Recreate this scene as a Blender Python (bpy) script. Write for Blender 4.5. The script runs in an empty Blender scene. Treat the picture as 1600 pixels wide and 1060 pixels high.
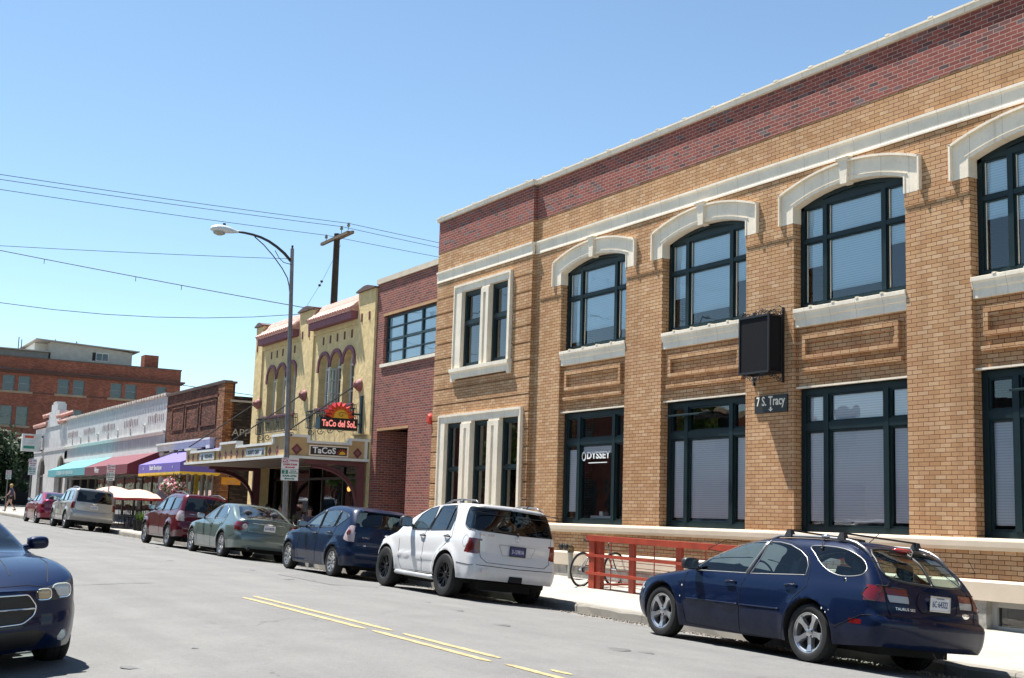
import bpy, bmesh, math, random
from mathutils import Vector, Matrix
from mathutils.bvhtree import BVHTree
import mathutils
rnd = random.Random(7)
SC = bpy.context.scene
COL = SC.collection
PI = math.pi
G = 0.0137                      # the street climbs 1.4 % away from the camera

# ------------------------------------------------------------ camera
YAW, PITCH, ROLL = math.radians(30.143), math.radians(8.112), math.radians(1.808)
def make_camera():
    F = Vector((math.sin(YAW)*math.cos(PITCH), math.cos(YAW)*math.cos(PITCH), math.sin(PITCH)))
    R0 = Vector((math.cos(YAW), -math.sin(YAW), 0)); U0 = R0.cross(F)
    R = R0*math.cos(ROLL)+U0*math.sin(ROLL); U = -R0*math.sin(ROLL)+U0*math.cos(ROLL)
    m = Matrix((R, U, -F)).transposed().to_4x4()
    m.translation = Vector((0, 0, 1.4883))
    cd = bpy.data.cameras.new('camera'); cam = bpy.data.objects.new('camera', cd); COL.objects.link(cam)
    cam.matrix_world = m
    cd.sensor_width = 36; cd.lens = 1972.65/1600*36; cd.clip_end = 3000; cd.clip_start = .05
    SC.camera = cam
make_camera()
# ------------------------------------------------------------ sky, sun, exposure
SUN_EL, SUN_AZ = math.radians(64.5), math.radians(22)     # azimuth from +Y towards -X
w = bpy.data.worlds.new("World"); SC.world = w; w.use_nodes = True
nt = w.node_tree; nt.nodes.clear()
sky = nt.nodes.new('ShaderNodeTexSky'); sky.sky_type = 'NISHITA'; sky.sun_disc = False
sky.sun_elevation = SUN_EL; sky.sun_rotation = -SUN_AZ
sky.altitude = 1400; sky.air_density = 1.0; sky.dust_density = .25; sky.ozone_density = 1.2
bg = nt.nodes.new('ShaderNodeBackground'); bg.inputs[1].default_value = .078
wo = nt.nodes.new('ShaderNodeOutputWorld')
tint = nt.nodes.new('ShaderNodeMix'); tint.data_type = 'RGBA'; tint.blend_type = 'MULTIPLY'; tint.inputs[0].default_value = 1; tint.inputs[7].default_value = (1.0, 1.06, 1.0, 1)
nt.links.new(sky.outputs[0], tint.inputs[6]); nt.links.new(tint.outputs[2], bg.inputs[0]); nt.links.new(bg.outputs[0], wo.inputs[0])
sl = bpy.data.lights.new('sun', 'SUN'); sl.energy = 5.0; sl.angle = math.radians(.53); sl.color = (1, .96, .9)
so = bpy.data.objects.new('sun', sl); COL.objects.link(so)
sdir = Vector((-math.sin(SUN_AZ)*math.cos(SUN_EL), math.cos(SUN_AZ)*math.cos(SUN_EL), math.sin(SUN_EL)))
so.rotation_euler = sdir.to_track_quat('Z', 'Y').to_euler(); so.location = (0, 0, 40)
SC.view_settings.view_transform = 'Standard'; SC.view_settings.look = 'None'
SC.view_settings.exposure = 1.24; SC.view_settings.gamma = 1.0

# ------------------------------------------------------------ materials
MC = {}
class NT:
    def __init__(s, name):
        s.m = bpy.data.materials.new(name); s.m.use_nodes = True; s.t = s.m.node_tree
        s.t.nodes.clear(); s.out = s.n('ShaderNodeOutputMaterial')
    def n(s, typ, **kw):
        x = s.t.nodes.new(typ)
        for k, v in kw.items():
            if k.startswith('i_'):
                k = k[2:]; k = int(k) if k.isdigit() else k
                x.inputs[k].default_value = v
            else: setattr(x, k, v)
        return x
    def l(s, a, b): s.t.links.new(a, b)
def c4(c): return (c[0], c[1], c[2], 1)
def coords(N, obj=True):
    tc = N.n('ShaderNodeTexCoord'); return tc.outputs['Object']
def noise(N, vec, scale, detail=4, rough=.55):
    x = N.n('ShaderNodeTexNoise'); x.inputs['Scale'].default_value = scale
    x.inputs['Detail'].default_value = detail; x.inputs['Roughness'].default_value = rough
    N.l(vec, x.inputs['Vector']); return x.outputs['Fac']
def ramp(N, fac, stops):
    r = N.n('ShaderNodeValToRGB'); cr = r.color_ramp
    while len(cr.elements) < len(stops): cr.elements.new(.5)
    for e, (p, c) in zip(cr.elements, stops): e.position = p; e.color = c4(c)
    N.l(fac, r.inputs[0]); return r.outputs[0]
def mixc(N, fac, a, b, mode='MIX'):
    m = N.n('ShaderNodeMix', data_type='RGBA', blend_type=mode)
    for inp, v in ((0, fac), (6, a), (7, b)):
        if isinstance(v, (int, float)): m.inputs[inp].default_value = v
        elif isinstance(v, tuple): m.inputs[inp].default_value = c4(v)
        else: N.l(v, m.inputs[inp])
    return m.outputs[2]
def math_(N, op, a, b=0.0):
    m = N.n('ShaderNodeMath', operation=op)
    for i, v in enumerate((a, b)):
        if isinstance(v, (int, float)): m.inputs[i].default_value = v
        else: N.l(v, m.inputs[i])
    return m.outputs[0]
def bsdf(N, col, rough=.6, metal=0, coat=0, bump=None, bdist=.01, bstr=.6, spec=.5):
    b = N.n('ShaderNodeBsdfPrincipled')
    if isinstance(col, tuple): b.inputs['Base Color'].default_value = c4(col)
    else: N.l(col, b.inputs['Base Color'])
    if isinstance(rough, (int, float)): b.inputs['Roughness'].default_value = rough
    else: N.l(rough, b.inputs['Roughness'])
    b.inputs['Metallic'].default_value = metal
    b.inputs['Specular IOR Level'].default_value = spec
    b.inputs['Coat Weight'].default_value = coat; b.inputs['Coat Roughness'].default_value = .03
    if bump is not None:
        bp = N.n('ShaderNodeBump'); bp.inputs['Distance'].default_value = bdist; bp.inputs['Strength'].default_value = bstr
        N.l(bump, bp.inputs['Height']); N.l(bp.outputs[0], b.inputs['Normal'])
    return b
def fin(N, b): N.l(b.outputs[0], N.out.inputs[0]); return N.m

def plain(name, col, rough=.6, metal=0, var=.12, scale=3.0, bump=0.0, coat=0, spec=.5, fine=40):
    if name in MC: return MC[name]
    N = NT(name); v = coords(N)
    f = noise(N, v, scale, 5)
    lo = tuple(c*(1-var) for c in col); hi = tuple(min(1, c*(1+var)) for c in col)
    c = ramp(N, f, [(.3, lo), (.7, hi)])
    b = bsdf(N, c, rough, metal, coat, noise(N, v, fine, 3) if bump else None, bump, .7, spec)
    MC[name] = fin(N, b); return N.m

def brick(name, stops, mortar, bw=.2145, bh=.0698, ms=.007, dirt=None, dirtamt=.35, gran=1.0, horiz=True, bstr=.5, offs=.5):
    """bricks laid in (x+y, z); stops = colour ramp over a random value per brick"""
    if name in MC: return MC[name]
    N = NT(name); v = coords(N)
    sp = N.n('ShaderNodeSeparateXYZ'); N.l(v, sp.inputs[0])
    cb = N.n('ShaderNodeCombineXYZ')
    N.l(math_(N, 'ADD', sp.outputs[0], sp.outputs[1]), cb.inputs[0]); N.l(sp.outputs[2], cb.inputs[1])
    wob = noise(N, v, 9, 2)
    bt = N.n('ShaderNodeTexBrick', offset=offs, squash=1.0)
    bt.inputs['Color1'].default_value = (0, 0, 0, 1); bt.inputs['Color2'].default_value = (1, 1, 1, 1)
    bt.inputs['Mortar'].default_value = (.5, .5, .5, 1)
    bt.inputs['Scale'].default_value = 1; bt.inputs['Mortar Size'].default_value = ms
    bt.inputs['Mortar Smooth'].default_value = .25; bt.inputs['Bias'].default_value = 0
    bt.inputs['Brick Width'].default_value = bw; bt.inputs['Row Height'].default_value = bh
    ad = N.n('ShaderNodeVectorMath', operation='MULTIPLY_ADD')
    nv = N.n('ShaderNodeTexNoise'); nv.inputs['Scale'].default_value = 14; N.l(v, nv.inputs['Vector'])
    N.l(nv.outputs['Color'], ad.inputs[0]); ad.inputs[1].default_value = (.006, .006, 0); N.l(cb.outputs[0], ad.inputs[2])
    N.l(ad.outputs[0], bt.inputs['Vector'])
    c = ramp(N, bt.outputs['Color'], stops)
    g = noise(N, v, 60, 4, .7)
    c = mixc(N, .35*gran, c, ramp(N, g, [(.3, (.6, .6, .6)), (.75, (1.4, 1.4, 1.4))]), 'MULTIPLY')
    mp = N.n('ShaderNodeMapping'); mp.inputs['Scale'].default_value = (2.2, 2.2, .16); N.l(v, mp.inputs[0])
    stk = noise(N, mp.outputs[0], 1.0, 6, .65)
    c = mixc(N, .55, c, ramp(N, stk, [(.36, (.72, .70, .68)), (.52, (1.05, 1.05, 1.05))]), 'MULTIPLY')
    big = noise(N, v, .55, 5, .6)
    c = mixc(N, dirtamt, c, ramp(N, big, [(.32, (.55, .5, .47)), (.6, (1.15, 1.15, 1.15))]), 'MULTIPLY')
    if dirt:
        d2 = noise(N, v, 1.7, 6, .7)
        c = mixc(N, ramp(N, d2, [(.52, (0, 0, 0)), (.72, (.7, .7, .7))]), c, dirt)
    mc = mixc(N, .5, mortar, ramp(N, g, [(.3, tuple(x*.6 for x in mortar)), (.7, tuple(x*1.3 for x in mortar))]))
    c = mixc(N, bt.outputs['Fac'], c, mc)
    h = math_(N, 'ADD', math_(N, 'SUBTRACT', 1.0, bt.outputs['Fac']), math_(N, 'MULTIPLY', g, .35))
    b = bsdf(N, c, .85, bump=h, bdist=.006, bstr=bstr, spec=.25)
    MC[name] = fin(N, b); return N.m

def glass(name, tint=(.55, .65, .62), trans=.75, ior=1.5, rough=.01, gl=1.0):
    """thin pane: tinted see-through with fresnel mirror reflection, slightly wavy"""
    if name in MC: return MC[name]
    N = NT(name); v = coords(N)
    tr = N.n('ShaderNodeBsdfTransparent'); tr.inputs[0].default_value = c4(tuple(t*trans for t in tint))
    g = N.n('ShaderNodeBsdfGlossy'); g.inputs['Roughness'].default_value = rough; g.inputs[0].default_value = (gl, gl, gl, 1)
    bp = N.n('ShaderNodeBump'); bp.inputs['Strength'].default_value = .12; bp.inputs['Distance'].default_value = .03
    N.l(noise(N, v, 1.3, 2), bp.inputs['Height']); N.l(bp.outputs[0], g.inputs['Normal'])
    fr = N.n('ShaderNodeFresnel'); fr.inputs['IOR'].default_value = ior
    mx = N.n('ShaderNodeMixShader'); N.l(math_(N, 'MINIMUM', math_(N, 'MULTIPLY', fr.outputs[0], 2.0), 1.0), mx.inputs[0])
    N.l(tr.outputs[0], mx.inputs[1]); N.l(g.outputs[0], mx.inputs[2])
    N.l(mx.outputs[0], N.out.inputs[0]); MC[name] = N.m; return N.m

def paint(name, col, metal=.45, rough=.35, coat=1.0, inner=(.03, .03, .03), dirt=.25, dust=(.25, .23, .2)):
    if name in MC: return MC[name]
    N = NT(name); v = coords(N)
    fl = noise(N, v, 900, 1)
    c = mixc(N, .3, col, ramp(N, fl, [(.35, tuple(x*.7 for x in col)), (.7, tuple(min(1, x*1.5) for x in col))]))
    sp = N.n('ShaderNodeSeparateXYZ'); N.l(v, sp.inputs[0])
    low = ramp(N, sp.outputs[2], [(.2, (1, 1, 1)), (.62, (0, 0, 0))])
    dn = ramp(N, noise(N, v, 5, 6, .7), [(.45, (0, 0, 0)), (.75, (dirt, dirt, dirt))])
    dl = mixc(N, 1.0, low, dn, 'MULTIPLY')
    c = mixc(N, dl, c, dust)
    b = bsdf(N, c, rough, metal, coat, spec=.1)
    b.inputs['Coat IOR'].default_value = 1.5 if coat == 1.0 else 1.4
    ib = bsdf(N, inner, .8)
    geo = N.n('ShaderNodeNewGeometry'); mx = N.n('ShaderNodeMixShader')
    N.l(geo.outputs['Backfacing'], mx.inputs[0]); N.l(b.outputs[0], mx.inputs[1]); N.l(ib.outputs[0], mx.inputs[2])
    N.l(mx.outputs[0], N.out.inputs[0]); MC[name] = N.m; return N.m

# ------------------------------------------------------------ objects
OFF = {}
def tagset(o, label=None, cat=None, group=None, kind=None):
    if label: o['label'] = label
    if cat: o['category'] = cat
    if group: o['group'] = group
    if kind: o['kind'] = kind
    return o
def thing(name, loc, label, cat, group=None, rot=None, local=False):
    o = bpy.data.objects.new(name, None); COL.objects.link(o); o.location = loc
    o.empty_display_size = .3
    if rot: o.rotation_euler = rot
    OFF[o] = Vector((0, 0, 0)) if local else Vector(loc)
    return tagset(o, label, cat, group)
class MB:
    def __init__(s): s.b = bmesh.new()
    def face(s, pts):
        vs = [s.b.verts.new(p) for p in pts]
        try: return s.b.faces.new(vs)
        except ValueError: return None
    def box(s, x0, x1, y0, y1, z0, z1):
        if x0 > x1: x0, x1 = x1, x0
        if y0 > y1: y0, y1 = y1, y0
        if z0 > z1: z0, z1 = z1, z0
        v = [s.b.verts.new((x, y, z)) for x in (x0, x1) for y in (y0, y1) for z in (z0, z1)]
        for f in ((0, 1, 3, 2), (4, 6, 7, 5), (0, 4, 5, 1), (2, 3, 7, 6), (0, 2, 6, 4), (1, 5, 7, 3)):
            s.b.faces.new([v[i] for i in f])
        return s
    def hexa(s, p):   # 8 points: bottom 4 ccw, top 4 ccw
        v = [s.b.verts.new(q) for q in p]
        for f in ((3, 2, 1, 0), (4, 5, 6, 7), (0, 1, 5, 4), (1, 2, 6, 5), (2, 3, 7, 6), (3, 0, 4, 7)):
            s.b.faces.new([v[i] for i in f])
        return s
    def prism(s, poly, axis, a, b, cap=True):
        """poly 2D, extruded along axis from a to b. axis x: poly=(y,z); y: (x,z); z: (x,y)"""
        def P(q, t):
            return {'x': (t, q[0], q[1]), 'y': (q[0], t, q[1]), 'z': (q[0], q[1], t)}[axis]
        A = [s.b.verts.new(P(q, a)) for q in poly]; B = [s.b.verts.new(P(q, b)) for q in poly]
        n = len(poly); fs = []
        for i in range(n): fs.append(s.b.faces.new((A[i], A[(i+1) % n], B[(i+1) % n], B[i])))
        if cap: fs.append(s.b.faces.new(A[::-1])); fs.append(s.b.faces.new(B))
        bmesh.ops.recalc_face_normals(s.b, faces=fs)
        return s
    def strip(s, A, B, closed=False):
        n = len(A); a = [s.b.verts.new(p) for p in A]; b = [s.b.verts.new(p) for p in B]
        for i in range(n if closed else n-1):
            j = (i+1) % n; s.b.faces.new((a[i], a[j], b[j], b[i]))
        return s
    def tube(s, pts, r, n=8, cap=True, closed=False):
        pts = [Vector(p) for p in pts]; rings = []; N = len(pts)
        rr = r if isinstance(r, (list, tuple)) else [r]*N
        prev = None
        for i, p in enumerate(pts):
            if closed: d = pts[(i+1) % N]-pts[(i-1) % N]
            else: d = pts[min(i+1, N-1)]-pts[max(i-1, 0)]
            if d.length < 1e-9: d = Vector((0, 0, 1))
            d.normalize()
            if prev is None:
                a = d.orthogonal().normalized()
            else:
                a = prev-d*prev.dot(d)
                a = a.normalized() if a.length > 1e-6 else d.orthogonal().normalized()
            prev = a; b = d.cross(a)
            rings.append([s.b.verts.new(p+(a*math.cos(t)+b*math.sin(t))*rr[i]) for t in [2*PI*k/n for k in range(n)]])
        for i in range(N if closed else N-1):
            A, B = rings[i], rings[(i+1) % N]
            for k in range(n): s.b.faces.new((A[k], A[(k+1) % n], B[(k+1) % n], B[k]))
        if cap and not closed: s.b.faces.new(rings[0][::-1]); s.b.faces.new(rings[-1])
        return s
    def lathe(s, prof, n=24, axis='z', c=(0, 0, 0), closed=False):
        """prof list (r, h)"""
        c = Vector(c); rings = []
        for r, h in prof:
            ring = []
            for k in range(n):
                t = 2*PI*k/n; u, v = r*math.cos(t), r*math.sin(t)
                q = {'z': (u, v, h), 'x': (h, u, v), 'y': (u, h, v)}[axis]
                ring.append(s.b.verts.new(c+Vector(q)))
            rings.append(ring)
        m = len(rings)
        for i in range(m if closed else m-1):
            A, B = rings[i], rings[(i+1) % m]
            for k in range(n):
                try: s.b.faces.new((A[k], A[(k+1) % n], B[(k+1) % n], B[k]))
                except ValueError: pass
        return s
    def ball(s, c, r, sub=2, sc=(1, 1, 1)):
        ret = bmesh.ops.create_icosphere(s.b, subdivisions=sub, radius=r)
        for v in ret['verts']: v.co = Vector((v.co.x*sc[0], v.co.y*sc[1], v.co.z*sc[2]))+Vector(c)
        return s
    def build(s, name, m, parent=None, smooth=False, bevel=0, label=None, cat=None, group=None, kind=None, at=None, autos=None, clean=False, rec=False, split=False):
        if clean: bmesh.ops.remove_doubles(s.b, verts=s.b.verts, dist=1e-5)
        if split:
            seen = set(); isl = []
            for v0 in s.b.verts:
                if v0 in seen: continue
                st = [v0]; seen.add(v0); cur = []
                while st:
                    v = st.pop(); cur.append(v)
                    for e in v.link_edges:
                        q = e.other_vert(v)
                        if q not in seen: seen.add(q); st.append(q)
                isl.append(cur)
            outs = []
            for cur in isl:
                n = MB(); mp = {v: n.b.verts.new(v.co) for v in cur}
                for f in {f for v in cur for f in v.link_faces}: n.b.faces.new([mp[v] for v in f.verts])
                outs.append(n.build(name, m, parent, smooth, bevel, label, cat, group, kind, at, autos, False, rec))
            s.b.free(); return outs[0]
        if bevel:
            bmesh.ops.bevel(s.b, geom=[e for e in s.b.edges if len(e.link_faces) == 2 and e.calc_face_angle(0) > .6], offset=bevel, segments=2, affect='EDGES', profile=.5, clamp_overlap=True)
        if rec: bmesh.ops.recalc_face_normals(s.b, faces=s.b.faces)
        off = OFF[parent] if parent is not None else (Vector(at) if at else Vector((0, 0, 0)))
        if off.length: bmesh.ops.translate(s.b, verts=s.b.verts, vec=-off)
        me = bpy.data.meshes.new(name); s.b.to_mesh(me); s.b.free()
        if smooth:
            for p in me.polygons: p.use_smooth = True
            if autos: me.set_sharp_from_angle(angle=autos)
        o = bpy.data.objects.new(name, me); COL.objects.link(o)
        for mm in (m if isinstance(m, (list, tuple)) else [m]): me.materials.append(mm)
        if parent is not None: o.parent = parent
        elif at: o.location = at
        OFF[o] = off
        return tagset(o, label, cat, group, kind)

def text_mesh(txt, size, extrude=.002, bold=0, align='CENTER', space=1.0):
    cu = bpy.data.curves.new('lettering', 'FONT'); cu.body = txt; cu.size = size; cu.extrude = extrude
    cu.align_x = align; cu.align_y = 'CENTER'; cu.offset = bold; cu.space_character = space; cu.resolution_u = 3
    o = bpy.data.objects.new('tmp', cu); COL.objects.link(o)
    bpy.context.view_layer.update()
    me = bpy.data.meshes.new_from_object(o.evaluated_get(bpy.context.evaluated_depsgraph_get()))
    bpy.data.objects.remove(o); bpy.data.curves.remove(cu)
    return me
def lettering(txt, size, origin, xdir, ydir, m, parent, bold=0, extrude=.002, align='CENTER', width=None, name='lettering', space=1.0, sx=1):
    """places text with its reading direction along xdir; origin is in the frame of the other parts"""
    me = text_mesh(txt, size, extrude, bold, align, space)
    X = Vector(xdir).normalized(); Y = Vector(ydir).normalized(); Z = X.cross(Y)
    if width:
        xs = [v.co.x for v in me.vertices]
        if xs: sx = width/max(1e-6, max(xs)-min(xs))
    M = Matrix((X, Y, Z)).transposed()
    off = OFF[parent]; o3 = Vector(origin)-off
    for v in me.vertices: v.co = M @ Vector((v.co.x*sx, v.co.y, v.co.z))+o3
    me.materials.clear(); me.materials.append(m); me.name = name
    o = bpy.data.objects.new(name, me); COL.objects.link(o); o.parent = parent; OFF[o] = off
    return o
def dup_thing(root, loc, label=None, rotz=None, scale=None):
    def cp(o, par):
        c = o.copy(); COL.objects.link(c); c.parent = par; OFF[c] = OFF[o]
        for ch in list(o.children): cp(ch, c)
        return c
    r = cp(root, None); r.location = loc
    if rotz is not None: r.rotation_euler = (r.rotation_euler[0], r.rotation_euler[1], rotz)
    if scale: r.scale = scale
    if label: r['label'] = label
    return r
def lerp(a, b, t): return a+(b-a)*t
def pchip(pts):
    pts = sorted(pts); xs = [p[0] for p in pts]; ys = [p[1] for p in pts]; n = len(xs)
    h = [xs[i+1]-xs[i] for i in range(n-1)]; d = [(ys[i+1]-ys[i])/h[i] for i in range(n-1)]
    m = [0]*n
    if n == 2: m = [d[0], d[0]]
    else:
        for i in range(1, n-1):
            if d[i-1]*d[i] <= 0: m[i] = 0
            else:
                w1 = 2*h[i]+h[i-1]; w2 = h[i]+2*h[i-1]; m[i] = (w1+w2)/(w1/d[i-1]+w2/d[i])
        m[0] = d[0]; m[-1] = d[-1]
    def f(x):
        if x <= xs[0]: return ys[0]
        if x >= xs[-1]: return ys[-1]
        i = 0
        while x > xs[i+1]: i += 1
        t = (x-xs[i])/h[i]; t2 = t*t; t3 = t2*t
        return ys[i]*(2*t3-3*t2+1)+h[i]*m[i]*(t3-2*t2+t)+ys[i+1]*(-2*t3+3*t2)+h[i]*m[i+1]*(t3-t2)
    return f
# ============================================================ ground, road, pavements
XK, XF = 12.28, 15.65
def base(y): return G*(min(y, 100)-12)
def gz(x, y):
    b = base(y)
    if x < -.02: return b-.05+max(-.1, .01*x)
    if x <= XK: return b+.15-.0087*(x-6.2)**2
    return b-.02+.036*min(x-XK, 3.4)
def asphalt_mat():
    N = NT('asphalt'); v = coords(N)
    f1 = noise(N, v, 120, 3, .8); f2 = noise(N, v, 1.1, 5, .6); f3 = noise(N, v, 14, 4, .6)
    c = ramp(N, f1, [(.28, (.082, .082, .080)), (.5, (.158, .157, .152)), (.74, (.25, .248, .24))])
    c = mixc(N, .55, c, ramp(N, f2, [(.3, (.82, .82, .82)), (.7, (1.14, 1.14, 1.13))]), 'MULTIPLY')
    c = mixc(N, .4, c, ramp(N, f3, [(.35, (.86, .86, .86)), (.65, (1.1, 1.1, 1.1))]), 'MULTIPLY')
    mp = N.n('ShaderNodeMapping'); mp.inputs['Scale'].default_value = (1.6, .05, 1); N.l(v, mp.inputs[0])
    st = noise(N, mp.outputs[0], 1.0, 4, .6)
    c = mixc(N, .6, c, ramp(N, st, [(.35, (.86, .86, .865)), (.62, (1.07, 1.07, 1.06))]), 'MULTIPLY')
    vo = N.n('ShaderNodeTexVoronoi', feature='DISTANCE_TO_EDGE'); vo.inputs['Scale'].default_value = .16
    ad = N.n('ShaderNodeVectorMath', operation='MULTIPLY_ADD'); nv = N.n('ShaderNodeTexNoise'); nv.inputs['Scale'].default_value = 1.3; nv.inputs['Detail'].default_value = 6
    N.l(v, nv.inputs['Vector']); N.l(nv.outputs['Color'], ad.inputs[0]); ad.inputs[1].default_value = (1.6, 1.6, 0); N.l(v, ad.inputs[2]); N.l(ad.outputs[0], vo.inputs['Vector'])
    cr = ramp(N, vo.outputs['Distance'], [(0, (.6, .6, .6)), (.0022, (0, 0, 0))])
    cr = mixc(N, 1, cr, ramp(N, noise(N, v, .5, 3), [(.5, (0, 0, 0)), (.62, (1, 1, 1))]), 'MULTIPLY')
    c = mixc(N, cr, c, (.07, .07, .068))
    sx = N.n('ShaderNodeSeparateXYZ'); N.l(v, sx.inputs[0])
    gut = ramp(N, math_(N, 'ADD', math_(N, 'DIVIDE', sx.outputs[0], 20), math_(N, 'MULTIPLY', math_(N, 'SUBTRACT', f2, .5), .06)), [(.575, (0, 0, 0)), (.6, (.75, .75, .75))])
    c = mixc(N, mixc(N, 1, gut, ramp(N, f3, [(.3, (.3, .3, .3)), (.7, (1, 1, 1))]), 'MULTIPLY'), c, (.27, .25, .22))
    return fin(N, bsdf(N, c, .9, bump=f1, bdist=.006, bstr=.5, spec=.3))
def concrete_mat(name, col, joint=1.52, jx=0.0, dark=.3, two=True):
    N = NT(name); v = coords(N)
    f1 = noise(N, v, 90, 3, .75); f2 = noise(N, v, .9, 6, .6); f3 = noise(N, v, 7, 5, .65)
    c = ramp(N, f1, [(.3, tuple(x*.84 for x in col)), (.7, tuple(min(1, x*1.1) for x in col))])
    c = mixc(N, .6, c, ramp(N, f2, [(.33, (.8, .78, .74)), (.6, (1.08, 1.08, 1.08))]), 'MULTIPLY')
    c = mixc(N, .4, c, ramp(N, f3, [(.33, (.82, .8, .77)), (.6, (1.06, 1.06, 1.06))]), 'MULTIPLY')
    vo = N.n('ShaderNodeTexVoronoi'); vo.inputs['Scale'].default_value = 2.6; N.l(v, vo.inputs['Vector'])
    c = mixc(N, ramp(N, vo.outputs['Distance'], [(.05, (.55, .55, .55)), (.075, (0, 0, 0))]), c, (.16, .15, .13))
    sx = N.n('ShaderNodeSeparateXYZ'); N.l(v, sx.inputs[0])
    ed = ramp(N, math_(N, 'ADD', math_(N, 'DIVIDE', sx.outputs[0], 20), math_(N, 'MULTIPLY', math_(N, 'SUBTRACT', f3, .5), .05)), [(.612, (.6, .6, .6)), (.634, (0, 0, 0))])
    c = mixc(N, ed, c, (.20, .185, .16))
    j = math_(N, 'LESS_THAN', math_(N, 'ABSOLUTE', math_(N, 'SUBTRACT', math_(N, 'FRACT', math_(N, 'DIVIDE', sx.outputs[1], joint)), .5)), .006)
    if two:
        k = math_(N, 'LESS_THAN', math_(N, 'ABSOLUTE', math_(N, 'SUBTRACT', sx.outputs[0], 14.0)), .008)
        j = math_(N, 'MAXIMUM', j, k)
    c = mixc(N, math_(N, 'MULTIPLY', j, .6), c, (.12, .11, .1))
    return fin(N, bsdf(N, c, .88, bump=f1, bdist=.003, bstr=.4, spec=.3))
M_ASPH = asphalt_mat()
M_WALK = concrete_mat('sidewalk_concrete', (.36, .345, .31))
M_KERB = concrete_mat('kerb_concrete', (.26, .245, .215), joint=3.04, two=False)
M_YEL = plain('yellow_paint', (.37, .285, .135), .85, var=.35, scale=18, fine=200, bump=.001)
def sheet(name, xs, ys, zf, mat, kind='structure', jit=None):
    m = MB(); vs = [[m.b.verts.new((x, y, zf(x, y))) for x in xs] for y in ys]
    for i in range(len(ys)-1):
        for j in range(len(xs)-1): m.b.faces.new((vs[i][j], vs[i][j+1], vs[i+1][j+1], vs[i+1][j]))
    return m.build(name, mat, smooth=True, kind=kind)
YS = [-30, -15, -5, 0]+[y*2.0 for y in range(1, 46)]
def fr(a, b, n): return [a+(b-a)*i/n for i in range(n+1)]
sheet('road', fr(-.02, XK, 24), YS, gz, M_ASPH)
sheet('cross_street', fr(-60, 70, 20), fr(90, 106, 4), lambda x, y: base(y)+.02 if y > 90.5 else base(y)-.01, M_ASPH)
sheet('ground', [-900, -60, -1.8, 40, 900], [-300, -30, 100, 140, 1500], lambda x, y: base(y)-.45 if y < 1000 else base(100)-.45, plain('dry_ground', (.22, .2, .16), .95, var=.3, scale=.2))
sheet('sidewalk', fr(XK+.16, XF+.4, 6), [-20, 0]+[y*3.0 for y in range(1, 31)], lambda x, y: gz(x, y), M_WALK)
m = MB()          # kerb: worn, slightly uneven nose
rk = random.Random(3)
prof = [(-.02, -.16), (0.0, -.045), (.03, -.012), (.165, -.006)]
ys = fr(-20, 90, 330); rows = []
for y in ys:
    a = rk.uniform(-.014, .014); b = rk.uniform(-.02, .008)
    rows.append([m.b.verts.new((XK+u+(a if k in (1, 2) else 0), y, gz(XK+.01, y)*0+base(y)-.02+(v+.02 if k else v-.02)+(b if k in (1, 2) else 0))) for k, (u, v) in enumerate(prof)])
for i in range(len(rows)-1):
    for k in range(3): m.b.faces.new((rows[i][k], rows[i][k+1], rows[i+1][k+1], rows[i+1][k]))
m.build('kerb', M_KERB, kind='structure', rec=True)
# far corner pavement and near-side pavement
sheet('far_sidewalk', fr(12.3, 60, 8), fr(106, 117.7, 4), lambda x, y: base(y)+.12, M_WALK)
m = MB(); m.box(12.28, 60, 105.85, 106, base(100)-.1, base(100)+.118); m.build('kerb', M_KERB, kind='structure')
m = MB(); m.box(-.2, -.02, -20, 90, -.8, -.79)
m.b.free()
sheet('near_sidewalk', [-3.2, -1.6, -.17], YS, lambda x, y: base(y)-.02, M_WALK)
m = MB(); rows = []
for y in YS: rows.append([m.b.verts.new(p) for p in ((-.17, y, base(y)-.018), (-.02, y, base(y)-.022), (-.005, y, base(y)-.2))])
for i in range(len(rows)-1):
    for k in range(2): m.b.faces.new((rows[i][k], rows[i][k+1], rows[i+1][k+1], rows[i+1][k]))
m.build('kerb', M_KERB, kind='structure', rec=True)
# double yellow line, hand-painted runs with breaks
def stripe(m, x0, y0, y1, w=.088):
    ys = fr(y0, y1, max(4, int(abs(y1-y0)/.12))); r = random.Random(int(y0*100)); A = []; B = []
    for i, y in enumerate(ys):
        e = 1 if 1 < i < len(ys)-2 else (.35 if i in (0, len(ys)-1) else .8)
        x = x0+.02*math.sin(y*.5)+r.uniform(-.006, .006)
        A.append((x-w/2*e+r.uniform(-.004, .004), y, gz(x, y)+.005)); B.append((x+w/2*e+r.uniform(-.004, .004), y, gz(x, y)+.005))
    m.strip(A, B)
m = MB()
for x, y0, y1 in ((6.13, 18.15, 13.75), (6.36, 18.35, 13.5), (6.14, 13.55, 10.75), (6.36, 13.2, 10.95), (6.19, 10.55, 4), (6.41, 10.1, 9.75), (6.42, 9.5, 4)):
    stripe(m, x, y0, y1)
m.build('road_marking', M_YEL, kind='structure')
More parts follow.
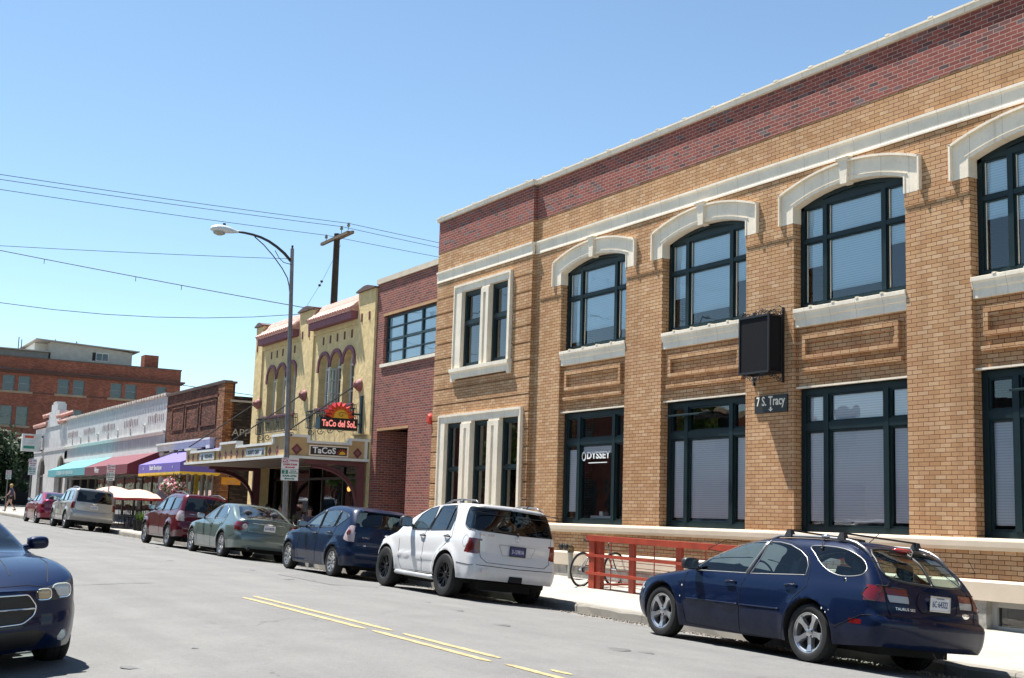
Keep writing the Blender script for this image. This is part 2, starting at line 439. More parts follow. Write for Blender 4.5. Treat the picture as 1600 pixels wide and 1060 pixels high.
# cracks and seams sealed across the lanes
m = MB()
def crack(pts, w):
    r = random.Random(int(pts[0][1]*37)); P = []
    for (xa, ya), (xb, yb) in zip(pts[:-1], pts[1:]):
        n = max(2, int(math.hypot(xb-xa, yb-ya)/.15))
        for i in range(n): P.append((lerp(xa, xb, i/n), lerp(ya, yb, i/n)))
    A = []; B = []; dx = dy = 0
    for x, y in P:
        dx = dx*.8+r.uniform(-.02, .02); ww = w*r.uniform(.3, 1); x += dx
        A.append((x, y+dx-ww/2, gz(x, y)+.004)); B.append((x+.002, y+dx+ww/2, gz(x, y)+.004))
    m.strip(A, B)
crack([(1.2, 20.4), (5.8, 21.1)], .05); crack([(3.4, 25.5), (9.8, 24.2)], .04); crack([(.5, 33), (9.5, 34)], .06)
crack([(7.2, 15.3), (9.9, 15.1)], .014); crack([(2, 48), (9.5, 48.5)], .09); crack([(9.2, 12), (9.8, 20)], .015)
m.build('road_crack', plain('crack_tar', (.11, .11, .108), .8), kind='structure')
m = MB(); r_ = random.Random(11)
for k in range(70):
    x = r_.choice((r_.gauss(3.2, .5), r_.gauss(8.6, .5), r_.gauss(11.2, .4))); y = r_.uniform(5, 60); q = r_.uniform(.03, .16); n = 9
    m.face([(x+q*r_.uniform(.6, 1.1)*math.cos(2*PI*j/n), y+1.5*q*r_.uniform(.6, 1.1)*math.sin(2*PI*j/n), gz(x, y)+.003) for j in range(n)])
m.build('oil_spots', plain('oil_stain', (.095, .094, .092), .7, var=.3, scale=9), kind='structure')
m = MB(); m.strip([(8.9, y, gz(8.9, y)+.0045) for y in fr(21.5, 24.3, 4)], [(9.9, y+.1, gz(9.9, y)+.0045) for y in fr(21.5, 24.3, 4)])
m.strip([(1.8, y, gz(1.8, y)+.0045) for y in fr(27, 31, 4)], [(3.1, y, gz(3.1, y)+.0045) for y in fr(27, 31, 4)]); m.build('road_patch', plain('patch_asphalt', (.125, .124, .121), .9, var=.25, scale=25, bump=.003, fine=120), kind='structure')
# gutter grit
m = MB()
for i in range(5200):
    y = rk.uniform(7, 40) if rk.random() < .8 else rk.uniform(40, 80); x = XK-abs(rk.gauss(0, .22))-.012
    s = rk.uniform(.006, .02); z = gz(x, y)
    m.hexa([(x-s, y-s, z), (x+s, y-s*.7, z), (x+s*.8, y+s, z), (x-s, y+s*.8, z), (x-s*.5, y-s*.6, z+s), (x+s*.5, y-s*.5, z+s*.8), (x+s*.4, y+s*.6, z+s), (x-s*.5, y+s*.5, z+s*.9)])
m.build('gutter_grit', plain('grit', (.2, .18, .15), .95, var=.6, scale=30), kind='stuff')

# ============================================================ shared materials
M_TAN = brick('tan_brick', [(0, (.41, .225, .105)), (.35, (.46, .27, .135)), (.75, (.495, .305, .16)), (1, (.54, .36, .21))], (.10, .035, .018), dirtamt=.3, dirt=(.42, .22, .12), ms=.0058)
M_RED = brick('dark_red_brick', [(0, (.075, .05, .055)), (.16, (.19, .052, .045)), (.55, (.27, .075, .06)), (.86, (.20, .055, .048)), (1, (.13, .11, .115))], (.33, .24, .19), dirtamt=.35, ms=.007)
M_REDW = brick('red_building_brick', [(0, (.16, .05, .045)), (.4, (.24, .07, .055)), (.75, (.28, .085, .06)), (1, (.12, .045, .04))], (.30, .24, .20), dirtamt=.35, ms=.0075)
M_BROWN = brick('brown_brick', [(0, (.055, .022, .014)), (.5, (.13, .045, .026)), (1, (.21, .085, .045))], (.05, .03, .022), dirtamt=.5, ms=.008)
M_ORBR = brick('orange_brown_brick', [(0, (.16, .06, .025)), (.5, (.26, .11, .05)), (1, (.36, .18, .08))], (.09, .05, .035), dirtamt=.4, ms=.008)
M_DARKB = brick('sooty_brick', [(0, (.014, .012, .011)), (.6, (.03, .022, .019)), (1, (.07, .05, .042))], (.03, .025, .022), dirtamt=.5, ms=.008)
M_FARB = brick('far_red_brick', [(0, (.17, .05, .03)), (.5, (.26, .075, .045)), (1, (.33, .11, .07))], (.2, .12, .09), dirtamt=.55, dirt=(.12, .05, .04), ms=.008)
def cream(name, col, joint=.61):
    N = NT(name); v = coords(N); f = noise(N, v, 1.7, 5); g = noise(N, v, 22, 4)
    c = ramp(N, f, [(.3, tuple(x*.88 for x in col)), (.7, tuple(x*1.08 for x in col))])
    mp = N.n('ShaderNodeMapping'); mp.inputs['Scale'].default_value = (5, 5, .5); N.l(v, mp.inputs[0])
    st = noise(N, mp.outputs[0], 1.0, 6, .7)
    c = mixc(N, .8, c, ramp(N, st, [(.26, (.80, .75, .68)), (.42, (1, 1, 1))]), 'MULTIPLY')
    c = mixc(N, .5, c, ramp(N, g, [(.28, (.88, .86, .83)), (.5, (1.03, 1.03, 1.03))]), 'MULTIPLY')
    sx = N.n('ShaderNodeSeparateXYZ'); N.l(v, sx.inputs[0])
    j = math_(N, 'LESS_THAN', math_(N, 'ABSOLUTE', math_(N, 'SUBTRACT', math_(N, 'FRACT', math_(N, 'DIVIDE', sx.outputs[1], joint)), .5)), .007)
    c = mixc(N, math_(N, 'MULTIPLY', j, .55), c, (.25, .19, .12))
    b = bsdf(N, c, .45, bump=math_(N, 'SUBTRACT', g, j), bdist=.004, bstr=.5); MC[name] = fin(N, b); return N.m
M_CREAM = cream('cream_terracotta', (.78, .69, .55))
M_CREAM2 = plain('cream_ledge', (.56, .47, .36), .55, var=.1, scale=1.2, bump=.002, fine=25)
M_GREEN = plain('dark_green_frame', (.008, .020, .023), .42, var=.15, spec=.25)
M_GLASS = glass('window_glass', (.78, .92, 1.0), .99)
M_GLASSD = glass('dark_window_glass', (.35, .42, .45), .5)
M_BLACK = plain('black_metal', (.012, .012, .013), .45)
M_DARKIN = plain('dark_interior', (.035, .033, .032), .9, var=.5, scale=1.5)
M_STONE = plain('rough_foundation', (.30, .28, .25), .95, var=.35, scale=5, bump=.02, fine=9)
def blind_mat(name, col, pitch=.05):
    N = NT(name); v = coords(N); sp = N.n('ShaderNodeSeparateXYZ'); N.l(v, sp.inputs[0])
    fz = math_(N, 'FRACT', math_(N, 'DIVIDE', sp.outputs[2], pitch))
    c = ramp(N, fz, [(0, tuple(x*.6 for x in col)), (.14, tuple(x*.88 for x in col)), (.5, col), (.9, tuple(min(1, x*1.08) for x in col))])
    b = bsdf(N, c, .6, bump=fz, bdist=.02, bstr=.6)
    return fin(N, b)
M_BLIND = blind_mat('white_blind', (.90, .92, .94), .042)

def rect_window(parent, X, y0, y1, z0, z1, ym=(), zm=(), fw=.07, mw=.05, depth=.1, pane_d=.045, mat=None, gmat=None, blinds=None, arch=None, backing=None, name='window', sash=.0, label=None):
    """window in a wall facing -X: frame (the part) with pane and blind children"""
    mat = mat or M_GREEN; gmat = gmat or M_GLASS
    m = MB()
    m.box(X, X+depth, y0, y0+fw, z0, z1); m.box(X, X+depth, y1-fw, y1, z0, z1)
    m.box(X+.002, X+depth, y0+fw, y1-fw, z0, z0+fw)
    if not arch: m.box(X+.002, X+depth, y0+fw, y1-fw, z1-fw, z1)
    for y in ym: m.box(X-.012, X+depth, y-mw/2, y+mw/2, z0+fw, z1-(fw if not arch else 0))
    for z, h in zm:
        m.box(X-.006, X+depth-.01, y0+fw, y1-fw, z-h/2, z+h/2)
    if sash:
        ys_ = [y0+fw]+sum([[y-mw/2, y+mw/2] for y in sorted(ym)], [])+[y1-fw]
        zs_ = [z0+fw]+sum([[z-h/2, z+h/2] for z, h in sorted(zm)], [])+[z1-fw]
        for a in range(0, len(ys_), 2):
            for b in range(0, len(zs_), 2):
                A, B, Cc, D = ys_[a], ys_[a+1], zs_[b], zs_[b+1]; s = sash; x0 = X+.02; x1 = X+pane_d+.015
                m.box(x0, x1, A, A+s, Cc, D); m.box(x0, x1, B-s, B, Cc, D); m.box(x0+.002, x1, A+s, B-s, Cc, Cc+s); m.box(x0+.002, x1, A+s, B-s, D-s, D)
    if arch:      # head piece filling up to a segmental arch: list of (y, z)
        poly = [(y1-.001, z1-.02)]+[(y, z) for y, z in arch[::-1]]+[(y0+.001, z1-.02)]
        inner = [(y, z-fw*1.1) for y, z in arch]
        for i in range(len(arch)-1):
            (a, b), (c, d) = arch[i], arch[i+1]; (e, f_), (g, h) = inner[i], inner[i+1]
            m.hexa([(X+.003, e, f_), (X+.003, g, h), (X+depth, g, h), (X+depth, e, f_), (X+.003, a, b), (X+.003, c, d), (X+depth, c, d), (X+depth, a, b)])
    fo = m.build(name, mat, parent, label=label)
    m = MB(); ztop = z1 if not arch else max(z for y, z in arch)-.02
    if arch:
        pl = [(y0+fw*.5, z0+.03)]+[(min(max(y, y0+fw*.5), y1-fw*.5), z-.03) for y, z in arch]+[(y1-fw*.5, z0+.03)]
        m.face([(X+pane_d, y, z) for y, z in pl])
    else: m.face([(X+pane_d, y0+.02, z0+.02), (X+pane_d, y0+.02, z1-.02), (X+pane_d, y1-.02, z1-.02), (X+pane_d, y1-.02, z0+.02)])
    m.build('pane', gmat, fo)
    if blinds:
        for (a, b, c, d) in blinds:
            m = MB(); m.box(X+pane_d+.022, X+pane_d+.03, a, b, c, d); m.build('blind', M_BLIND, fo)
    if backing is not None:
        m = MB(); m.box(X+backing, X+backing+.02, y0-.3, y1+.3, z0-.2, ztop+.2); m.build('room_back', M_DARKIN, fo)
    return fo

# ============================================================ large corner building
BL = thing('brick_building', (XF, 12, 0), 'long tan brick building with cream arched window hoods and dark red parapet, nearest the camera', 'building')
ZT, ZC = 9.64, 9.765
BAYS = [(12.95+3.918*i-2.62, 12.95+3.918*i) for i in range(-1, 4)]
YEND, YS0 = 31.0, 25.9; YBEG = 3.0
def arcpts(y0, y1, zs, rise, n=18):
    c = (y1-y0)/2; R = (c*c+rise*rise)/(2*rise); cy = (y0+y1)/2; cz = zs+rise-R; a = math.asin(c/R)
    return [(cy+R*math.sin(t), cz+R*math.cos(t)) for t in [lerp(-a, a, k/n) for k in range(n+1)]]
m = MB()
edges = [YBEG]+sum([[a, b] for a, b in BAYS], [])+[YS0]
for i in range(0, len(edges), 2): m.box(XF, XF+.4, edges[i], edges[i+1], 1.405, 8.76)
for (a, b) in BAYS:
    arc = arcpts(a, b, 7.28, .215)
    m.prism([(a, 8.76)]+arc+[(b, 8.76)], 'x', XF, XF+.4)
    m.box(XF+.09, XF+.35, a, b, 3.98, 5.1)            # spandrel
    c = 3.99
    py0, py1, pz0, pz1 = a+.19, b-.19, 4.455, 4.905; t = .085       # raised brick border of the panel
    m.box(XF+.015, XF+.09, py0, py1, pz1-t, pz1); m.box(XF+.015, XF+.09, py0, py1, pz0, pz0+t)
    m.box(XF+.015, XF+.09, py0, py0+t, pz0+t, pz1-t); m.box(XF+.015, XF+.09, py1-t, py1, pz0+t, pz1-t)
    m.box(XF+.045, XF+.09, py0+t, py0+t+.05, pz0+t, pz1-t); m.box(XF+.045, XF+.09, py0+t+.05, py1-t, pz1-t-.05, pz1-t)
    m.box(XF+.012, XF+.09, a+.14, b-.14, 4.235, 4.305)
for i in range(0, len(edges), 2): m.box(XF-.018, XF, edges[i]+(.0 if i else 0), edges[i+1]-(0 if i < len(edges)-2 else .25), 6.75, 6.965)
# end section with rusticated courses
XS = XF-.1
WIN_L = (26.13, 30.5, 1.3, 4.19); WIN_U = (26.8, 29.86, 5.1, 7.66)
gro = [7.43-.421*k for k in range(15)]
def secband(z0, z1, X):
    iv = [(YS0, YEND)]
    for (a, b, c, d) in (WIN_L, WIN_U):
        if c < z1-1e-4 and d > z0+1e-4:
            nv = []
            for (p, q) in iv:
                if a > p: nv.append((p, min(a, q)))
                if b < q: nv.append((max(b, p), q))
            iv = nv
    for p, q in iv:
        if q-p > .01: m.box(X, XF+.4, p, q, z0, z1)
cuts = sorted(set([1.405, 8.76]+[WIN_L[3], WIN_U[2], WIN_U[3]]+sum([[g-.022, g+.022] for g in gro if g > 1.6], [])))
cuts = [c for c in cuts if c >= 1.405]
for a, b in zip(cuts[:-1], cuts[1:]):
    mid = (a+b)/2; isg = any(abs(mid-g) < .023 for g in gro)
    secband(a, b, XS+(.035 if isg else 0))
wall = m.build('wall', M_TAN, BL)
m = MB(); m.box(XF-.008, XF+.4, YBEG, YS0, 8.76, ZT); m.box(XS-.008, XF+.4, YS0, YEND, 8.76, ZT); m.build('parapet', M_RED, BL)
m = MB()    # coping with tile joints that show as little humps
for (x, a, b) in ((XF-.07, YBEG, YS0-.05), (XS-.07, YS0-.05, YEND+.06)):
    m.box(x, XF+.45, a, b, ZT, ZC)
    m.box(x-.018, x, a, b, ZC-.035, ZC)
    y = b-.3
    while y > a: m.box(x-.022, XF+.45, y-.045, y+.045, ZC, ZC+.03); y -= .92
m.build('coping', M_CREAM, BL, bevel=.008)
m = MB()    # string course
for (x, a, b) in ((XF, YBEG, YS0), (XS, YS0-.02, YEND)):
    m.prism([(x-.05, 8.21), (x-.05, 8.165), (x-.028, 8.14), (x-.02, 8.12), (x-.014, 7.94), (x-.022, 7.93), (x-.022, 7.895), (x+.05, 7.895), (x+.05, 8.21)], 'y', a, b)
m.build('string_course', M_CREAM, BL)
# string course joints are thin darker lines in the cream material
m = MB()
for a, b in BAYS:                          # arched hoods with ears and keystones
    yc = (a+b)/2; o0, o1 = a-.36, b+.34
    inn = arcpts(a, b, 7.265, .215, 16); out = arcpts(o0+.0, o1-.0, 7.55, .29, 16)
    def band(A, B, x0, x1):
        for i in range(len(A)-1):
            (p, q), (r_, s_) = A[i], A[i+1]; (t, u), (v_, w_) = B[i], B[i+1]
            m.hexa([(x0, p, q), (x0, r_, s_), (x1, r_, s_), (x1, p, q), (x0, t, u), (x0, v_, w_), (x1, v_, w_), (x1, t, u)])
    mix = lambda A, B, k: [(lerp(p[0], q[0], k), lerp(p[1], q[1], k)) for p, q in zip(A, B)]
    band(inn, mix(inn, out, .15), XF-.022, XF+.17)
    band(mix(inn, out, .15), mix(inn, out, .19), XF-.034, XF)
    band(mix(inn, out, .19), mix(inn, out, .90), XF-.020, XF)
    band(mix(inn, out, .90), out, XF-.075, XF)
    for (yo, inner, s) in ((o0, a, 1), (o1, b, -1)):      # ears
        m.prism([(yo+s*.01, 6.975), (inner, 6.975), (inner, 7.275), (yo+s*.02, 7.545)], 'x', XF-.019, XF)
        m.box(XF-.075, XF, yo, yo+s*.035, 6.97, 7.565)
        m.box(XF-.030, XF+.17, inner-s*.022, inner+s*.010, 6.975, 7.268)
    m.hexa([(XF-.075, yc-.075, 7.43), (XF-.075, yc+.075, 7.43), (XF+.1, yc+.075, 7.43), (XF+.1, yc-.075, 7.43),
            (XF-.085, yc-.10, 7.86), (XF-.085, yc+.10, 7.86), (XF, yc+.10, 7.86), (XF, yc-.10, 7.86)])
    m.hexa([(XF-.086, yc-.101, 7.82), (XF-.086, yc+.101, 7.82), (XF, yc+.101, 7.82), (XF, yc-.101, 7.82), (XF-.12, yc-.16, 7.885), (XF-.12, yc+.16, 7.885), (XF, yc+.16, 7.885), (XF, yc-.16, 7.885)])
    hood = m.build('window_hood', M_CREAM, BL); m = MB()
    m.prism([(XF-.032, 5.38), (XF-.032, 5.31), (XF-.01, 5.28), (XF-.0, 5.2), (XF+.02, 5.19), (XF+.02, 5.05), (XF+.12, 5.05), (XF+.2, 5.40)], 'y', a+.002, b-.002)
    y = a+.5
    while y < b-.2: m.box(XF-.04, XF+.14, y-.03, y+.03, 5.378, 5.405); y += .56
    m.build('window_sill', M_CREAM, BL, bevel=.005); m = MB()
    m.box(XF+.05, XF+.12, a, b, 3.95, 3.98)
    m.build('lintel', M_CREAM, BL); m = MB()
m.b.free()
m = MB()
for x, a, b in ((XF, YBEG, YS0-.05), (XS, YS0-.1, YEND)):
    m.prism([(x-.10, 1.405), (x-.11, 1.38), (x-.11, 1.30), (x-.07, 1.245), (x+.05, 1.24), (x+.2, 1.24), (x+.2, 1.43), (x, 1.43)], 'y', a, b)
    m.prism([(x-.09, .80), (x-.105, .785), (x-.105, .52), (x+.2, .52), (x+.2, .82), (x-.02, .82)], 'y', a, b)
m.build('stone_ledge', M_CREAM2, BL)
m = MB(); m.box(XF-.02, XF+.4, YBEG, YS0-.1, .8, 1.25); m.box(XS-.02, XF+.4, YS0-.1, YEND, .8, 1.25); m.build('base_wall', M_TAN, BL)
m = MB()
for a, b in ((YBEG, 10.4), (12.75, YEND)): m.box(XF-.07, XF+.4, a, b, -.5, .521)
m.box(XF-.07, XF+.4, 10.4, 12.75, -.5, .07)
m.build('foundation', M_STONE, BL)
rect_window(BL, XF+.06, 10.4, 12.75, .07, .52, ym=(11.6,), fw=.09, mw=.06, mat=plain('grey_frame', (.3, .3, .29), .6), gmat=glass('grey_glass', (.8, .85, .8), .9), backing=.5, name='basement_window')
# bay windows
for i, (a, b) in enumerate(BAYS):
    k = i-1
    X = XF+.17; yc = (a+b)/2
    bz = {0: 6.2, 1: 5.66, 2: 5.74, 3: 5.82}.get(k, 5.8)
    sidez = {0: 6.3, 1: 6.15, 2: 6.1, 3: 5.6}.get(k, 6)
    uw = rect_window(BL, X, a, b, 5.385, 7.33, ym=(yc-.69, yc+.69), zm=((6.63, .075),), fw=.10, mw=.10, depth=.14, pane_d=.06, sash=.022,
                blinds=[(yc-.62, yc+.62, bz, 7.25), (yc+.77, b-.1, sidez, 7.25), (a+.1, yc-.77, sidez+.1, 7.25)], backing=1.0, name='upper_window')
    m = MB(); m.prism([(a+.001, 7.332)]+arcpts(a+.001, b-.001, 7.334, .14)+[(b-.001, 7.332)], 'x', X+.03, X+.14); m.build('arch_panel', M_GREEN, uw)
    m = MB(); arc_ = arcpts(a+.001, b-.001, 7.262, .212)
    for i in range(len(arc_)-1):
        (p, q), (r_, s_) = arc_[i], arc_[i+1]; m.hexa([(X, p, q-.07), (X, r_, s_-.07), (X+.12, r_, s_-.07), (X+.12, p, q-.07), (X, p, q), (X, r_, s_), (X+.12, r_, s_), (X+.12, p, q)])
    m.build('arch_rail', M_GREEN, uw)
    m = MB()
    for (y_, z_a, z_b) in ((b-.125, 5.5, 6.57), (b-.125, 6.69, 7.22), (yc+.615, 5.5, 6.57), (yc+.615, 6.69, 7.22), (yc-.775, 5.5, 6.57), (yc-.775, 6.69, 7.22)): m.box(X+.045, X+.058, y_-.01, y_+.01, z_a, z_b)
    m.build('glazing_bead', M_CREAM, uw, split=True)
    X = XF+.18
    bl = [(yc-.61, yc+.61, 1.62, 3.16), (yc+.8, b-.14, 1.62, 3.16), (a+.14, yc-.8, 1.62, 3.16)]
    if k == 3: bl = [(yc+.8, b-.14, 1.7, 3.1), (yc-.6, yc+.6, 3.0, 3.16)]
    if k == 1: bl += [(yc-.61, yc+.61, 3.34, 3.86), (yc+.86, b-.14, 3.34, 3.86), (a+.14, yc-.8, 3.34, 3.86)]
    rect_window(BL, X, a, b, 1.41, 3.952, ym=(yc-.69, yc+.69), zm=((3.27, .13),), fw=.12, mw=.11, depth=.14, pane_d=.06, sash=.035, blinds=bl, backing=1.0, name='lower_window',
                gmat=glass('clear_window_glass', (.97, .98, 1.0), .98))
    if k in (2,):
        m = MB(); m.hexa([(X-.32, yc-.1, 3.62), (X-.32, yc+.95, 3.62), (X+.03, yc+.95, 3.68), (X+.03, yc-.1, 3.68), (X-.32, yc-.1, 3.65), (X-.32, yc+.95, 3.65), (X+.03, yc+.95, 3.71), (X+.03, yc-.1, 3.71)])
        m.build('open_vent', M_GREEN, BL)
    if k == 0:
        m = MB(); m.hexa([(X-.25, yc+.1, 3.57), (X-.25, yc+.62, 3.57), (X+.03, yc+.62, 3.62), (X+.03, yc+.1, 3.62), (X-.25, yc+.1, 3.6), (X-.25, yc+.62, 3.6), (X+.03, yc+.62, 3.65), (X+.03, yc+.1, 3.65)])
        m.build('open_vent', M_GREEN, BL)
    if k == 3:
        W = plain('white_letter', (.8, .8, .78), .5)
        lettering('O', .30, (X+.035, yc+.52, 2.93), (0, -1, 0), (0, 0, 1), W, BL, bold=.004, width=.17)
        lettering('DYSSEY', .22, (X+.035, yc-.05, 2.95), (0, -1, 0), (0, 0, 1), W, BL, bold=.006, width=.92)
        m = MB(); m.box(X+.033, X+.036, yc-.4, yc+.33, 2.78, 2.80); m.box(X+.1, X+.5, yc-.5, yc+.3, 1.5, 1.62); m.box(X+.15, X+.3, yc-.1, yc+.03, 1.62, 1.72); m.build('window_sign', W, BL)
# end section windows
def surround(y0, y1, z0, z1, ops, head, sill, nm):
    m = MB(); x0, x1 = XS-.05, XF+.3
    seq = sorted(ops)
    m.box(x0, x1, y0, y1, head, z1-.06); m.box(x0-.03, x1, y0, y1, z1-.06, z1)
    pr = y0
    strips = []
    for (a, b) in seq: strips.append((pr, a)); pr = b
    strips.append((pr, y1))
    for j, (a, b) in enumerate(strips):
        m.box(x0, x1, a, b, z0, head)
        if 0 < j < len(strips)-1:
            c = (a+b)/2; h = .07
            m.box(x0-.03, x0, a, c-h, z0, head-.06); m.box(x0-.03, x0, c+h, b, z0, head-.06); m.box(x0-.03, x0, c-h, c+h, head-.18, head-.06)
    m.box(x0-.03, x0, y0, y0+.05, z0, z1-.06); m.box(x0-.03, x0, y1-.05, y1, z0, z1-.06)
    if sill:
        m.box(x0-.07, x1, y0-.05, y1+.05, z0-.0, z0+.02) if 0 else None
        m.prism([(x0-.08, z0), (x0-.08, z0-.09), (x0-.03, z0-.13), (x0-.02, z0-.27), (x1, z0-.27), (x1, z0+.02), (x0+.1, z0+.02)], 'y', y0-.05, y1+.05)
        m.box(x0-.02, x1, y0-.05, y0+.09, z0-.34, z0-.27); m.box(x0-.02, x1, y1-.09, y1+.05, z0-.34, z0-.27)
    o = m.build('window_surround', M_CREAM, BL)
    for (a, b) in seq:
        X = XS+.06
        lo = z0
        rect_window(BL, X, a, b, lo, head, fw=.09, zm=(((6.6, .1),) if nm == 'u' else ((2.75, .05),)), depth=.14, pane_d=.06, sash=.04, gmat=M_GLASSD, backing=1.0, name='narrow_window')
surround(26.13, 30.5, 1.41, 4.19, [(26.28, 27.2), (27.75, 28.66), (29.2, 30.15)], 3.97, False, 'l')
surround(26.82, 29.84, 5.40, 7.66, [(26.98, 27.92), (28.32, 29.43)], 7.45, True, 'u')
m = MB()       # roof and rear walls
m.box(XF+.4, 30, YBEG, YEND, 9.2, 9.3); m.box(29.8, 30, YBEG, YEND, -.3, 9.2); m.box(XF+.4, 29.8, YBEG-.0, YBEG+.2, -.3, 9.2); m.box(XF+.4, 29.8, YEND-.2, YEND, -.3, 9.2)
m.build('rear_wall', M_TAN, BL)

# ---- things fixed to the big building's wall
def lattice(N=None):
    if 'lattice' in MC: return MC['lattice']
    N = NT('lattice'); v = coords(N); w_ = N.n('ShaderNodeTexChecker'); w_.inputs['Scale'].default_value = 60; N.l(v, w_.inputs['Vector'])
    c = mixc(N, w_.outputs['Fac'], (.006, .006, .007), (.022, .022, .025)); MC['lattice'] = fin(N, bsdf(N, c, .85, spec=.1)); return N.m
CB = thing('wall_cabinet', (XF-.2, 17.55, 4.3), 'black mesh-fronted sign box with iron scrollwork above and below, on the pilaster', 'sign box')
m = MB(); bx0, bx1, by0, by1, bz0, bz1 = XF-.36, XF-.06, 17.13, 17.92, 4.28, 5.28
m.box(bx0, bx1, by0, by1, bz0, bz1); m.build('box', lattice(), CB)
m = MB()
for y in (by0, by1):
    for x in (bx0, bx1): m.box(x-.015, x+.015, y-.015, y+.015, bz0-.03, bz1+.03)
for z in (bz0-.015, bz1+.015):
    for y in (by0, by1): m.box(bx0, bx1, y-.017, y+.017, z-.015, z+.015)
    for x in (bx0, bx1): m.box(x-.017, x+.017, by0, by1, z-.017, z+.017)
m.box(XF-.03, XF-.0, by0-.02, by0+.02, bz0-.2, bz1+.18); m.box(XF-.03, XF-.0, by1-.02, by1+.02, bz0-.2, bz1+.18)
m.build('frame', M_BLACK, CB)
m = MB()
def scroll(m, c, r, ax, flip=1, turns=1.4, t=.008):
    pts = []
    for k in range(22):
        a = k/21*turns*2*PI; rr = r*(1-k/21*.8)
        u, w_ = rr*math.cos(a), flip*rr*math.sin(a)
        pts.append((c[0]+(0 if ax == 'y' else u), c[1]+(u if ax == 'y' else 0), c[2]+w_))
    m.tube(pts, t, 5)
rs = random.Random(5)
for k in range(9):
    scroll(m, (bx0, lerp(by0, by1, (k+.5)/9), bz1+.06+.03*math.sin(k)), .055, 'y', 1 if k % 2 else -1)
for k in range(4): scroll(m, (lerp(bx0, XF, (k+.5)/4), by0, bz1+.07), .05, 'x', 1 if k % 2 else -1)
for k in range(7):
    scroll(m, (bx0, lerp(by0+.05, by1-.1, (k+.5)/7), bz0-.05-.10*(1-abs(k-3)/3)), .055, 'y', 1 if k % 2 else -1)
for k in range(4): scroll(m, (lerp(bx0, XF, (k+.5)/4), by0, bz0-.07-.03*k), .05, 'x', 1 if k % 2 else -1)
m.tube([(XF, by0, bz1+.16), (XF-.12, by0, bz1+.2), (bx0, by0, bz1+.05)], .008, 5)
m.build('scrollwork', M_BLACK, CB)
SG = thing('address_sign', (XF-.02, 17.45, 3.6), 'small black board reading 7 S. Tracy with an arrow, below the black box', 'sign')
m = MB(); m.box(XF-.03, XF-.005, 17.01, 17.88, 3.555, 3.87); m.build('board', plain('sign_black', (.015, .017, .014), .5), SG)
lettering('7 S. Tracy', .235, (XF-.034, 17.445, 3.76), (0, -1, 0), (0, 0, 1), plain('cream_letter', (.75, .72, .6), .6), SG, bold=.004, width=.76)
m = MB(); m.prism([(17.42, 3.66), (17.46, 3.66), (17.46, 3.62), (17.50, 3.62), (17.44, 3.575), (17.38, 3.62), (17.42, 3.62)], 'x', XF-.034, XF-.03); m.build('arrow', MC['cream_letter'], SG)
AB = thing('alarm_bell', (XF-.15, 31.2, 4.15), 'red round fire alarm bell with conduit below, at the joint of the two buildings', 'alarm bell')
m = MB(); m.lathe([(0, -.16), (.10, -.16), (.14, -.12), (.15, -.05), (.1, 0)], 20, 'x', (XF, 31.17, 4.15)); m.build('bell', plain('alarm_red', (.5, .04, .02), .4), AB, smooth=True, autos=.6)
m = MB(); m.tube([(XF-.03, 31.1, 4.05), (XF-.03, 31.1, .4)], .02, 6); m.build('conduit', plain('conduit_grey', (.2, .1, .09), .6), AB)
# ============================================================ narrow red-brick building
RB = thing('brick_building', (XF, 33, 0), 'narrow two-storey dark red brick building with steel window and recessed entrance', 'building')
rz = 8.5; y0, y1 = 31.0, 35.26
m = MB()
m.box(XF, XF+.35, y0, 31.05, -.2, rz); m.box(XF, XF+.35, 34.68, y1, 4.0, rz)
m.box(XF, XF+.35, 31.05, 34.68, 7.45, rz); m.box(XF, XF+.35, 31.05, 34.68, 4.0, 5.98)
m.box(XF, XF+.35, y0+.05, 32.72, -.2, 4.0); m.box(XF, XF+.35, 34.84, y1, -.2, 4.0)
m.box(XF+.35, XF+1.6, 32.4, 32.72, -.2, 4.0); m.box(XF+1.6, XF+1.8, 32.4, 35.2, -.2, 4.0); m.box(XF+.35, XF+1.6, 34.84, 35.2, -.2, 4.0)
m.build('wall', M_REDW, RB)
m = MB(); m.box(XF-.05, XF+.4, y0, y1, rz, rz+.16); m.build('coping', plain('tan_coping', (.55, .47, .36), .7), RB)
m = MB(); m.box(XF-.05, XF+.1, 31.05, 34.8, 5.89, 5.985); m.build('window_sill', M_CREAM, RB)
m = MB(); m.box(XF-.012, XF+.05, 31.05, 34.75, 7.45, 7.53); m.build('lintel', plain('tan_lintel', (.42, .25, .12), .8), RB)
m = MB(); m.box(XF-.01, XF+.05, 32.7, 34.86, 3.98, 4.05); m.build('lintel', MC['tan_lintel'], RB)
M_STEEL = plain('steel_blue_frame', (.02, .045, .055), .45, spec=.3)
rect_window(RB, XF+.1, 31.05, 34.68, 5.985, 7.45, ym=(32.26, 33.47), zm=((6.35, .035), (6.72, .07), (7.09, .035)), fw=.06, mw=.07, depth=.08, pane_d=.04, mat=M_STEEL, blinds=[(31.1, 34.6, 6.03, 7.4)], name='steel_window')
m = MB(); m.box(XF+.35, 30, y0, y1, 8.2, 8.3); m.box(29.8, 30, y0, y1, -.2, 8.2); m.build('roof', M_DARKB, RB)

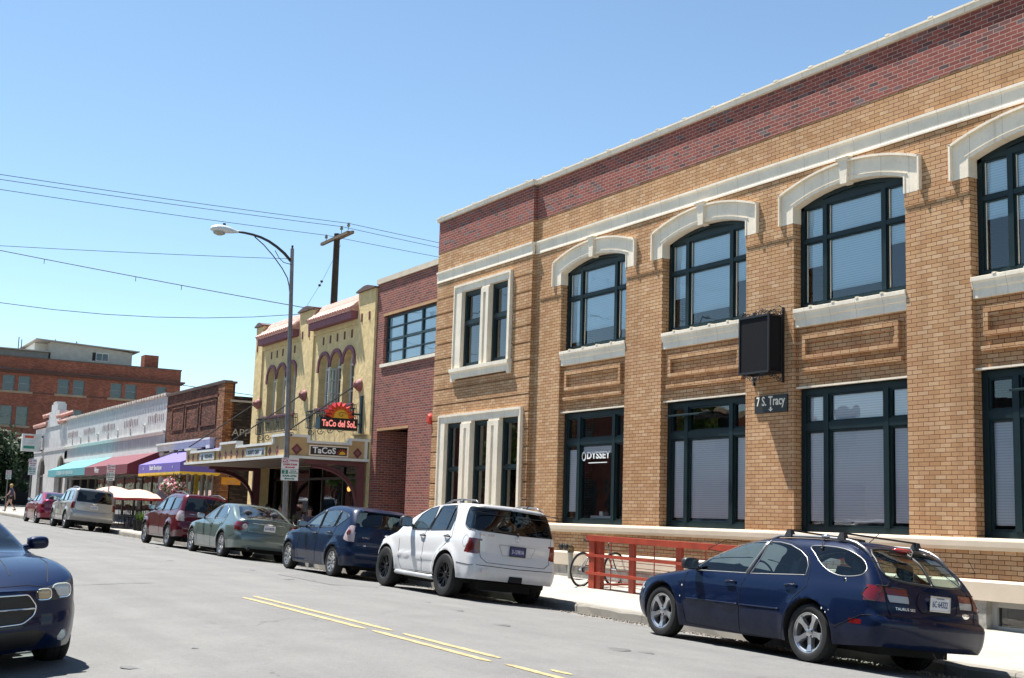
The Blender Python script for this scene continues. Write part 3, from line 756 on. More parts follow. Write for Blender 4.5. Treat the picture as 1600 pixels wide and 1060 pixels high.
# ============================================================ yellow stucco building
TB = thing('stucco_building', (XF, 40.8, 0), 'yellow Spanish-style stucco building with purple arched windows and red tile roof edges', 'building')
def stucco(name, col):
    N = NT(name); v = coords(N); f = noise(N, v, 5, 6, .65); g = noise(N, v, 26, 4, .6); h = noise(N, v, 1.2, 4)
    c = ramp(N, f, [(.3, tuple(x*.82 for x in col)), (.7, tuple(x*1.12 for x in col))])
    c = mixc(N, .5, c, ramp(N, h, [(.3, (.85, .82, .75)), (.65, (1.08, 1.08, 1.08))]), 'MULTIPLY')
    return fin(N, bsdf(N, c, .9, bump=math_(N, 'ADD', f, math_(N, 'MULTIPLY', g, .4)), bdist=.05, bstr=.55, spec=.2))
M_YST = stucco('yellow_stucco', (.66, .51, .27))
M_PUR = plain('purple_trim', (.20, .065, .085), .7, var=.2, scale=8)
M_PLUM = plain('plum_trim', (.11, .03, .035), .6, var=.15)
M_TILE = plain('red_roof_tile', (.50, .27, .22), .7, var=.3, scale=9)
M_WTR = plain('white_trim', (.66, .66, .62), .6, var=.08)
Y0, Y1 = 35.26, 46.34
X0 = XF-.0
towers = [(35.28, 36.6), (40.35, 41.75), (45.55, 46.34)]
bays2 = [(36.6, 40.35), (41.75, 45.55)]
def archop(yc, w_, zb, zs, n=10):
    return [(yc-w_/2, zb)]+[(yc-w_/2*math.cos(t), zs+w_/2*math.sin(t)) for t in [PI*k/n for k in range(n+1)]]+[(yc+w_/2, zb)]
WB, WS = 4.95, 6.28       # window bottom, spring line
sets = [[37.28, 38.34, 39.38], [42.39, 43.43, 44.48]]
ww = .88
# wall as strips with arched openings
m = MB()
X1 = XF+.3
m.box(X0, X1, Y0, 35.6, -.2, 3.9) ; m.box(X0, X1, Y0, Y1, 3.9, WB)
xs_ = [Y0]
allw = sorted(sets[0]+sets[1])
for yc in allw: xs_ += [yc-ww/2, yc+ww/2]
xs_ += [Y1]
for i in range(0, len(xs_), 2): m.box(X0, X1, xs_[i], xs_[i+1], WB, WS)
top = 7.75
prev = Y0
for yc in allw:
    op = archop(yc, ww, WS, WS)[1:-1]
    a, b = yc-ww/2-.05, yc+ww/2+.05
    m.box(X0, X1, prev, a, WS, top)
    m.prism([(a, top), (a, WS), (yc-ww/2, WS)]+op[1:-1]+[(yc+ww/2, WS), (b, WS), (b, top)], 'x', X0, X1)
    prev = b
m.box(X0, X1, prev, Y1, WS, top)
for a, b in towers: m.box(X0-.06, X1+.3, a, b, 7.0 if 0 else top, 8.42)
for a, b in towers: m.box(X0-.06, X0, a+.0, b, 3.9, top)
for a, b in bays2: m.box(X0-.04, X0+.2, a, b, 7.45, 7.62)
m.build('wall', M_YST, TB)
for (a, b) in bays2:            # tile edges under the parapet
    m = MB(); m.box(X0-.28, X0+.1, a+.02, b-.02, 7.62, 7.86); m.build('eave_board', M_PUR, TB)
    m = MB(); n = int((b-a)/.2)
    for k in range(n):
        y = lerp(a+.1, b-.08, k/(n-1))
        m.tube([(X0-.34, y, 7.90), (X0-.1, y, 8.06)], .085, 8); m.tube([(X0-.14, y, 8.05), (X0+.08, y, 8.24)], .08, 8); m.tube([(X0+.04, y, 8.22), (X0+.26, y, 8.44)], .078, 8)
    m.hexa([(X0-.32, a, 7.84), (X0-.32, b, 7.84), (X0+.26, b, 8.38), (X0+.26, a, 8.38), (X0-.32, a, 7.88), (X0-.32, b, 7.88), (X0+.26, b, 8.42), (X0+.26, a, 8.42)])
    m.tube([(X0+.27, a, 8.47), (X0+.27, b, 8.47)], .06, 8)
    m.prism([(X0-.3, 7.86), (X0+.28, 7.86), (X0+.28, 8.38)], 'y', a+.01, b-.01)
    m.build('tile_roof', M_TILE, TB, smooth=True, autos=.8)
for a, b in towers:
    m = MB(); yc = (a+b)/2
    cap = [(a-.06, 8.42), (a-.06, 8.46)]+[(lerp(a, b, t), 8.46+.12*math.sin(PI*t)) for t in (.15, .35, .5, .65, .85)]+[(b+.06, 8.46), (b+.06, 8.42)]
    m.prism(cap, 'x', X0-.14, X1+.34); m.build('parapet_cap', plain('dark_cap', (.10, .06, .05), .8), TB)
M_SLIT = plain('plum_slot', (.13, .03, .03), .8)
m = MB()
slots = []
for s_, zz in ((sets[0], 7.2), (sets[1], 7.2)):
    for k in range(5): slots.append((lerp(s_[0]-.15, s_[2]+.15, k/4), zz, X0))
for a, b in towers:
    for t in ((.3, .75) if b-a > 1.2 else (.7,)): slots.append((lerp(a, b, t), 7.6, X0-.06))
for y, z, x in slots: 
    m = MB(); m.box(x-.02, x+.01, y-.045, y+.045, z-.13, z+.13); m.build('wall_slot', M_SLIT, TB)
for j, s_ in enumerate(sets):
    m = MB()
    for yc in s_:               # purple hood moulds
        def ar(r, n=14): return [(yc-r*math.cos(PI*k/n), WS+r*math.sin(PI*k/n)) for k in range(n+1)]
        A, B = ar(ww/2), ar(ww/2+.12)
        for i in range(14):
            (p, q), (r_, t) = A[i], A[i+1]; (u, v_), (w_, z_) = B[i], B[i+1]
            m.hexa([(X0-.05, p, q), (X0-.05, r_, t), (X0, r_, t), (X0, p, q), (X0-.05, u, v_), (X0-.05, w_, z_), (X0, w_, z_), (X0, u, v_)])
    for e in (s_[0]-ww/2-.13, s_[2]+ww/2+.01): m.box(X0-.05, X0, e, e+.12, WS-.12, WS)
    m.build('arch_moulding', M_PUR, TB)
    m = MB(); m.box(X0-.08, X0+.2, s_[0]-ww/2-.1, s_[2]+ww/2+.1, WB-.1, WB); m.build('window_sill', M_PUR, TB)
    for qi, yc in enumerate(s_):
        m = MB(); X = X0+.24; h = ww/2
        m.box(X, X+.06, yc-h, yc-h+.06, WB, WS); m.box(X, X+.06, yc+h-.06, yc+h, WB, WS); m.box(X, X+.06, yc-h, yc+h, WB, WB+.06)
        m.box(X-.01, X+.05, yc-h, yc+h, WS-.05, WS+.02); m.box(X+.01, X+.04, yc-.02, yc+.02, WB, WS)
        for z in (5.4, 5.85, 6.3): m.box(X+.012, X+.04, yc-h, yc+h, z-.012, z+.012)
        A = [(yc-h*math.cos(PI*k/10), WS+h*math.sin(PI*k/10)) for k in range(11)]; B = [(yc-(h-.06)*math.cos(PI*k/10), WS+(h-.06)*math.sin(PI*k/10)) for k in range(11)]
        for i in range(10):
            m.hexa([(X, B[i][0], B[i][1]), (X, B[i+1][0], B[i+1][1]), (X+.06, B[i+1][0], B[i+1][1]), (X+.06, B[i][0], B[i][1]), (X, A[i][0], A[i][1]), (X, A[i+1][0], A[i+1][1]), (X+.06, A[i+1][0], A[i+1][1]), (X+.06, A[i][0], A[i][1])])
        for t in (.3, .5, .7): m.tube([(X+.02, yc, WS), (X+.02, yc-(h-.04)*math.cos(PI*t), WS+(h-.04)*math.sin(PI*t))], .012, 4)
        o = m.build('arched_window', M_WTR, TB)
        m = MB(); m.face([(X+.04, a, b) for a, b in archop(yc, ww-.04, WB+.02, WS)]); m.build('pane', M_GLASSD, o)
        m = MB(); m.box(X+.35, X+.37, yc-.6, yc+.6, WB-.2, WS+.5); m.build('room_back', M_DARKIN, o)
    # juliet balcony of wrought iron
    m = MB(); a, b = s_[1]-1.95, s_[1]+1.8; xb = X0-.24; zb, zt_ = 4.3, 4.86
    for z in (zb, zt_, zt_-.12):
        m.tube([(X0, a, z), (xb, a, z), (xb, b, z), (X0, b, z)], .016, 5)
    n = 26
    for k in range(n+1):
        y = lerp(a, b, k/n)
        if k % 7 == 3:
            scroll(m, (xb, y, zb+.32), .10, 'y', 1, 1.2, .012); scroll(m, (xb, y, zb+.22), .10, 'y', -1, 1.2, .012)
        else: m.box(xb-.008, xb+.008, y-.008, y+.008, zb, zt_)
    for k in range(1, 4):
        for y in (a, b): m.box(lerp(X0, xb, k/4)-.008, lerp(X0, xb, k/4)+.008, y-.008, y+.008, zb, zt_)
    for k in range(5):
        y = lerp(a+.2, b-.2, k/4); scroll(m, (X0-.14, y, zb-.14), .12, 'x', -1, 1.3, .014)
    m.build('balcony', M_BLACK, TB)
# open casement in the near window group
m = MB(); yc = sets[0][2]; 
def casement(m, p0, p1, z0, z1):
    d = (Vector(p1)-Vector(p0)); nx = Vector((-d.y, d.x)).normalized()*.02
    def bar(a, b, za, zb):
        q0 = Vector(p0)+d*a; q1 = Vector(p0)+d*b
        m.hexa([(q0.x-nx.x, q0.y-nx.y, za), (q1.x-nx.x, q1.y-nx.y, za), (q1.x+nx.x, q1.y+nx.y, za), (q0.x+nx.x, q0.y+nx.y, za), (q0.x-nx.x, q0.y-nx.y, zb), (q1.x-nx.x, q1.y-nx.y, zb), (q1.x+nx.x, q1.y+nx.y, zb), (q0.x+nx.x, q0.y+nx.y, zb)])
    bar(0, .14, z0, z1); bar(.86, 1, z0, z1); bar(.14, .86, z0, z0+.07); bar(.14, .86, z1-.07, z1); bar(.46, .54, z0+.07, z1-.07)
    for t in (.33, .66): bar(.14, .86, lerp(z0, z1, t)-.012, lerp(z0, z1, t)+.012)
casement(m, (X0+.2, sets[0][1]+.40), (X0-.12, sets[0][1]+.30), WB+.02, WS-.05)
m.build('open_casement', M_WTR, TB)
m = MB(); m.face([(X0+.2, sets[0][1]+.40, WB+.05), (X0-.12, sets[0][1]+.30, WB+.05), (X0-.12, sets[0][1]+.30, WS-.08), (X0+.2, sets[0][1]+.40, WS-.08)]); m.build('casement_pane', M_GLASS, TB)
# medallions and rods that hold the canopy
XCN = 13.0
M_MED = plain('pink_medallion', (.24, .085, .075), .6, var=.3, scale=12)
for y in (36.15, 40.85, 45.6):
    m = MB(); m.lathe([(0, -.20), (.08, -.19), (.11, -.14), (.16, -.11), (.20, -.05), (.20, .0)], 14, 'x', (X0-.06, y, 5.46)); m.ball((X0-.22, y, 5.46), .09, 1, (1, 1, 1.5))
    m.build('medallion', M_MED, TB, smooth=True, autos=.5)
    m = MB(); m.tube([(X0-.2, y, 5.46), (XCN+.15, y+.3, 3.72)], .025, 6); m.build('canopy_rod', M_BLACK, TB)
# canopy over the pavement
CY0, CY1 = 35.42, 45.65; cz0, cz1 = 3.36, 3.95
def step_prof(y0, y1, steps, zb, za, X, m, th, face=True):
    pass
m = MB()
steps = [(35.42, 36.42, 3.70), (36.42, 39.8, 3.48), (39.8, 41.5, 3.64), (41.5, 44.9, 3.45), (44.9, 45.65, 3.57)]
for a, b, zt_ in steps: m.box(XCN, XCN+.1, a, b, 3.13, zt_)
e_steps = [(XCN+.1, 13.68, 3.69), (13.68, 15.02, 3.53), (15.02, X0-.02, 3.67)]
for a, b, zt_ in e_steps: m.box(a, b, CY0, CY0+.1, 3.13, zt_)
m.box(XCN+.1, X0, CY1-.1, CY1, 3.13, 3.55)
m.build('canopy_fascia', plain('canopy_tan', (.46, .31, .15), .75, var=.12), TB)
m = MB()
for a, b, zt_ in steps: m.box(XCN-.07, XCN+.16, a-(.07 if a < 36 else 0)-.0, b+.05, zt_, zt_+.075)
for i in range(len(steps)-1):
    y = steps[i][1]; za, zb = sorted((steps[i][2], steps[i+1][2])); m.box(XCN-.06, XCN+.15, y-.05, y+.06, za, zb+.0)
for a, b, zt_ in e_steps: m.box(a, b+.05, CY0-.07, CY0+.16, zt_, zt_+.075)
for i in range(2):
    x = e_steps[i][1]; za, zb = sorted((e_steps[i][2], e_steps[i+1][2])); m.box(x-.04, x+.06, CY0-.06, CY0+.15, za, zb)
m.box(XCN-.07, XCN+.02, CY0-.07, CY1, 3.065, 3.14); m.box(XCN+.02, X0, CY0-.07, CY0+.02, 3.065, 3.14); m.box(X0-.14, X0-.05, CY0-.04, CY0, 3.14, 3.67)
m.build('canopy_trim', M_WTR, TB)
m = MB(); m.box(XCN+.02, X0, CY0+.02, CY1, 3.04, 3.10); m.build('canopy_ceiling', plain('canopy_soffit', (.10, .065, .045), .8), TB)
m = MB(); m.box(XCN+.1, X0, CY0+.1, CY1-.1, 3.3, 3.35); m.build('canopy_deck', M_DARKIN, TB)
M_DIA = plain('maroon_diamond', (.15, .035, .035), .6)
def diamond(y=None, x=None, z=3.7, w_=.13, h=.24):
    for k, (s, mat) in enumerate(((1, M_DIA), (.5, plain('pink_diamond', (.22, .09, .09), .6)))):
        m = MB()
        if x is None: m.prism([(y-w_*s, z), (y, z-h*s), (y+w_*s, z), (y, z+h*s)], 'x', XCN-.012-.004*k, XCN)
        else: m.prism([(x-w_*s, z), (x, z-h*s), (x+w_*s, z), (x, z+h*s)], 'y', CY0-.012-.004*k, CY0)
        m.build('diamond', mat, TB)
for y in (36.12, 36.74, 39.27, 39.87, 40.46, 41.05, 41.67, 44.15, 44.75, 45.33): diamond(y=y, z=3.29, h=.145, w_=.12)
diamond(x=13.35, w_=.17, h=.17, z=3.33); diamond(x=15.29, w_=.15, h=.165, z=3.31)
# storefront below
m = MB()
m.box(X0, X0+.3, 35.6, 36.0, -.2, 3.9); m.box(X0-.03, X0+.3, 45.0, 46.34, -.2, 3.9); m.box(X0, X0+.3, 36, 45, 3.05, 3.9)
m.build('pier', M_YST, TB)
M_WOODF = plain('dark_storefront_frame', (.03, .02, .018), .5)
SX = X0+.5
m = MB(); yy = [36.0, 36.75, 38.5, 40.3, 41.5, 43.2, 45.0]
for y in yy: m.box(SX, SX+.1, y-.04, y+.04, -.2, 3.05)
m.box(SX, SX+.1, 36, 45, .25, .75); m.box(SX, SX+.1, 36, 45, 2.6, 2.68); m.box(SX, SX+.1, 36, 45, 3.0, 3.1)
m.build('storefront_frame', M_WOODF, TB)
M_SFG = glass('storefront_glass', (.7, .75, .72), .85)
for i in range(len(yy)-1):
    if i == 3: continue
    m = MB(); m.face([(SX+.05, yy[i]+.04, .75), (SX+.05, yy[i]+.04, 3.2), (SX+.05, yy[i+1]-.04, 3.2), (SX+.05, yy[i+1]-.04, .75)]); m.build('shop_window', M_SFG, TB)
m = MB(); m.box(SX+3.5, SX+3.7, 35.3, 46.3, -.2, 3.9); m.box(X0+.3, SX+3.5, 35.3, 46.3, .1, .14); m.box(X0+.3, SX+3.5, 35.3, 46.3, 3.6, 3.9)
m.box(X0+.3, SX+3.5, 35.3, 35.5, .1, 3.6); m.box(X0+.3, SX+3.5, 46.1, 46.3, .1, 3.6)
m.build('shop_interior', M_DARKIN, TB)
ri = random.Random(4)
for k in range(14):     # pictures, notices and counter seen through the glass
    y = ri.uniform(36.5, 44.6); z = ri.uniform(1.4, 2.7); m = MB(); m.box(SX+3.42, SX+3.5, y, y+ri.uniform(.2, .6), z, z+ri.uniform(.2, .5))
    m.build('picture', plain('poster%d' % (k % 4), [(.12, .04, .03), (.1, .1, .04), (.12, .1, .06), (.05, .08, .1)][k % 4], .6), TB)
m = MB(); m.box(SX+2.0, SX+2.5, 37, 43.5, .1, 1.3); m.build('counter', plain('counter_wood', (.10, .05, .03), .5), TB)
M_GLOW = NT('warm_lamp'); e = M_GLOW.n('ShaderNodeEmission'); e.inputs[0].default_value = (1, .45, .12, 1); e.inputs[1].default_value = 1.5; M_GLOW.l(e.outputs[0], M_GLOW.out.inputs[0]); M_GLOW = M_GLOW.m
for (x, y, z) in ((SX+2.2, 40.4, 2.35), (SX+2.2, 38.9, 2.35), (SX+2.4, 43.6, 2.4)):
    m = MB(); m.ball((x, y, z), .07, 2, (1, 1, 1.4)); m.build('pendant_lamp', M_GLOW, TB, smooth=True)
m = MB(); m.box(XF+1.0, XF+1.02, 37.6, 39.1, 2.97, 3.15); m.build('light_strip', plain('pale_strip', (.7, .66, .45), .6), TB)
# scroll brackets under the canopy ends
for y in (CY0+.16, 45.05):
    m = MB()
    arc = [(X0-.32-1.25*math.sin(t), 3.2-.12-1.25*(1-math.cos(t))-.0) for t in [PI/2*k/12 for k in range(13)]]
    arc = [(X0-1.75+1.43*math.sin(PI/2*k/14), 2.84-1.05*(1-math.cos(PI/2*k/14))) for k in range(15)]
    m.box(X0-.3, X0-.05, y-.07, y+.07, 1.45, 3.04); m.box(X0-1.95, X0-.3, y-.07, y+.07, 2.93, 3.04)
    for i in range(14):
        (p, q), (r_, t) = arc[i], arc[i+1]; m.hexa([(p, y-.05, q-.0), (r_, y-.05, t), (r_, y+.05, t), (p, y+.05, q), (p+.03, y-.05, q+.13), (r_+.05, y-.05, t+.12), (r_+.05, y+.05, t+.12), (p+.03, y+.05, q+.13)])
    m.build('bracket', M_PLUM, TB)
    m = MB(); m.tube([(x-.0, y-.08, z+.0) for x, z in arc], .035, 6); m.build('bracket_moulding', M_PLUM, TB)
m = MB(); m.box(XF+.35, 30, Y0, Y1, 7.9, 8.0); m.box(29.8, 30, Y0, Y1, -.2, 7.9); m.box(XF+.35, 29.8, Y1-.2, Y1, -.2, 7.9)
m.box(XF+.3, 29.8, Y0, Y0+.03, -.2, 7.9); m.build('rear_wall', M_YST, TB)

# canopy sign boards
M_LB = plain('pale_blue_board', (.50, .55, .56), .5); M_INK = plain('dark_ink', (.03, .04, .05), .6)
M_GOLD = plain('gold_frame', (.35, .26, .10), .5)
for y, txt, lab, sx_ in ((43.02, 'TACO del SOL', 'pale blue lettered board on the far end of the long canopy side', 0), (37.98, 'A BURRITO CRAFT', 'pale blue lettered board on the canopy side nearer the corner', 1)):
    S = thing('sign_board', (XCN-.03, y, 3.65), lab, 'sign')
    w_ = .85 if sx_ == 0 else .92
    m = MB(); m.box(XCN-.04, XCN-.015, y-w_, y+w_, 3.18, 3.415); m.build('board', M_LB, S)
    m = MB(); 
    for a, b, c, d in ((y-w_-.04, y+w_+.04, 3.155, 3.18), (y-w_-.04, y+w_+.04, 3.415, 3.44), (y-w_-.04, y-w_, 3.18, 3.415), (y+w_, y+w_+.04, 3.18, 3.415)): m.box(XCN-.05, XCN-.014, a, b, c, d)
    m.build('frame', M_GOLD, S)
    lettering(txt if sx_ else 'TACO del SOL', .16, (XCN-.043, y+(-.22 if not sx_ else .22), 3.295), (0, -1, 0), (0, 0, 1), M_INK, S, width=.9 if not sx_ else 1.25, bold=.006)
    m = MB(); yc = y+.52 if not sx_ else y-.72
    for t in range(7):
        a = PI*t/6; m.prism([(yc-.05*math.sin(a)-.05*math.cos(a), 3.20+.02), (yc+.15*math.cos(a), 3.21+.17*math.sin(a)), (yc+.05*math.sin(a)+.05*math.cos(a), 3.23)], 'x', XCN-.044-.0005*t, XCN-.041)
    m.prism([(yc+.1*math.cos(PI*k/8), 3.2+.1*math.sin(PI*k/8)) for k in range(9)], 'x', XCN-.05, XCN-.041)
    m.build('sun_emblem', M_INK, S)
S = thing('sign_board', (14.15, CY0-.03, 3.65), 'black board reading TaCoS with a small sun, on the short canopy end', 'sign')
m = MB(); m.box(13.76, 14.93, CY0-.05, CY0-.01, 3.20, 3.445); m.build('board', plain('board_black', (.012, .012, .012), .4), S)
m = MB()
for a, b, c, d in ((13.72, 14.97, 3.165, 3.20), (13.72, 14.97, 3.445, 3.48), (13.72, 13.76, 3.20, 3.445), (14.93, 14.97, 3.20, 3.445)): m.box(a, b, CY0-.06, CY0-.008, c, d)
m.build('frame', M_CREAM, S)
lettering('TaCoS', .25, (14.2, CY0-.055, 3.325), (1, 0, 0), (0, 0, 1), MC['white_letter'], S, width=.74, bold=.006)
m = MB(); m.prism([(14.78+.1*math.cos(PI*k/10), 3.235+.10*math.sin(PI*k/10)) for k in range(11)], 'y', CY0-.058, CY0-.05); m.build('sun_disc', plain('sun_yellow', (.75, .42, .04), .5), S)
m = MB()
for k in range(9):
    a = PI*k/8; c, s = math.cos(a), math.sin(a)
    m.prism([(14.78+.12*c-.015*s, 3.235+.12*s+.015*c), (14.78+.19*c, 3.235+.19*s), (14.78+.12*c+.015*s, 3.235+.12*s-.015*c)], 'y', CY0-.058, CY0-.05)
m.build('sun_rays', plain('ray_red', (.55, .06, .02), .5), S)
# hanging neon sign with the sun
HS = thing('hanging_sign', (15.0, 35.9, 4.9), 'red and orange sun sign above black Taco del Sol box, held on a wall bracket', 'sign')
hy = 35.75; hx0, hx1 = 14.17, 15.40
m = MB(); m.box(hx0, hx1, hy, hy+.36, 4.01, 4.36); m.build('sign_box', MC['board_black'], HS)
m = MB(); m.box(hx0-.002, hx0+.0, hy+.02, hy+.34, 4.03, 4.34); m.build('side_panel', M_STEEL, HS)
M_NEON = NT('neon_pink'); b_ = M_NEON.n('ShaderNodeEmission'); b_.inputs[0].default_value = (1, .30, .26, 1); b_.inputs[1].default_value = .45; M_NEON.l(b_.outputs[0], M_NEON.out.inputs[0]); M_NEON = M_NEON.m
lettering('TaCo del SoL', .27, ((hx0+hx1)/2, hy-.006, 4.18), (1, 0, 0), (0, 0, 1), M_NEON, HS, width=1.12, bold=.008)
cx = 14.83; R0, R1 = .33, .50
for mat, off, nm in ((plain('sun_red', (.48, .025, .02), .4), 0, 'sun_rays'), (plain('sun_orange', (.62, .10, .015), .4), -.02, 'sun_inner_rays')):
    pts = []; n = 9
    for k in range(n):
        a0 = PI*(k)/n; a1 = PI*(k+1)/n; am = (a0+a1)/2
        if off == 0: pts += [(cx+(R0+.02)*math.cos(a0), 4.36+(R0+.02)*math.sin(a0)), (cx+R1*math.cos(am), 4.36+R1*math.sin(am)*1.0)]
        else: pts += [(cx+(R0-.05)*math.cos(a0), 4.36+(R0-.05)*math.sin(a0)), (cx+(R1-.08)*math.cos(am), 4.36+(R1-.08)*math.sin(am))]
    pts.append((cx-(R0 if off == 0 else R0-.05), 4.36))
    m = MB(); m.prism(pts, 'y', hy+.02+off, hy+(.34 if off == 0 else .02)); m.build(nm, mat, HS)
m = MB(); m.prism([(cx+.24*math.cos(PI*k/14), 4.36+.26*math.sin(PI*k/14)) for k in range(15)], 'y', hy-.02, hy+.0); m.build('sun_disc', plain('sun_gold', (.72, .38, .03), .4), HS)
m = MB(); m.tube([(cx+.02+(.15-.0098*k)*math.cos(k*.5+.3), hy-.026, 4.46+(.09-.0056*k)*math.sin(k*.5+.3)) for k in range(15)], .008, 4); m.build('sun_spiral', M_INK, HS)
m = MB(); m.box(X0-.12, X0-.07, hy+.1, hy+.25, 3.95, 5.1); m.box(hx1, X0-.1, hy+.15, hy+.2, 4.2, 4.25); m.box(15.1, X0-.1, hy+.15, hy+.2, 4.5, 4.55); m.box(15.1, 15.14, hy+.15, hy+.2, 4.36, 4.7); m.box(15.28, 15.32, hy+.15, hy+.2, 4.36, 4.7); m.box(15.1, 15.32, hy+.15, hy+.2, 4.68, 4.72)
m.build('bracket', M_STEEL, HS)

# ============================================================ brown brick shop with white cornice
BB = thing('brick_building', (XF, 54.3, 0), 'low brown brick shop building with blind panels and a purple awning', 'building')
a, b = 49.95, 58.6
m = MB(); m.box(XF, XF+.4, a, b, 4.9, 6.6)
m.box(XF, XF+.4, a, b, 4.38, 4.9)
m.build('wall', M_BROWN, BB)
m = MB()
for p, q in ((51.0, 53.2), (53.5, 55.4), (55.7, 57.6)):
    for (y, y2, z, z2) in ((p, q, 5.95, 6.0), (p, q, 4.95, 5.0), (p, p+.06, 5.0, 5.95), (q-.06, q, 5.0, 5.95)): m.box(XF-.03, XF, y, y2, z, z2)
m.box(XF-.04, XF, 50.6, b, 6.1, 6.2)
m.build('brick_panel', M_BROWN, BB)
m = MB(); m.box(XF-.03, XF+.35, 49.9, 50.75, -.2, 4.38); m.box(XF-.04, XF+.3, 49.92, 50.75, 4.38, 6.62); m.build('corner_pier', M_ORBR, BB)
m = MB(); m.box(XF-.07, XF+.45, 49.85, b, 6.6, 6.68)
y = 50
while y < b: m.box(XF-.08, XF+.3, y, y+.2, 6.66, 6.72); y += .3
m.build('coping', plain('dark_coping', (.12, .08, .06), .85), BB)
m = MB(); m.box(XF-.18, XF, 51.0, 59.2, 4.06, 4.42); m.box(XF-.24, XF, 50.9, 59.2, 4.34, 4.42); m.box(XF-.2, XF, 50.98, 51.5, 3.98, 4.35); m.build('cornice', M_WTR, BB)
m = MB()
for y in (52.2, 53.6, 55.0, 56.4): m.tube([(XF-.1, y, 4.02), (XF-.35, y, 3.98), (XF-.38, y, 3.8)], .03, 6)
m.box(XF-.02, XF+.25, 51, 58.6, 2.95, 4.0); m.box(XF, XF+.25, 50.75, 58.6, -.2, .8)
m.build('shopfront', plain('shop_grey', (.28, .27, .25), .7), BB)
m = MB()
for y in (51.3, 52.1, 52.9, 54.3, 56.2, 58.1): m.box(XF+.1, XF+.2, y-.05, y+.05, .8, 2.95)
m.box(XF-.3, XF-.24, 53.55, 53.65, .3, 3.0)
m.build('mullion', plain('pale_mullion', (.5, .5, .48), .6), BB, split=True)
m = MB(); m.face([(XF+.15, 50.75, .8), (XF+.15, 50.75, 2.95), (XF+.15, 58.6, 2.95), (XF+.15, 58.6, .8)]); m.build('shop_window', M_GLASSD, BB)
m = MB(); m.box(XF+1.5, XF+1.6, 50.7, 58.6, -.2, 4.3); m.box(XF+.3, 29, 50, 58.5, 6.0, 6.1); m.build('rear_wall', M_DARKB, BB)
m = MB(); m.box(XF+.2, XF+.24, 50.8, 53.4, 1.0, 2.95); m.build('yellow_panel', plain('yellow_panel', (.55, .38, .03), .6), BB)
m = MB(); m.box(XF-.06, XF+.1, 53.2, 53.32, .3, 2.95); m.build('yellow_post', MC['yellow_panel'], BB)
# sooty side wall facing the camera, with ghost lettering
m = MB(); m.box(XF+.4, 30, 49.9, 50.0, -.2, 5.85); m.build('side_wall', M_DARKB, BB)
m = MB(); m.box(XF+.2, 30, 49.85, 50.05, 5.85, 5.93); m.build('side_coping', plain('grey_cap', (.35, .33, .3), .8), BB)
W2 = plain('ghost_white', (.35, .34, .32), .9, var=.5, scale=14)
lettering('APPLIANCE', .42, (17.15, 49.89, 4.6), (1, 0, 0), (0, 0, 1), W2, BB, width=2.3, name='ghost_sign', extrude=.001)
# gap building between: dark brick wall below canopy level with orange sign
GW = thing('brick_wall', (XF+3, 48, 0), 'dark sooty brick wall set back in the gap beside the yellow building', 'wall')
m = MB(); m.box(XF+2.6, XF+2.8, 46.34, 49.9, -.2, 5.6); m.build('wall', M_DARKB, GW)
OS = thing('shop_sign', (16.1, 49.8, 2.5), 'small orange sign with a pale fan shape on the sooty side wall', 'sign')
m = MB(); m.prism([(15.68, 2.50), (16.47, 2.50), (16.47, 2.79), (15.68, 2.79)], 'y', 49.82, 49.88); m.build('panel', plain('orange_sign', (.62, .26, .015), .5), OS, bevel=.01)
m = MB()
for k in range(9):
    a = PI*k/8; m.tube([(16.08+.06*math.cos(a), 49.81, 2.53+.05*math.sin(a)), (16.08+.22*math.cos(a), 49.81, 2.53+.18*math.sin(a))], .008, 4)
m.build('fan_motif', plain('tan_paint', (.5, .35, .2), .6), OS)
def awning(parent, y0, y1, zb, zf, zt, xf, xb, mat, mside, mval=None, scallop=None, name='awning', label=None):
    """sloping cloth on a frame: top slope, front valance, closed ends"""
    t = .012; m = MB()
    m.hexa([(xb, y0, zt-t), (xf, y0, zf-t), (xf, y1, zf-t), (xb, y1, zt-t), (xb, y0, zt), (xf, y0, zf), (xf, y1, zf), (xb, y1, zt)])
    m.box(xf-.006, xf+.006, y0, y1, zb, zf-t)
    for y in (y0, y1):
        m.prism([(xb, zt-t), (xf+.006, zf-t), (xf+.006, zb), (xb, zb)], 'y', y-.006, y+.006)
    o = m.build(name, mat, parent, label=label)
    if scallop:
        m = MB(); n = int((y1-y0)/.3)
        for k in range(n):
            a = lerp(y0, y1, k/n); b = lerp(y0, y1, (k+1)/n)
            m.prism([(a, zb)]+[(lerp(a, b, j/6), zb-.06-.07*math.sin(PI*j/6)) for j in range(7)]+[(b, zb)], 'x', xf-.004, xf+.004)
        n = int((xb-xf)/.3)
        for k in range(n):
            a = lerp(xf, xb, k/n); b = lerp(xf, xb, (k+1)/n)
            for y in (y0, y1): m.prism([(a, zb)]+[(lerp(a, b, j/6), zb-.06-.07*math.sin(PI*j/6)) for j in range(7)]+[(b, zb)], 'y', y-.004, y+.004)
        m.build('scalloped_edge', scallop, o)
    m = MB()
    for k in range(5):
        y = lerp(y0+.02, y1-.02, k/4); m.tube([(xb, y, zt-.03), (xf+.02, y, zf-.03)], .015, 5); m.tube([(xb, y, zb+.02), (xf+.02, y, zb+.02)], .015, 5)
    m.build('awning_frame', MC['pale_mullion'], o)
    return o
aw = awning(BB, 49.9, 56.4, 2.95, 3.32, 3.98, 14.0, XF-.02, plain('purple_cloth', (.13, .10, .36), .8, var=.08), None, scallop=plain('yellow_scallop', (.7, .45, .04), .7), label='purple awning with a yellow scalloped edge')
lettering('Bath Boutique', .26, (13.99, 53.6, 3.15), (0, -1, 0), (0, 0, 1), MC['white_letter'], aw, width=1.9, bold=.004)
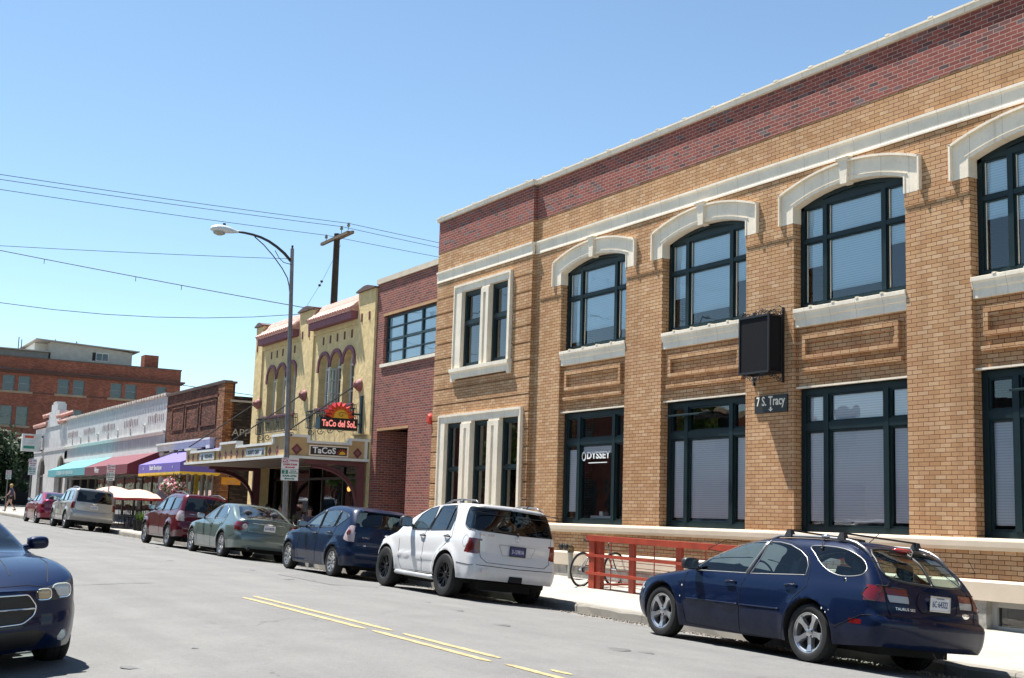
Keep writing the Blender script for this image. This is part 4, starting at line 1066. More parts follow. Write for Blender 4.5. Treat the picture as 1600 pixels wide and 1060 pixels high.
for y in (51.0, 55.6): lettering('B', .14, (13.99, y, 3.14), (0, -1, 0), (0, 0, 1), MC['white_letter'], aw)

# ============================================================ white painted building with arches
WH = thing('white_building', (XF, 74, 0), 'long white painted brick building with tile coping, stepped gable and arches at the corner', 'building')
def whitewash():
    N = NT('whitewashed_brick'); v = coords(N); f = noise(N, v, 2.6, 6, .7); g = noise(N, v, 40, 3)
    mp = N.n('ShaderNodeMapping'); mp.inputs['Scale'].default_value = (1, 3.2, .5); N.l(v, mp.inputs[0]); st = noise(N, mp.outputs[0], 1.6, 5, .65)
    sp = N.n('ShaderNodeSeparateXYZ'); N.l(v, sp.inputs[0])
    band = ramp(N, math_(N, 'DIVIDE', sp.outputs[2], 8), [(.66, (1, 1, 1)), (.74, (0, 0, 0))])
    c = ramp(N, f, [(.3, (.40, .40, .40)), (.6, (.54, .54, .53))])
    c = mixc(N, mixc(N, 1, band, ramp(N, st, [(.42, (0, 0, 0)), (.6, (.8, .8, .8))]), 'MULTIPLY'), c, (.40, .36, .34))
    return fin(N, bsdf(N, c, .85, bump=math_(N, 'ADD', f, g), bdist=.015, bstr=.4, spec=.2))
M_WW = whitewash()
m = MB(); a, b = 58.6, 81.6; X0 = XF
m.box(X0, X0+.4, a, b, 3.9, 6.66); m.box(X0, X0+.4, b, 92, 4.75, 6.55)
for yc in (89.0, 82.6):          # arches
    h = 1.35 if yc > 85 else 1.15
    A = [(yc-h*math.cos(PI*k/12), 3.45+1.1*math.sin(PI*k/12)) for k in range(13)]
    m.prism([(yc-h-.4, 4.75), (yc-h-.4, 3.45)]+A+[(yc+h+.4, 3.45), (yc+h+.4, 4.75)], 'x', X0, X0+.4)
m.box(X0, X0+.4, 90.35+.4, 92, -.2, 4.75); m.box(X0, X0+.4, 90.3, 90.75, .0, 3.45); m.box(X0, X0+.4, 84.15, 87.25, 3.45, 4.75); m.box(X0-.08, X0+.4, 83.75, 87.65, .3, 3.45)
m.box(X0, X0+.4, 81.0, 81.45, .5, 3.45)
for y in (80.9, 69.0, 59.0): m.box(X0-.02, X0+.4, y-.18, y+.22, .3, 3.9)
m.box(X0, X0+.4, 80.8, 81.3, 3.4, 4.8)
m.build('wall', M_WW, WH)
m = MB()     # stepped gable tower
m.box(X0-.05, X0+.5, 83.3, 88.0, 6.5, 7.0); m.box(X0-.05, X0+.5, 84.0, 87.4, 7.0, 7.5); m.box(X0-.05, X0+.5, 84.7, 86.7, 7.5, 7.95); m.box(X0-.05, X0+.5, 85.2, 86.2, 7.95, 8.1)
m.box(X0-.04, X0+.02, 81.6, 92.0, 4.9, 5.05)
m.build('gable', M_WW, WH)
for (p, q, zz) in ((81.6, 83.4, 6.62), (82.4, 84.0, 7.0), (87.6, 91.9, 6.7), (87.3, 88.6, 7.25)):
    m = MB(); n = max(3, int((q-p)/.35))
    for k in range(n): y = lerp(p+.15, q-.15, k/(n-1)); m.tube([(X0-.25, y, zz), (X0+.5, y, zz+.3)], .13, 6)
    m.build('tile_roof', M_TILE, WH)
m = MB(); m.box(X0-.06, X0+.45, a, b, 6.66, 6.71); y = a
while y < b-.2: m.box(X0-.12, X0+.2, y, y+.34, 6.70, 6.80); y += .5
m.build('tile_coping', plain('pale_tile', (.55, .48, .42), .8, var=.3, scale=5), WH)
m = MB(); m.prism([(X0-.14, 5.05), (X0-.14, 5.0), (X0-.03, 4.88), (X0+.1, 4.88), (X0+.1, 5.05)], 'y', a, 81.6); m.box(X0-.1, X0+.1, 51.0, 81, 4.06, 4.28); m.box(X0-.05, X0+.1, 58.7, 81, 3.9, 4.06)
m.build('string_course', M_WTR, WH)
m = MB()
rr_ = random.Random(9)
for yc in (60.5, 65.3, 70.2, 75.0, 79.5):
    for k in range(-4, 5):
        m = MB(); z = 5.72; h = .16 if abs(k) != 0 else .22
        m.box(X0-.02, X0, yc+k*.33-.05, yc+k*.33+.05, z-h, z+h); m.build('brick_slot', M_MED if k == 0 else plain('pale_pink_slot', (.36, .30, .29), .8), WH)
for yc in (62.5, 65.3, 68, 70.2, 72.6, 75, 77.2, 79.5):
    m = MB(); m.box(X0-.15, X0, yc-.12, yc+.12, 5.42, 5.47); m.box(X0-.03, X0, yc-.03, yc+.03, 5.08, 5.42); m.build('wall_bracket', M_WTR, WH)
m = MB(); yy = [59.2, 61, 62.8, 64.2, 66.5, 68.8, 71, 73, 75, 77, 79.4, 80.7]
for y in yy: m.box(X0+.12, X0+.22, y-.05, y+.05, .8, 3.9)
m.box(X0+.12, X0+.22, 58.7, 80.8, .3, 1.1); m.box(X0+.12, X0+.22, 58.7, 80.8, 3.0, 3.1)
m.build('storefront_frame', plain('brown_frame', (.12, .09, .07), .6), WH)
m = MB(); m.face([(X0+.17, 58.7, 1.0), (X0+.17, 58.7, 3.9), (X0+.17, 91, 3.9), (X0+.17, 91, 1.0)]); m.build('shop_window', M_GLASSD, WH)
m = MB(); m.face([(X0+.18, 80.9, 3.9), (X0+.18, 80.9, 4.75), (X0+.18, 91, 4.75), (X0+.18, 91, 3.9)]); m.build('arch_glass', M_GLASSD, WH)
m = MB()
for y in (82.0, 83.2, 88.2, 89.0, 89.8): m.box(X0+.1, X0+.16, y-.04, y+.04, .6, 4.4)
m.box(X0+.1, X0+.16, 81.4, 90.4, 3.3, 3.4); m.build('arch_frame', MC['brown_frame'], WH)
m = MB(); m.box(X0+1.2, X0+1.3, 58.7, 91.5, -.2, 6); m.box(X0+.4, 28, 58.7, 91.9, 5.9, 6.0); m.box(X0+.4, 28, 91.6, 92, -.2, 5.9); m.build('rear_wall', M_DARKB, WH)
for k in range(6):
    m = MB(); y = 61+k*3.3; m.box(X0+.5, X0+.6, y, y+.7, 1.5+.1*(k % 3), 2.4); m.build('window_display', [MC['orange_sign'], M_LB, MC['ray_red'], M_WTR][k % 4], WH)
m = MB(); m.box(X0-.02, X0, 83.5, 83.7, 1.6, 2.0); m.build('letter_box', M_BLACK, WH)
aw = awning(WH, 68.4, 78.4, 3.07, 3.47, 4.1, 14.2, X0-.02, plain('teal_cloth', (.08, .29, .32), .8, var=.06), None, label='teal awning')
m = MB(); r_ = random.Random(2); y = 71.4
while y < 75.9: q = r_.uniform(.12, .3); m.box(14.185, 14.19, y, y+q, 3.27-r_.uniform(.08, .13), 3.27+r_.uniform(.08, .13)); y += q+.07
m.build('faded_lettering', plain('pale_teal', (.30, .45, .45), .8), aw)
aw = awning(WH, 59.3, 68.38, 3.02, 3.45, 4.1, 14.2, X0-.02, plain('maroon_cloth', (.13, .022, .035), .8, var=.06), None, label='maroon awning')
lettering('Vino', .42, (14.19, 65.6, 3.26), (0, -1, 0), (0, 0, 1), MC['white_letter'], aw, width=.9, bold=.005)
S = thing('projecting_sign', (14.6, 90, 5.5), 'square white box sign with coloured lettering on the white building corner', 'sign')
m = MB(); m.box(14.3, 15.5, 88.9, 89.3, 4.95, 6.1); m.build('sign_box', plain('sign_white', (.62, .62, .6), .5), S)
m = MB(); m.box(14.45, 15.0, 88.88, 88.9, 5.82, 5.98); m.build('red_bar', MC['ray_red'], S); m = MB(); m.box(14.4, 15.1, 88.88, 88.9, 5.12, 5.3); m.build('green_bar', plain('sign_green', (.02, .22, .15), .5), S)
m = MB()
for z_ in (5.66, 5.5): m.box(14.42, 15.1, 88.885, 88.895, z_-.05, z_+.05)
m.build('faded_lettering', M_LB, S)
m = MB(); m.box(15.5, X0, 89.05, 89.15, 5.0, 5.1); m.box(15.5, X0, 89.05, 89.15, 5.9, 6.0); m.build('bracket', M_BLACK, S)

# ============================================================ far brick hotel across the side street
FB = thing('apartment_building', (24, 118, 0), 'big four-storey red brick building with paired sash windows, far across the side street', 'building')
fy = 118.0; fx0, fx1 = 6.0, 32.6
wins = []
for row, (z0, z1) in enumerate(((11.33, 12.68), (8.3, 10.0), (5.2, 6.87), (2.2, 3.8))):
    for k in range(-2, 3):
        for d in (0, 1.32):
            x = 16.93+k*4.65+d
            if x < fx0+.5 or x > 28.3: continue
            wins.append((x, x+1.0, z0, z1))
    if row in (0, 1): wins.append((30.4, 31.3, z0 if row else 11.5, z1))
m = MB()
zs = [.9, 2.2, 3.8, 5.2, 6.87, 8.3, 10.0, 11.33, 12.68, 14.3]
for za, zb in zip(zs[:-1], zs[1:]):
    iv = [(fx0, fx1)]
    for (a, b, c, d) in wins:
        if c < (za+zb)/2 < d:
            iv2 = []
            for p, q in iv:
                if a > p and b < q: iv2 += [(p, a), (b, q)]
                elif not (b <= p or a >= q): pass
                else: iv2.append((p, q))
            iv = iv2
    for p, q in iv: m.box(p, q, fy, fy+.4, za, zb)
m.box(fx0, fx0+.4, fy+.4, 145, .9, 14.3); m.box(fx1-.4, fx1, fy+.4, 145, .9, 14.3)
m.build('wall', M_FARB, FB)
m = MB(); m.box(fx0-.1, fx1+.35, fy-.35, fy, 13.1, 13.25); m.box(fx0-.1, fx1+.25, fy-.22, fy, 12.98, 13.1); m.box(fx0-.1, fx1+.12, fy-.12, fy, 12.9, 12.98); m.build('cornice', plain('dark_cornice', (.10, .045, .035), .85), FB)
m = MB(); m.box(fx0, fx1+.05, fy-.05, fy+.45, 14.3, 14.42); m.build('coping', MC['dark_coping'], FB)
M_FARW = plain('far_blind', (.45, .47, .5), .6, var=.2, scale=.7)
M_GFR = plain('grey_sash', (.16, .20, .20), .5)
for (a, b, c, d) in wins:
    m = MB(); y = fy+.12
    for q in ((a, a+.07, c, d), (b-.07, b, c, d), (a+.07, b-.07, c, c+.07), (a+.07, b-.07, d-.07, d), (a+.07, b-.07, (c+d)/2-.04, (c+d)/2+.04)): m.box(q[0], q[1], y, y+.1, q[2], q[3])
    o = m.build('window', M_GFR, FB)
    m = MB(); m.face([(a, y+.06, c), (b, y+.06, c), (b, y+.06, d), (a, y+.06, d)]); m.build('pane', M_GLASSD, o)
    m = MB(); f = rnd.choice((.45, .5, .5, .5, .75)); m.box(a, b, y+.1, y+.12, d-(d-c)*f, d); m.build('blind', M_FARW, o)
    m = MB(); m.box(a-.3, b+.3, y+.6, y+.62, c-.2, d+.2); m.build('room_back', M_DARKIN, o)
for row in (11.33, 8.3, 5.2):
    for k in range(-2, 3):
        x = 16.93+k*4.65
        if x < fx0+.5: continue
        if x < 27.5 or row > 11: m = MB(); m.box(x-.25, x+2.55, fy-.08, fy+.05, row-.2, row); m.build('window_sill', plain('tan_sill', (.30, .22, .15), .8), FB)
m = MB(); m.box(fx0, fx1, fy-.03, fy, 11.2, 11.32); m.box(fx0, fx1, fy-.03, fy, 5.0, 5.1); m.build('brick_band', MC['dark_cornice'], FB)
m = MB(); m.box(fx0+.4, fx1-.4, fy+.4, 145, 13.9, 14.0); m.build('roof', M_DARKB, FB)
m = MB(); y = fy+1.5; m.box(21.0, 28.3, y, y+9, 14.0, 15.7); m.prism([(21.0, 15.7), (28.3, 15.7), (28.3, 15.75), (24, 16.1), (21.0, 16.15)], 'y', y, y+9)
m.build('penthouse', plain('penthouse_siding', (.42, .41, .37), .8), FB)
m = MB(); m.prism([(19.6, 16.2), (28.9, 15.86), (28.9, 15.95), (19.6, 16.3)], 'y', y-.4, y+9.3); m.build('penthouse_roof', MC['grey_cap'], FB)
m = MB(); m.box(19.9, 21.0, y+2, y+9, 14.0, 16.15); m.build('penthouse_side', M_WTR, FB)
m = MB(); m.box(25.0, 26.15, y-.03, y, 14.75, 15.5); o = m.build('window', M_WTR, FB); m = MB(); m.box(25.06, 25.55, y-.05, y-.03, 14.81, 15.44); m.box(25.6, 26.09, y-.05, y-.03, 14.81, 15.44); m.build('pane', M_GLASSD, o)
m = MB(); m.box(24.7, 24.98, y-.05, y, 14.75, 15.5); m.build('shutter', M_DARKIN, FB)
m = MB(); m.box(8, 20.8, y-.2, y+6, 14.0, 15.1); m.build('low_penthouse', plain('grey_siding', (.22, .23, .23), .8), FB)
m = MB(); m.box(7.9, 20.9, y-.6, y+6.2, 15.1, 15.2); m.build('low_penthouse_roof', MC['grey_cap'], FB)
m = MB(); m.box(29.3, 30.6, fy+.8, fy+2.2, 14.2, 15.65); m.build('chimney', M_FARB, FB)
for x, h in ((18.2, .9), (18.45, .7)): m = MB(); m.tube([(x, y, 15.1), (x, y, 15.1+h+.3)], .04, 5); m.build('roof_pipe', M_BLACK, FB)
for x in (21.5, 23.4): m = MB(); m.tube([(x, y+1, 15.9), (x, y+1, 16.5)], .05, 5); m.build('roof_pipe', M_BLACK, FB)
# ============================================================ cars
def pip(x, y, poly):
    c = False; n = len(poly); j = n-1
    for i in range(n):
        xi, yi = poly[i]; xj, yj = poly[j]
        if (yi > y) != (yj > y) and x < (xj-xi)*(y-yi)/(yj-yi)+xi: c = not c
        j = i
    return c
def rounded(poly, r=.05, n=3):
    """chamfer-round the corners of a polygon"""
    out = []; N = len(poly)
    for i in range(N):
        p = Vector(poly[i]); a = Vector(poly[i-1])-p; b = Vector(poly[(i+1) % N])-p
        la, lb = a.length, b.length; rr = min(r, la*.45, lb*.45)
        A = p+a/la*rr; B = p+b/lb*rr
        for k in range(n+1):
            t = k/n; out.append(tuple((A*(1-t)+p*t)*(1-t)+(p*(1-t)+B*t)*t))
    return out
def smooth_poly(pts, n=4):
    """closed Catmull-Rom through the points"""
    N = len(pts); out = []
    for i in range(N):
        p0, p1, p2, p3 = [Vector(pts[(i+k-1) % N]) for k in range(4)]
        for k in range(n):
            t = k/n; out.append(tuple(.5*((2*p1)+(p2-p0)*t+(2*p0-5*p1+4*p2-p3)*t*t+(3*p1-p0-3*p2+p3)*t**3)))
    return out
M_RUB = plain('tyre_rubber', (.018, .018, .018), .75, var=.2, scale=20, spec=.3)
M_ALLOY = plain('alloy', (.55, .55, .56), .28, metal=.85, var=.06)
M_BALLOY = plain('black_alloy', (.018, .018, .02), .3, metal=.3, var=.1)
M_CHROME = plain('chrome', (.75, .75, .75), .12, metal=1, var=.02)
M_TRIM = plain('black_plastic', (.016, .016, .017), .5, var=.1)
M_GAP = plain('panel_gap', (.004, .004, .004), .9)
M_UND = plain('underbody', (.01, .01, .01), .9)
M_CGL = glass('car_glass', (.80, .94, .92), .95, ior=1.30, rough=.0)
M_CGD = glass('privacy_glass', (.10, .12, .13), .8, ior=1.36, rough=.0)
M_CGM = glass('tinted_glass', (.32, .42, .43), .85, ior=1.36, rough=.0)
M_SEAT = plain('seat_cloth', (.06, .06, .07), .9)
M_SEATL = plain('light_seat', (.25, .24, .22), .9)
def lens(name, col, rough=.12, em=0):
    if name in MC: return MC[name]
    N = NT(name); v = coords(N); w_ = N.n('ShaderNodeTexWave'); w_.inputs['Scale'].default_value = 30; N.l(v, w_.inputs['Vector'])
    b = bsdf(N, mixc(N, w_.outputs['Fac'], tuple(c*.75 for c in col), col), rough, 0, 1.0, bump=w_.outputs['Fac'], bdist=.003, bstr=.3)
    MC[name] = fin(N, b); return N.m
M_LRED = lens('red_lens', (.16, .004, .006)); M_LCLR = lens('clear_lens', (.42, .42, .42)); M_LDRK = lens('smoked_lens', (.05, .03, .03)); M_LAMB = lens('amber_lens', (.45, .12, .01)); M_LPINK = lens('pale_red_lens', (.38, .07, .06))
M_HEAD = lens('headlight_lens', (.55, .56, .56))
M_PLATE = plain('plate_white', (.6, .6, .62), .4); M_PLATEB = plain('plate_blue', (.02, .03, .14), .4); M_PLATEY = plain('plate_yellow', (.75, .50, .02), .4)

class CarBody:
    def __init__(s, S):
        s.S = S
        s.zt = pchip(S['top']); s.zb = pchip(S['bot']); s.hw = pchip(S['hw']); s.tum = pchip(S['tum'])
        s.yr = pchip(S['rear']); s.yf = pchip(S['front']); s.R = S.get('cr', (.22, .38)); s.crown = S.get('crown', .035)
        s.rt = S.get('rt', .09); s.bow = S.get('bow', (.05, .12)); s.arch = S['arch']; s.wb = S['wb']
        s.build()
    def pt(s, u, v, w, fr, L):
        # w 0..1 up, v 0..1 lateral
        z0 = .3; ya = s.yr(.5); yb = s.yf(.5); ym = lerp(ya, yb, u)
        zb, zt = s.zb(ym), s.zt(ym); z = lerp(zb, zt, w)
        for _ in range(2):
            y = lerp(s.yr(z), s.yf(z), u)
            zb, zt = s.zb(y), s.zt(y); z = lerp(zb, zt, w)
        y = lerp(s.yr(z), s.yf(z), u)
        d0 = u*L; d1 = (1-u)*L; h = s.hw(y)
        for d, R in ((d0, s.R[0]), (d1, s.R[1])):
            if d < R: h -= (R-math.sqrt(max(0, R*R-(R-d)**2)))*.75
        x = v*h*s.tum(z)
        z += s.crown*(1-v*v)*(w**6)
        f0 = max(0, 1-d0/.9); f1 = max(0, 1-d1/1.2)
        y += s.bow[0]*v*v*f0*f0; y -= s.bow[1]*v*v*f1*f1
        # arch flares
        if v > .9:
            for (yc, zc, ra) in s.arch:
                r = math.hypot(y-yc, z-zc)
                x += s.S.get('flare', .018)*math.exp(-((r-ra-.015)/.055)**2)
            cl = s.S.get('crease')
            if cl:
                for zc, dx, wd in cl: x += dx*math.exp(-((z-zc)/wd)**2)*(1 if s.S['mould'][0] < y < s.S['mould'][1] else 0)
        return Vector((x, y, z))
    def build(s):
        L = s.yf(.5)-s.yr(.5)
        ds = [0, .008, .025, .05, .08, .115, .155, .2, .25, .3]; d = .36
        while d < L-.5: ds.append(d); d += .06
        ds += [L-q for q in (.45, .39, .33, .27, .215, .165, .12, .08, .05, .025, .008, 0)]
        us = [q/L for q in ds]
        H = 1.1; rw = s.rt/H; rv = s.rt/.8
        ring = [(1, (1-rw)*k/20) for k in range(20)]
        for k in range(7):
            a = PI/2*k/6; ring.append((1-rv+rv*math.cos(a), 1-rw+rw*math.sin(a)))
        ring += [((1-rv)*(1-k/12), 1) for k in range(1, 13)]
        s.ring = ring
        bm = bmesh.new(); G_ = []
        for i, u in enumerate(us): G_.append([bm.verts.new(s.pt(u, v, w, 0, L)) for v, w in ring])
        nr = len(ring)
        for i in range(len(us)-1):
            for j in range(nr-1): bm.faces.new((G_[i][j], G_[i][j+1], G_[i+1][j+1], G_[i+1][j]))
        # end caps: columns from ring edge to the centre line
        ns = 20; nt = nr-ns-1
        for (gi, u) in ((0, us[0]), (len(us)-1, us[-1])):
            rowv = []
            for j in range(0, ns+4):
                v0, w0 = ring[j]
                base_ = G_[gi][j]; row = [base_]
                for k in range(1, 13): row.append(bm.verts.new(s.pt(u, v0*(1-k/12), w0, 0, L)))
                rowv.append(row)
            for j in range(len(rowv)-1):
                for k in range(12):
                    q = (rowv[j][k], rowv[j+1][k], rowv[j+1][k+1], rowv[j][k+1])
                    bm.faces.new(q if gi == 0 else q[::-1])
            # close top strip between last cap row and ring's top
            top = [G_[gi][j] for j in range(ns+3, nr)]; last = rowv[-1]
            a, b = 0, 0; A = top; B = last
            while a < len(A)-1 or b < len(B)-1:
                if b == len(B)-1 or (a < len(A)-1 and A[a+1].co.x >= B[b+1].co.x-1e-9): t = (A[a], A[a+1], B[b]); a += 1
                else: t = (A[a], B[b+1], B[b]); b += 1
                if len(set(t)) == 3:
                    try: bm.faces.new(t if gi == 0 else t[::-1])
                    except ValueError: pass
        bmesh.ops.remove_doubles(bm, verts=bm.verts, dist=2e-4)
        bmesh.ops.recalc_face_normals(bm, faces=bm.faces)
        bm.normal_update()
        q = [f for f in bm.faces if f.normal.z > .9 and f.calc_center_median().z > .7]
        if not q: 
            sm = sum(f.normal.z*f.calc_area() for f in bm.faces)
            flip = sm < 0
        else: flip = False
        if sum(f.normal.x*f.calc_area() for f in bm.faces) < 0:
            bmesh.ops.reverse_faces(bm, faces=bm.faces); bm.normal_update()
        s.bm = bm; s.region = bm.faces.layers.int.new('region'); s.names = ['body']
        s.bvh = BVHTree.FromBMesh(bm)
    def cut(s, view, poly, name, ylim=None, zlim=None, nmin=.12, xmin=None):
        """cut polygon into the half body. view: 'side' poly=(y,z), 'rear'/'front' poly=(x,z), 'top' poly=(x,y)"""
        bm = s.bm; bm.normal_update()
        ax = {'side': (1, 2), 'rear': (0, 2), 'front': (0, 2), 'top': (0, 1)}[view]
        dirv = {'side': Vector((1, 0, 0)), 'rear': Vector((0, -1, 0)), 'front': Vector((0, 1, 0)), 'top': Vector((0, 0, 1))}[view]
        lo = [min(p[k] for p in poly)-.01 for k in (0, 1)]; hi = [max(p[k] for p in poly)+.01 for k in (0, 1)]
        def sel():
            out = []
            for f in bm.faces:
                if f.normal.dot(dirv) < nmin: continue
                xs = [v.co[ax[0]] for v in f.verts]; ys = [v.co[ax[1]] for v in f.verts]
                if max(xs) < lo[0] or min(xs) > hi[0] or max(ys) < lo[1] or min(ys) > hi[1]: continue
                c = f.calc_center_median()
                if ylim and not (ylim[0] <= c.y <= ylim[1]): continue
                if zlim and not (zlim[0] <= c.z <= zlim[1]): continue
                if xmin and c.x < xmin: continue
                out.append(f)
            return out
        n = len(poly)
        for i in range(n):
            a, b = poly[i], poly[(i+1) % n]
            if math.hypot(a[0]-b[0], a[1]-b[1]) < 1e-4: continue
            # only faces near this edge
            l2 = [min(a[k], b[k])-.012 for k in (0, 1)]; h2 = [max(a[k], b[k])+.012 for k in (0, 1)]
            fs = []
            for f in sel():
                xs = [v.co[ax[0]] for v in f.verts]; ys = [v.co[ax[1]] for v in f.verts]
                if max(xs) < l2[0] or min(xs) > h2[0] or max(ys) < l2[1] or min(ys) > h2[1]: continue
                fs.append(f)
            if not fs: continue
            es = list({e for f in fs for e in f.edges}); vs = list({v for f in fs for v in f.verts})
            co = Vector((0, 0, 0)); co[ax[0]] = a[0]; co[ax[1]] = a[1]
            d = Vector((0, 0, 0)); d[ax[0]] = b[0]-a[0]; d[ax[1]] = b[1]-a[1]
            nrm = d.cross(dirv).normalized()
            bmesh.ops.bisect_plane(bm, geom=vs+es+fs, dist=1e-5, plane_co=co, plane_no=nrm)
        bm.normal_update()
        if name not in s.names: s.names.append(name)
        rid = s.names.index(name); cnt = 0
        for f in sel():
            c = f.calc_center_median()
            if pip(c[ax[0]], c[ax[1]], poly): f[s.region] = rid; cnt += 1
        return cnt
    def onside(s, y, z, off=.002):
        h = s.bvh.ray_cast(Vector((3, y, z)), Vector((-1, 0, 0)))
        return (h[0]+h[1]*off) if h[0] else Vector((s.hw(y), y, z))
    def onrear(s, x, z, off=.002):
        h = s.bvh.ray_cast(Vector((x, -6, z)), Vector((0, 1, 0))); return (h[0]+h[1]*off) if h[0] else Vector((x, s.yr(z), z))
    def onfront(s, x, z, off=.002):
        h = s.bvh.ray_cast(Vector((x, 8, z)), Vector((0, -1, 0))); return (h[0]+h[1]*off) if h[0] else Vector((x, s.yf(z), z))
    def ontop(s, x, y, off=.002):
        h = s.bvh.ray_cast(Vector((x, y, 4)), Vector((0, 0, -1))); return (h[0]+h[1]*off) if h[0] else Vector((x, y, 1))
    def line(s, m, pts, r, view='side', closed=False, mirror=True, off=.0, step=.06, n=5):
        P = []; N = len(pts)
        for i in range(N if closed else N-1):
            a, b = Vector(pts[i]), Vector(pts[(i+1) % N]); k = max(1, int((b-a).length/step))
            for j in range(k): P.append(tuple(a.lerp(b, j/k)))
        if not closed: P.append(tuple(pts[-1]))
        f = {'side': s.onside, 'rear': s.onrear, 'front': s.onfront, 'top': s.ontop}[view]
        Q = [f(p[0], p[1], off) for p in P]
        m.tube(Q, r, n, closed=closed)
        if mirror: m.tube([Vector((-q.x, q.y, q.z)) for q in Q], r, n, closed=closed)
    def finish(s, root, mats, doors=('front_door', 'rear_door')):
        bm = s.bm; bm.normal_update()
        # wheel wells
        bm.verts.ensure_lookup_table()
        well = MB(); R = s.region; kill = [f for f in bm.faces if s.names[f[R]] == 'ARCH']
        for (yc, zc, ra) in s.arch:
            n = 26; pts = []
            a0, a1 = -.42*PI*.0-.25, PI+.25
            ring_ = [(yc+ra*math.cos(t), zc+ra*math.sin(t)) for t in [lerp(a0, a1, k/n) for k in range(n+1)]]
            for sx in (1, -1):
                A = [Vector((sx*(s.onside(y, z, 0).x-.004), y, z)) for y, z in ring_]; B = [Vector((sx*.52, y, z)) for y, z in ring_]
                well.strip(A, B)
                well.face([Vector((sx*.52, y, z)) for y, z in ring_])
        well.build('wheel_well', M_UND, root, clean=True, split=True)
        bmesh.ops.delete(bm, geom=kill, context='FACES')
        # mirror
        bm.normal_update()
        for v in bm.verts:
            if abs(v.co.x) < 1e-3: v.co.x = 0
        nrm = {}
        half = [(f, f[R]) for f in bm.faces]
        me_n = {}
        faces = {}
        vn = {v: v.normal.copy() for v in bm.verts}
        for v in bm.verts:
            if v.co.x == 0: vn[v] = Vector((0, vn[v].y, vn[v].z)).normalized()
        for f, r in half:
            nm = s.names[r]; faces.setdefault(nm, []).append(f)
        out = {}
        for nm, fs in faces.items():
            mat = mats.get(nm, mats['body'])
            split = nm in ('front_door', 'rear_door', 'headlight', 'taillight', 'front_window', 'rear_window', 'quarter_window', 'fog_lamp', 'inner_taillight', 'side_marker', 'reverse_light', 'door_window_vent', 'signal_lamp', 'foglight')
            for side in ((1, -1) if split else (0,)):
                vs = []; idx = {}; ns = []; pf = []
                for sx in ((1, -1) if side == 0 else (side,)):
                    for f in fs:
                        ids = []
                        for v in f.verts:
                            k = (v, sx if v.co.x != 0 else 1)
                            if k not in idx:
                                idx[k] = len(vs); vs.append((v.co.x*sx, v.co.y, v.co.z)); n_ = vn[v]; ns.append(Vector((n_.x*sx, n_.y, n_.z)))
                            ids.append(idx[k])
                        pf.append(ids if sx == 1 else ids[::-1])
                me = bpy.data.meshes.new(nm); me.from_pydata(vs, [], pf); me.update()
                for p in me.polygons: p.use_smooth = True
                me.normals_split_custom_set_from_vertices(ns)
                me.materials.append(mat)
                o = bpy.data.objects.new(nm, me); COL.objects.link(o); OFF[o] = Vector((0, 0, 0))
                out.setdefault(nm, []).append((side, o))
        for nm, lst in out.items():
            for side, o in lst:
                par = root
                own = {'front_window': 'front_door', 'rear_window': 'rear_door'}.get(nm)
                if own and own in out:
                    par = [q for sd, q in out[own] if sd == side][0]
                o.parent = par
        s.out = out
        return out

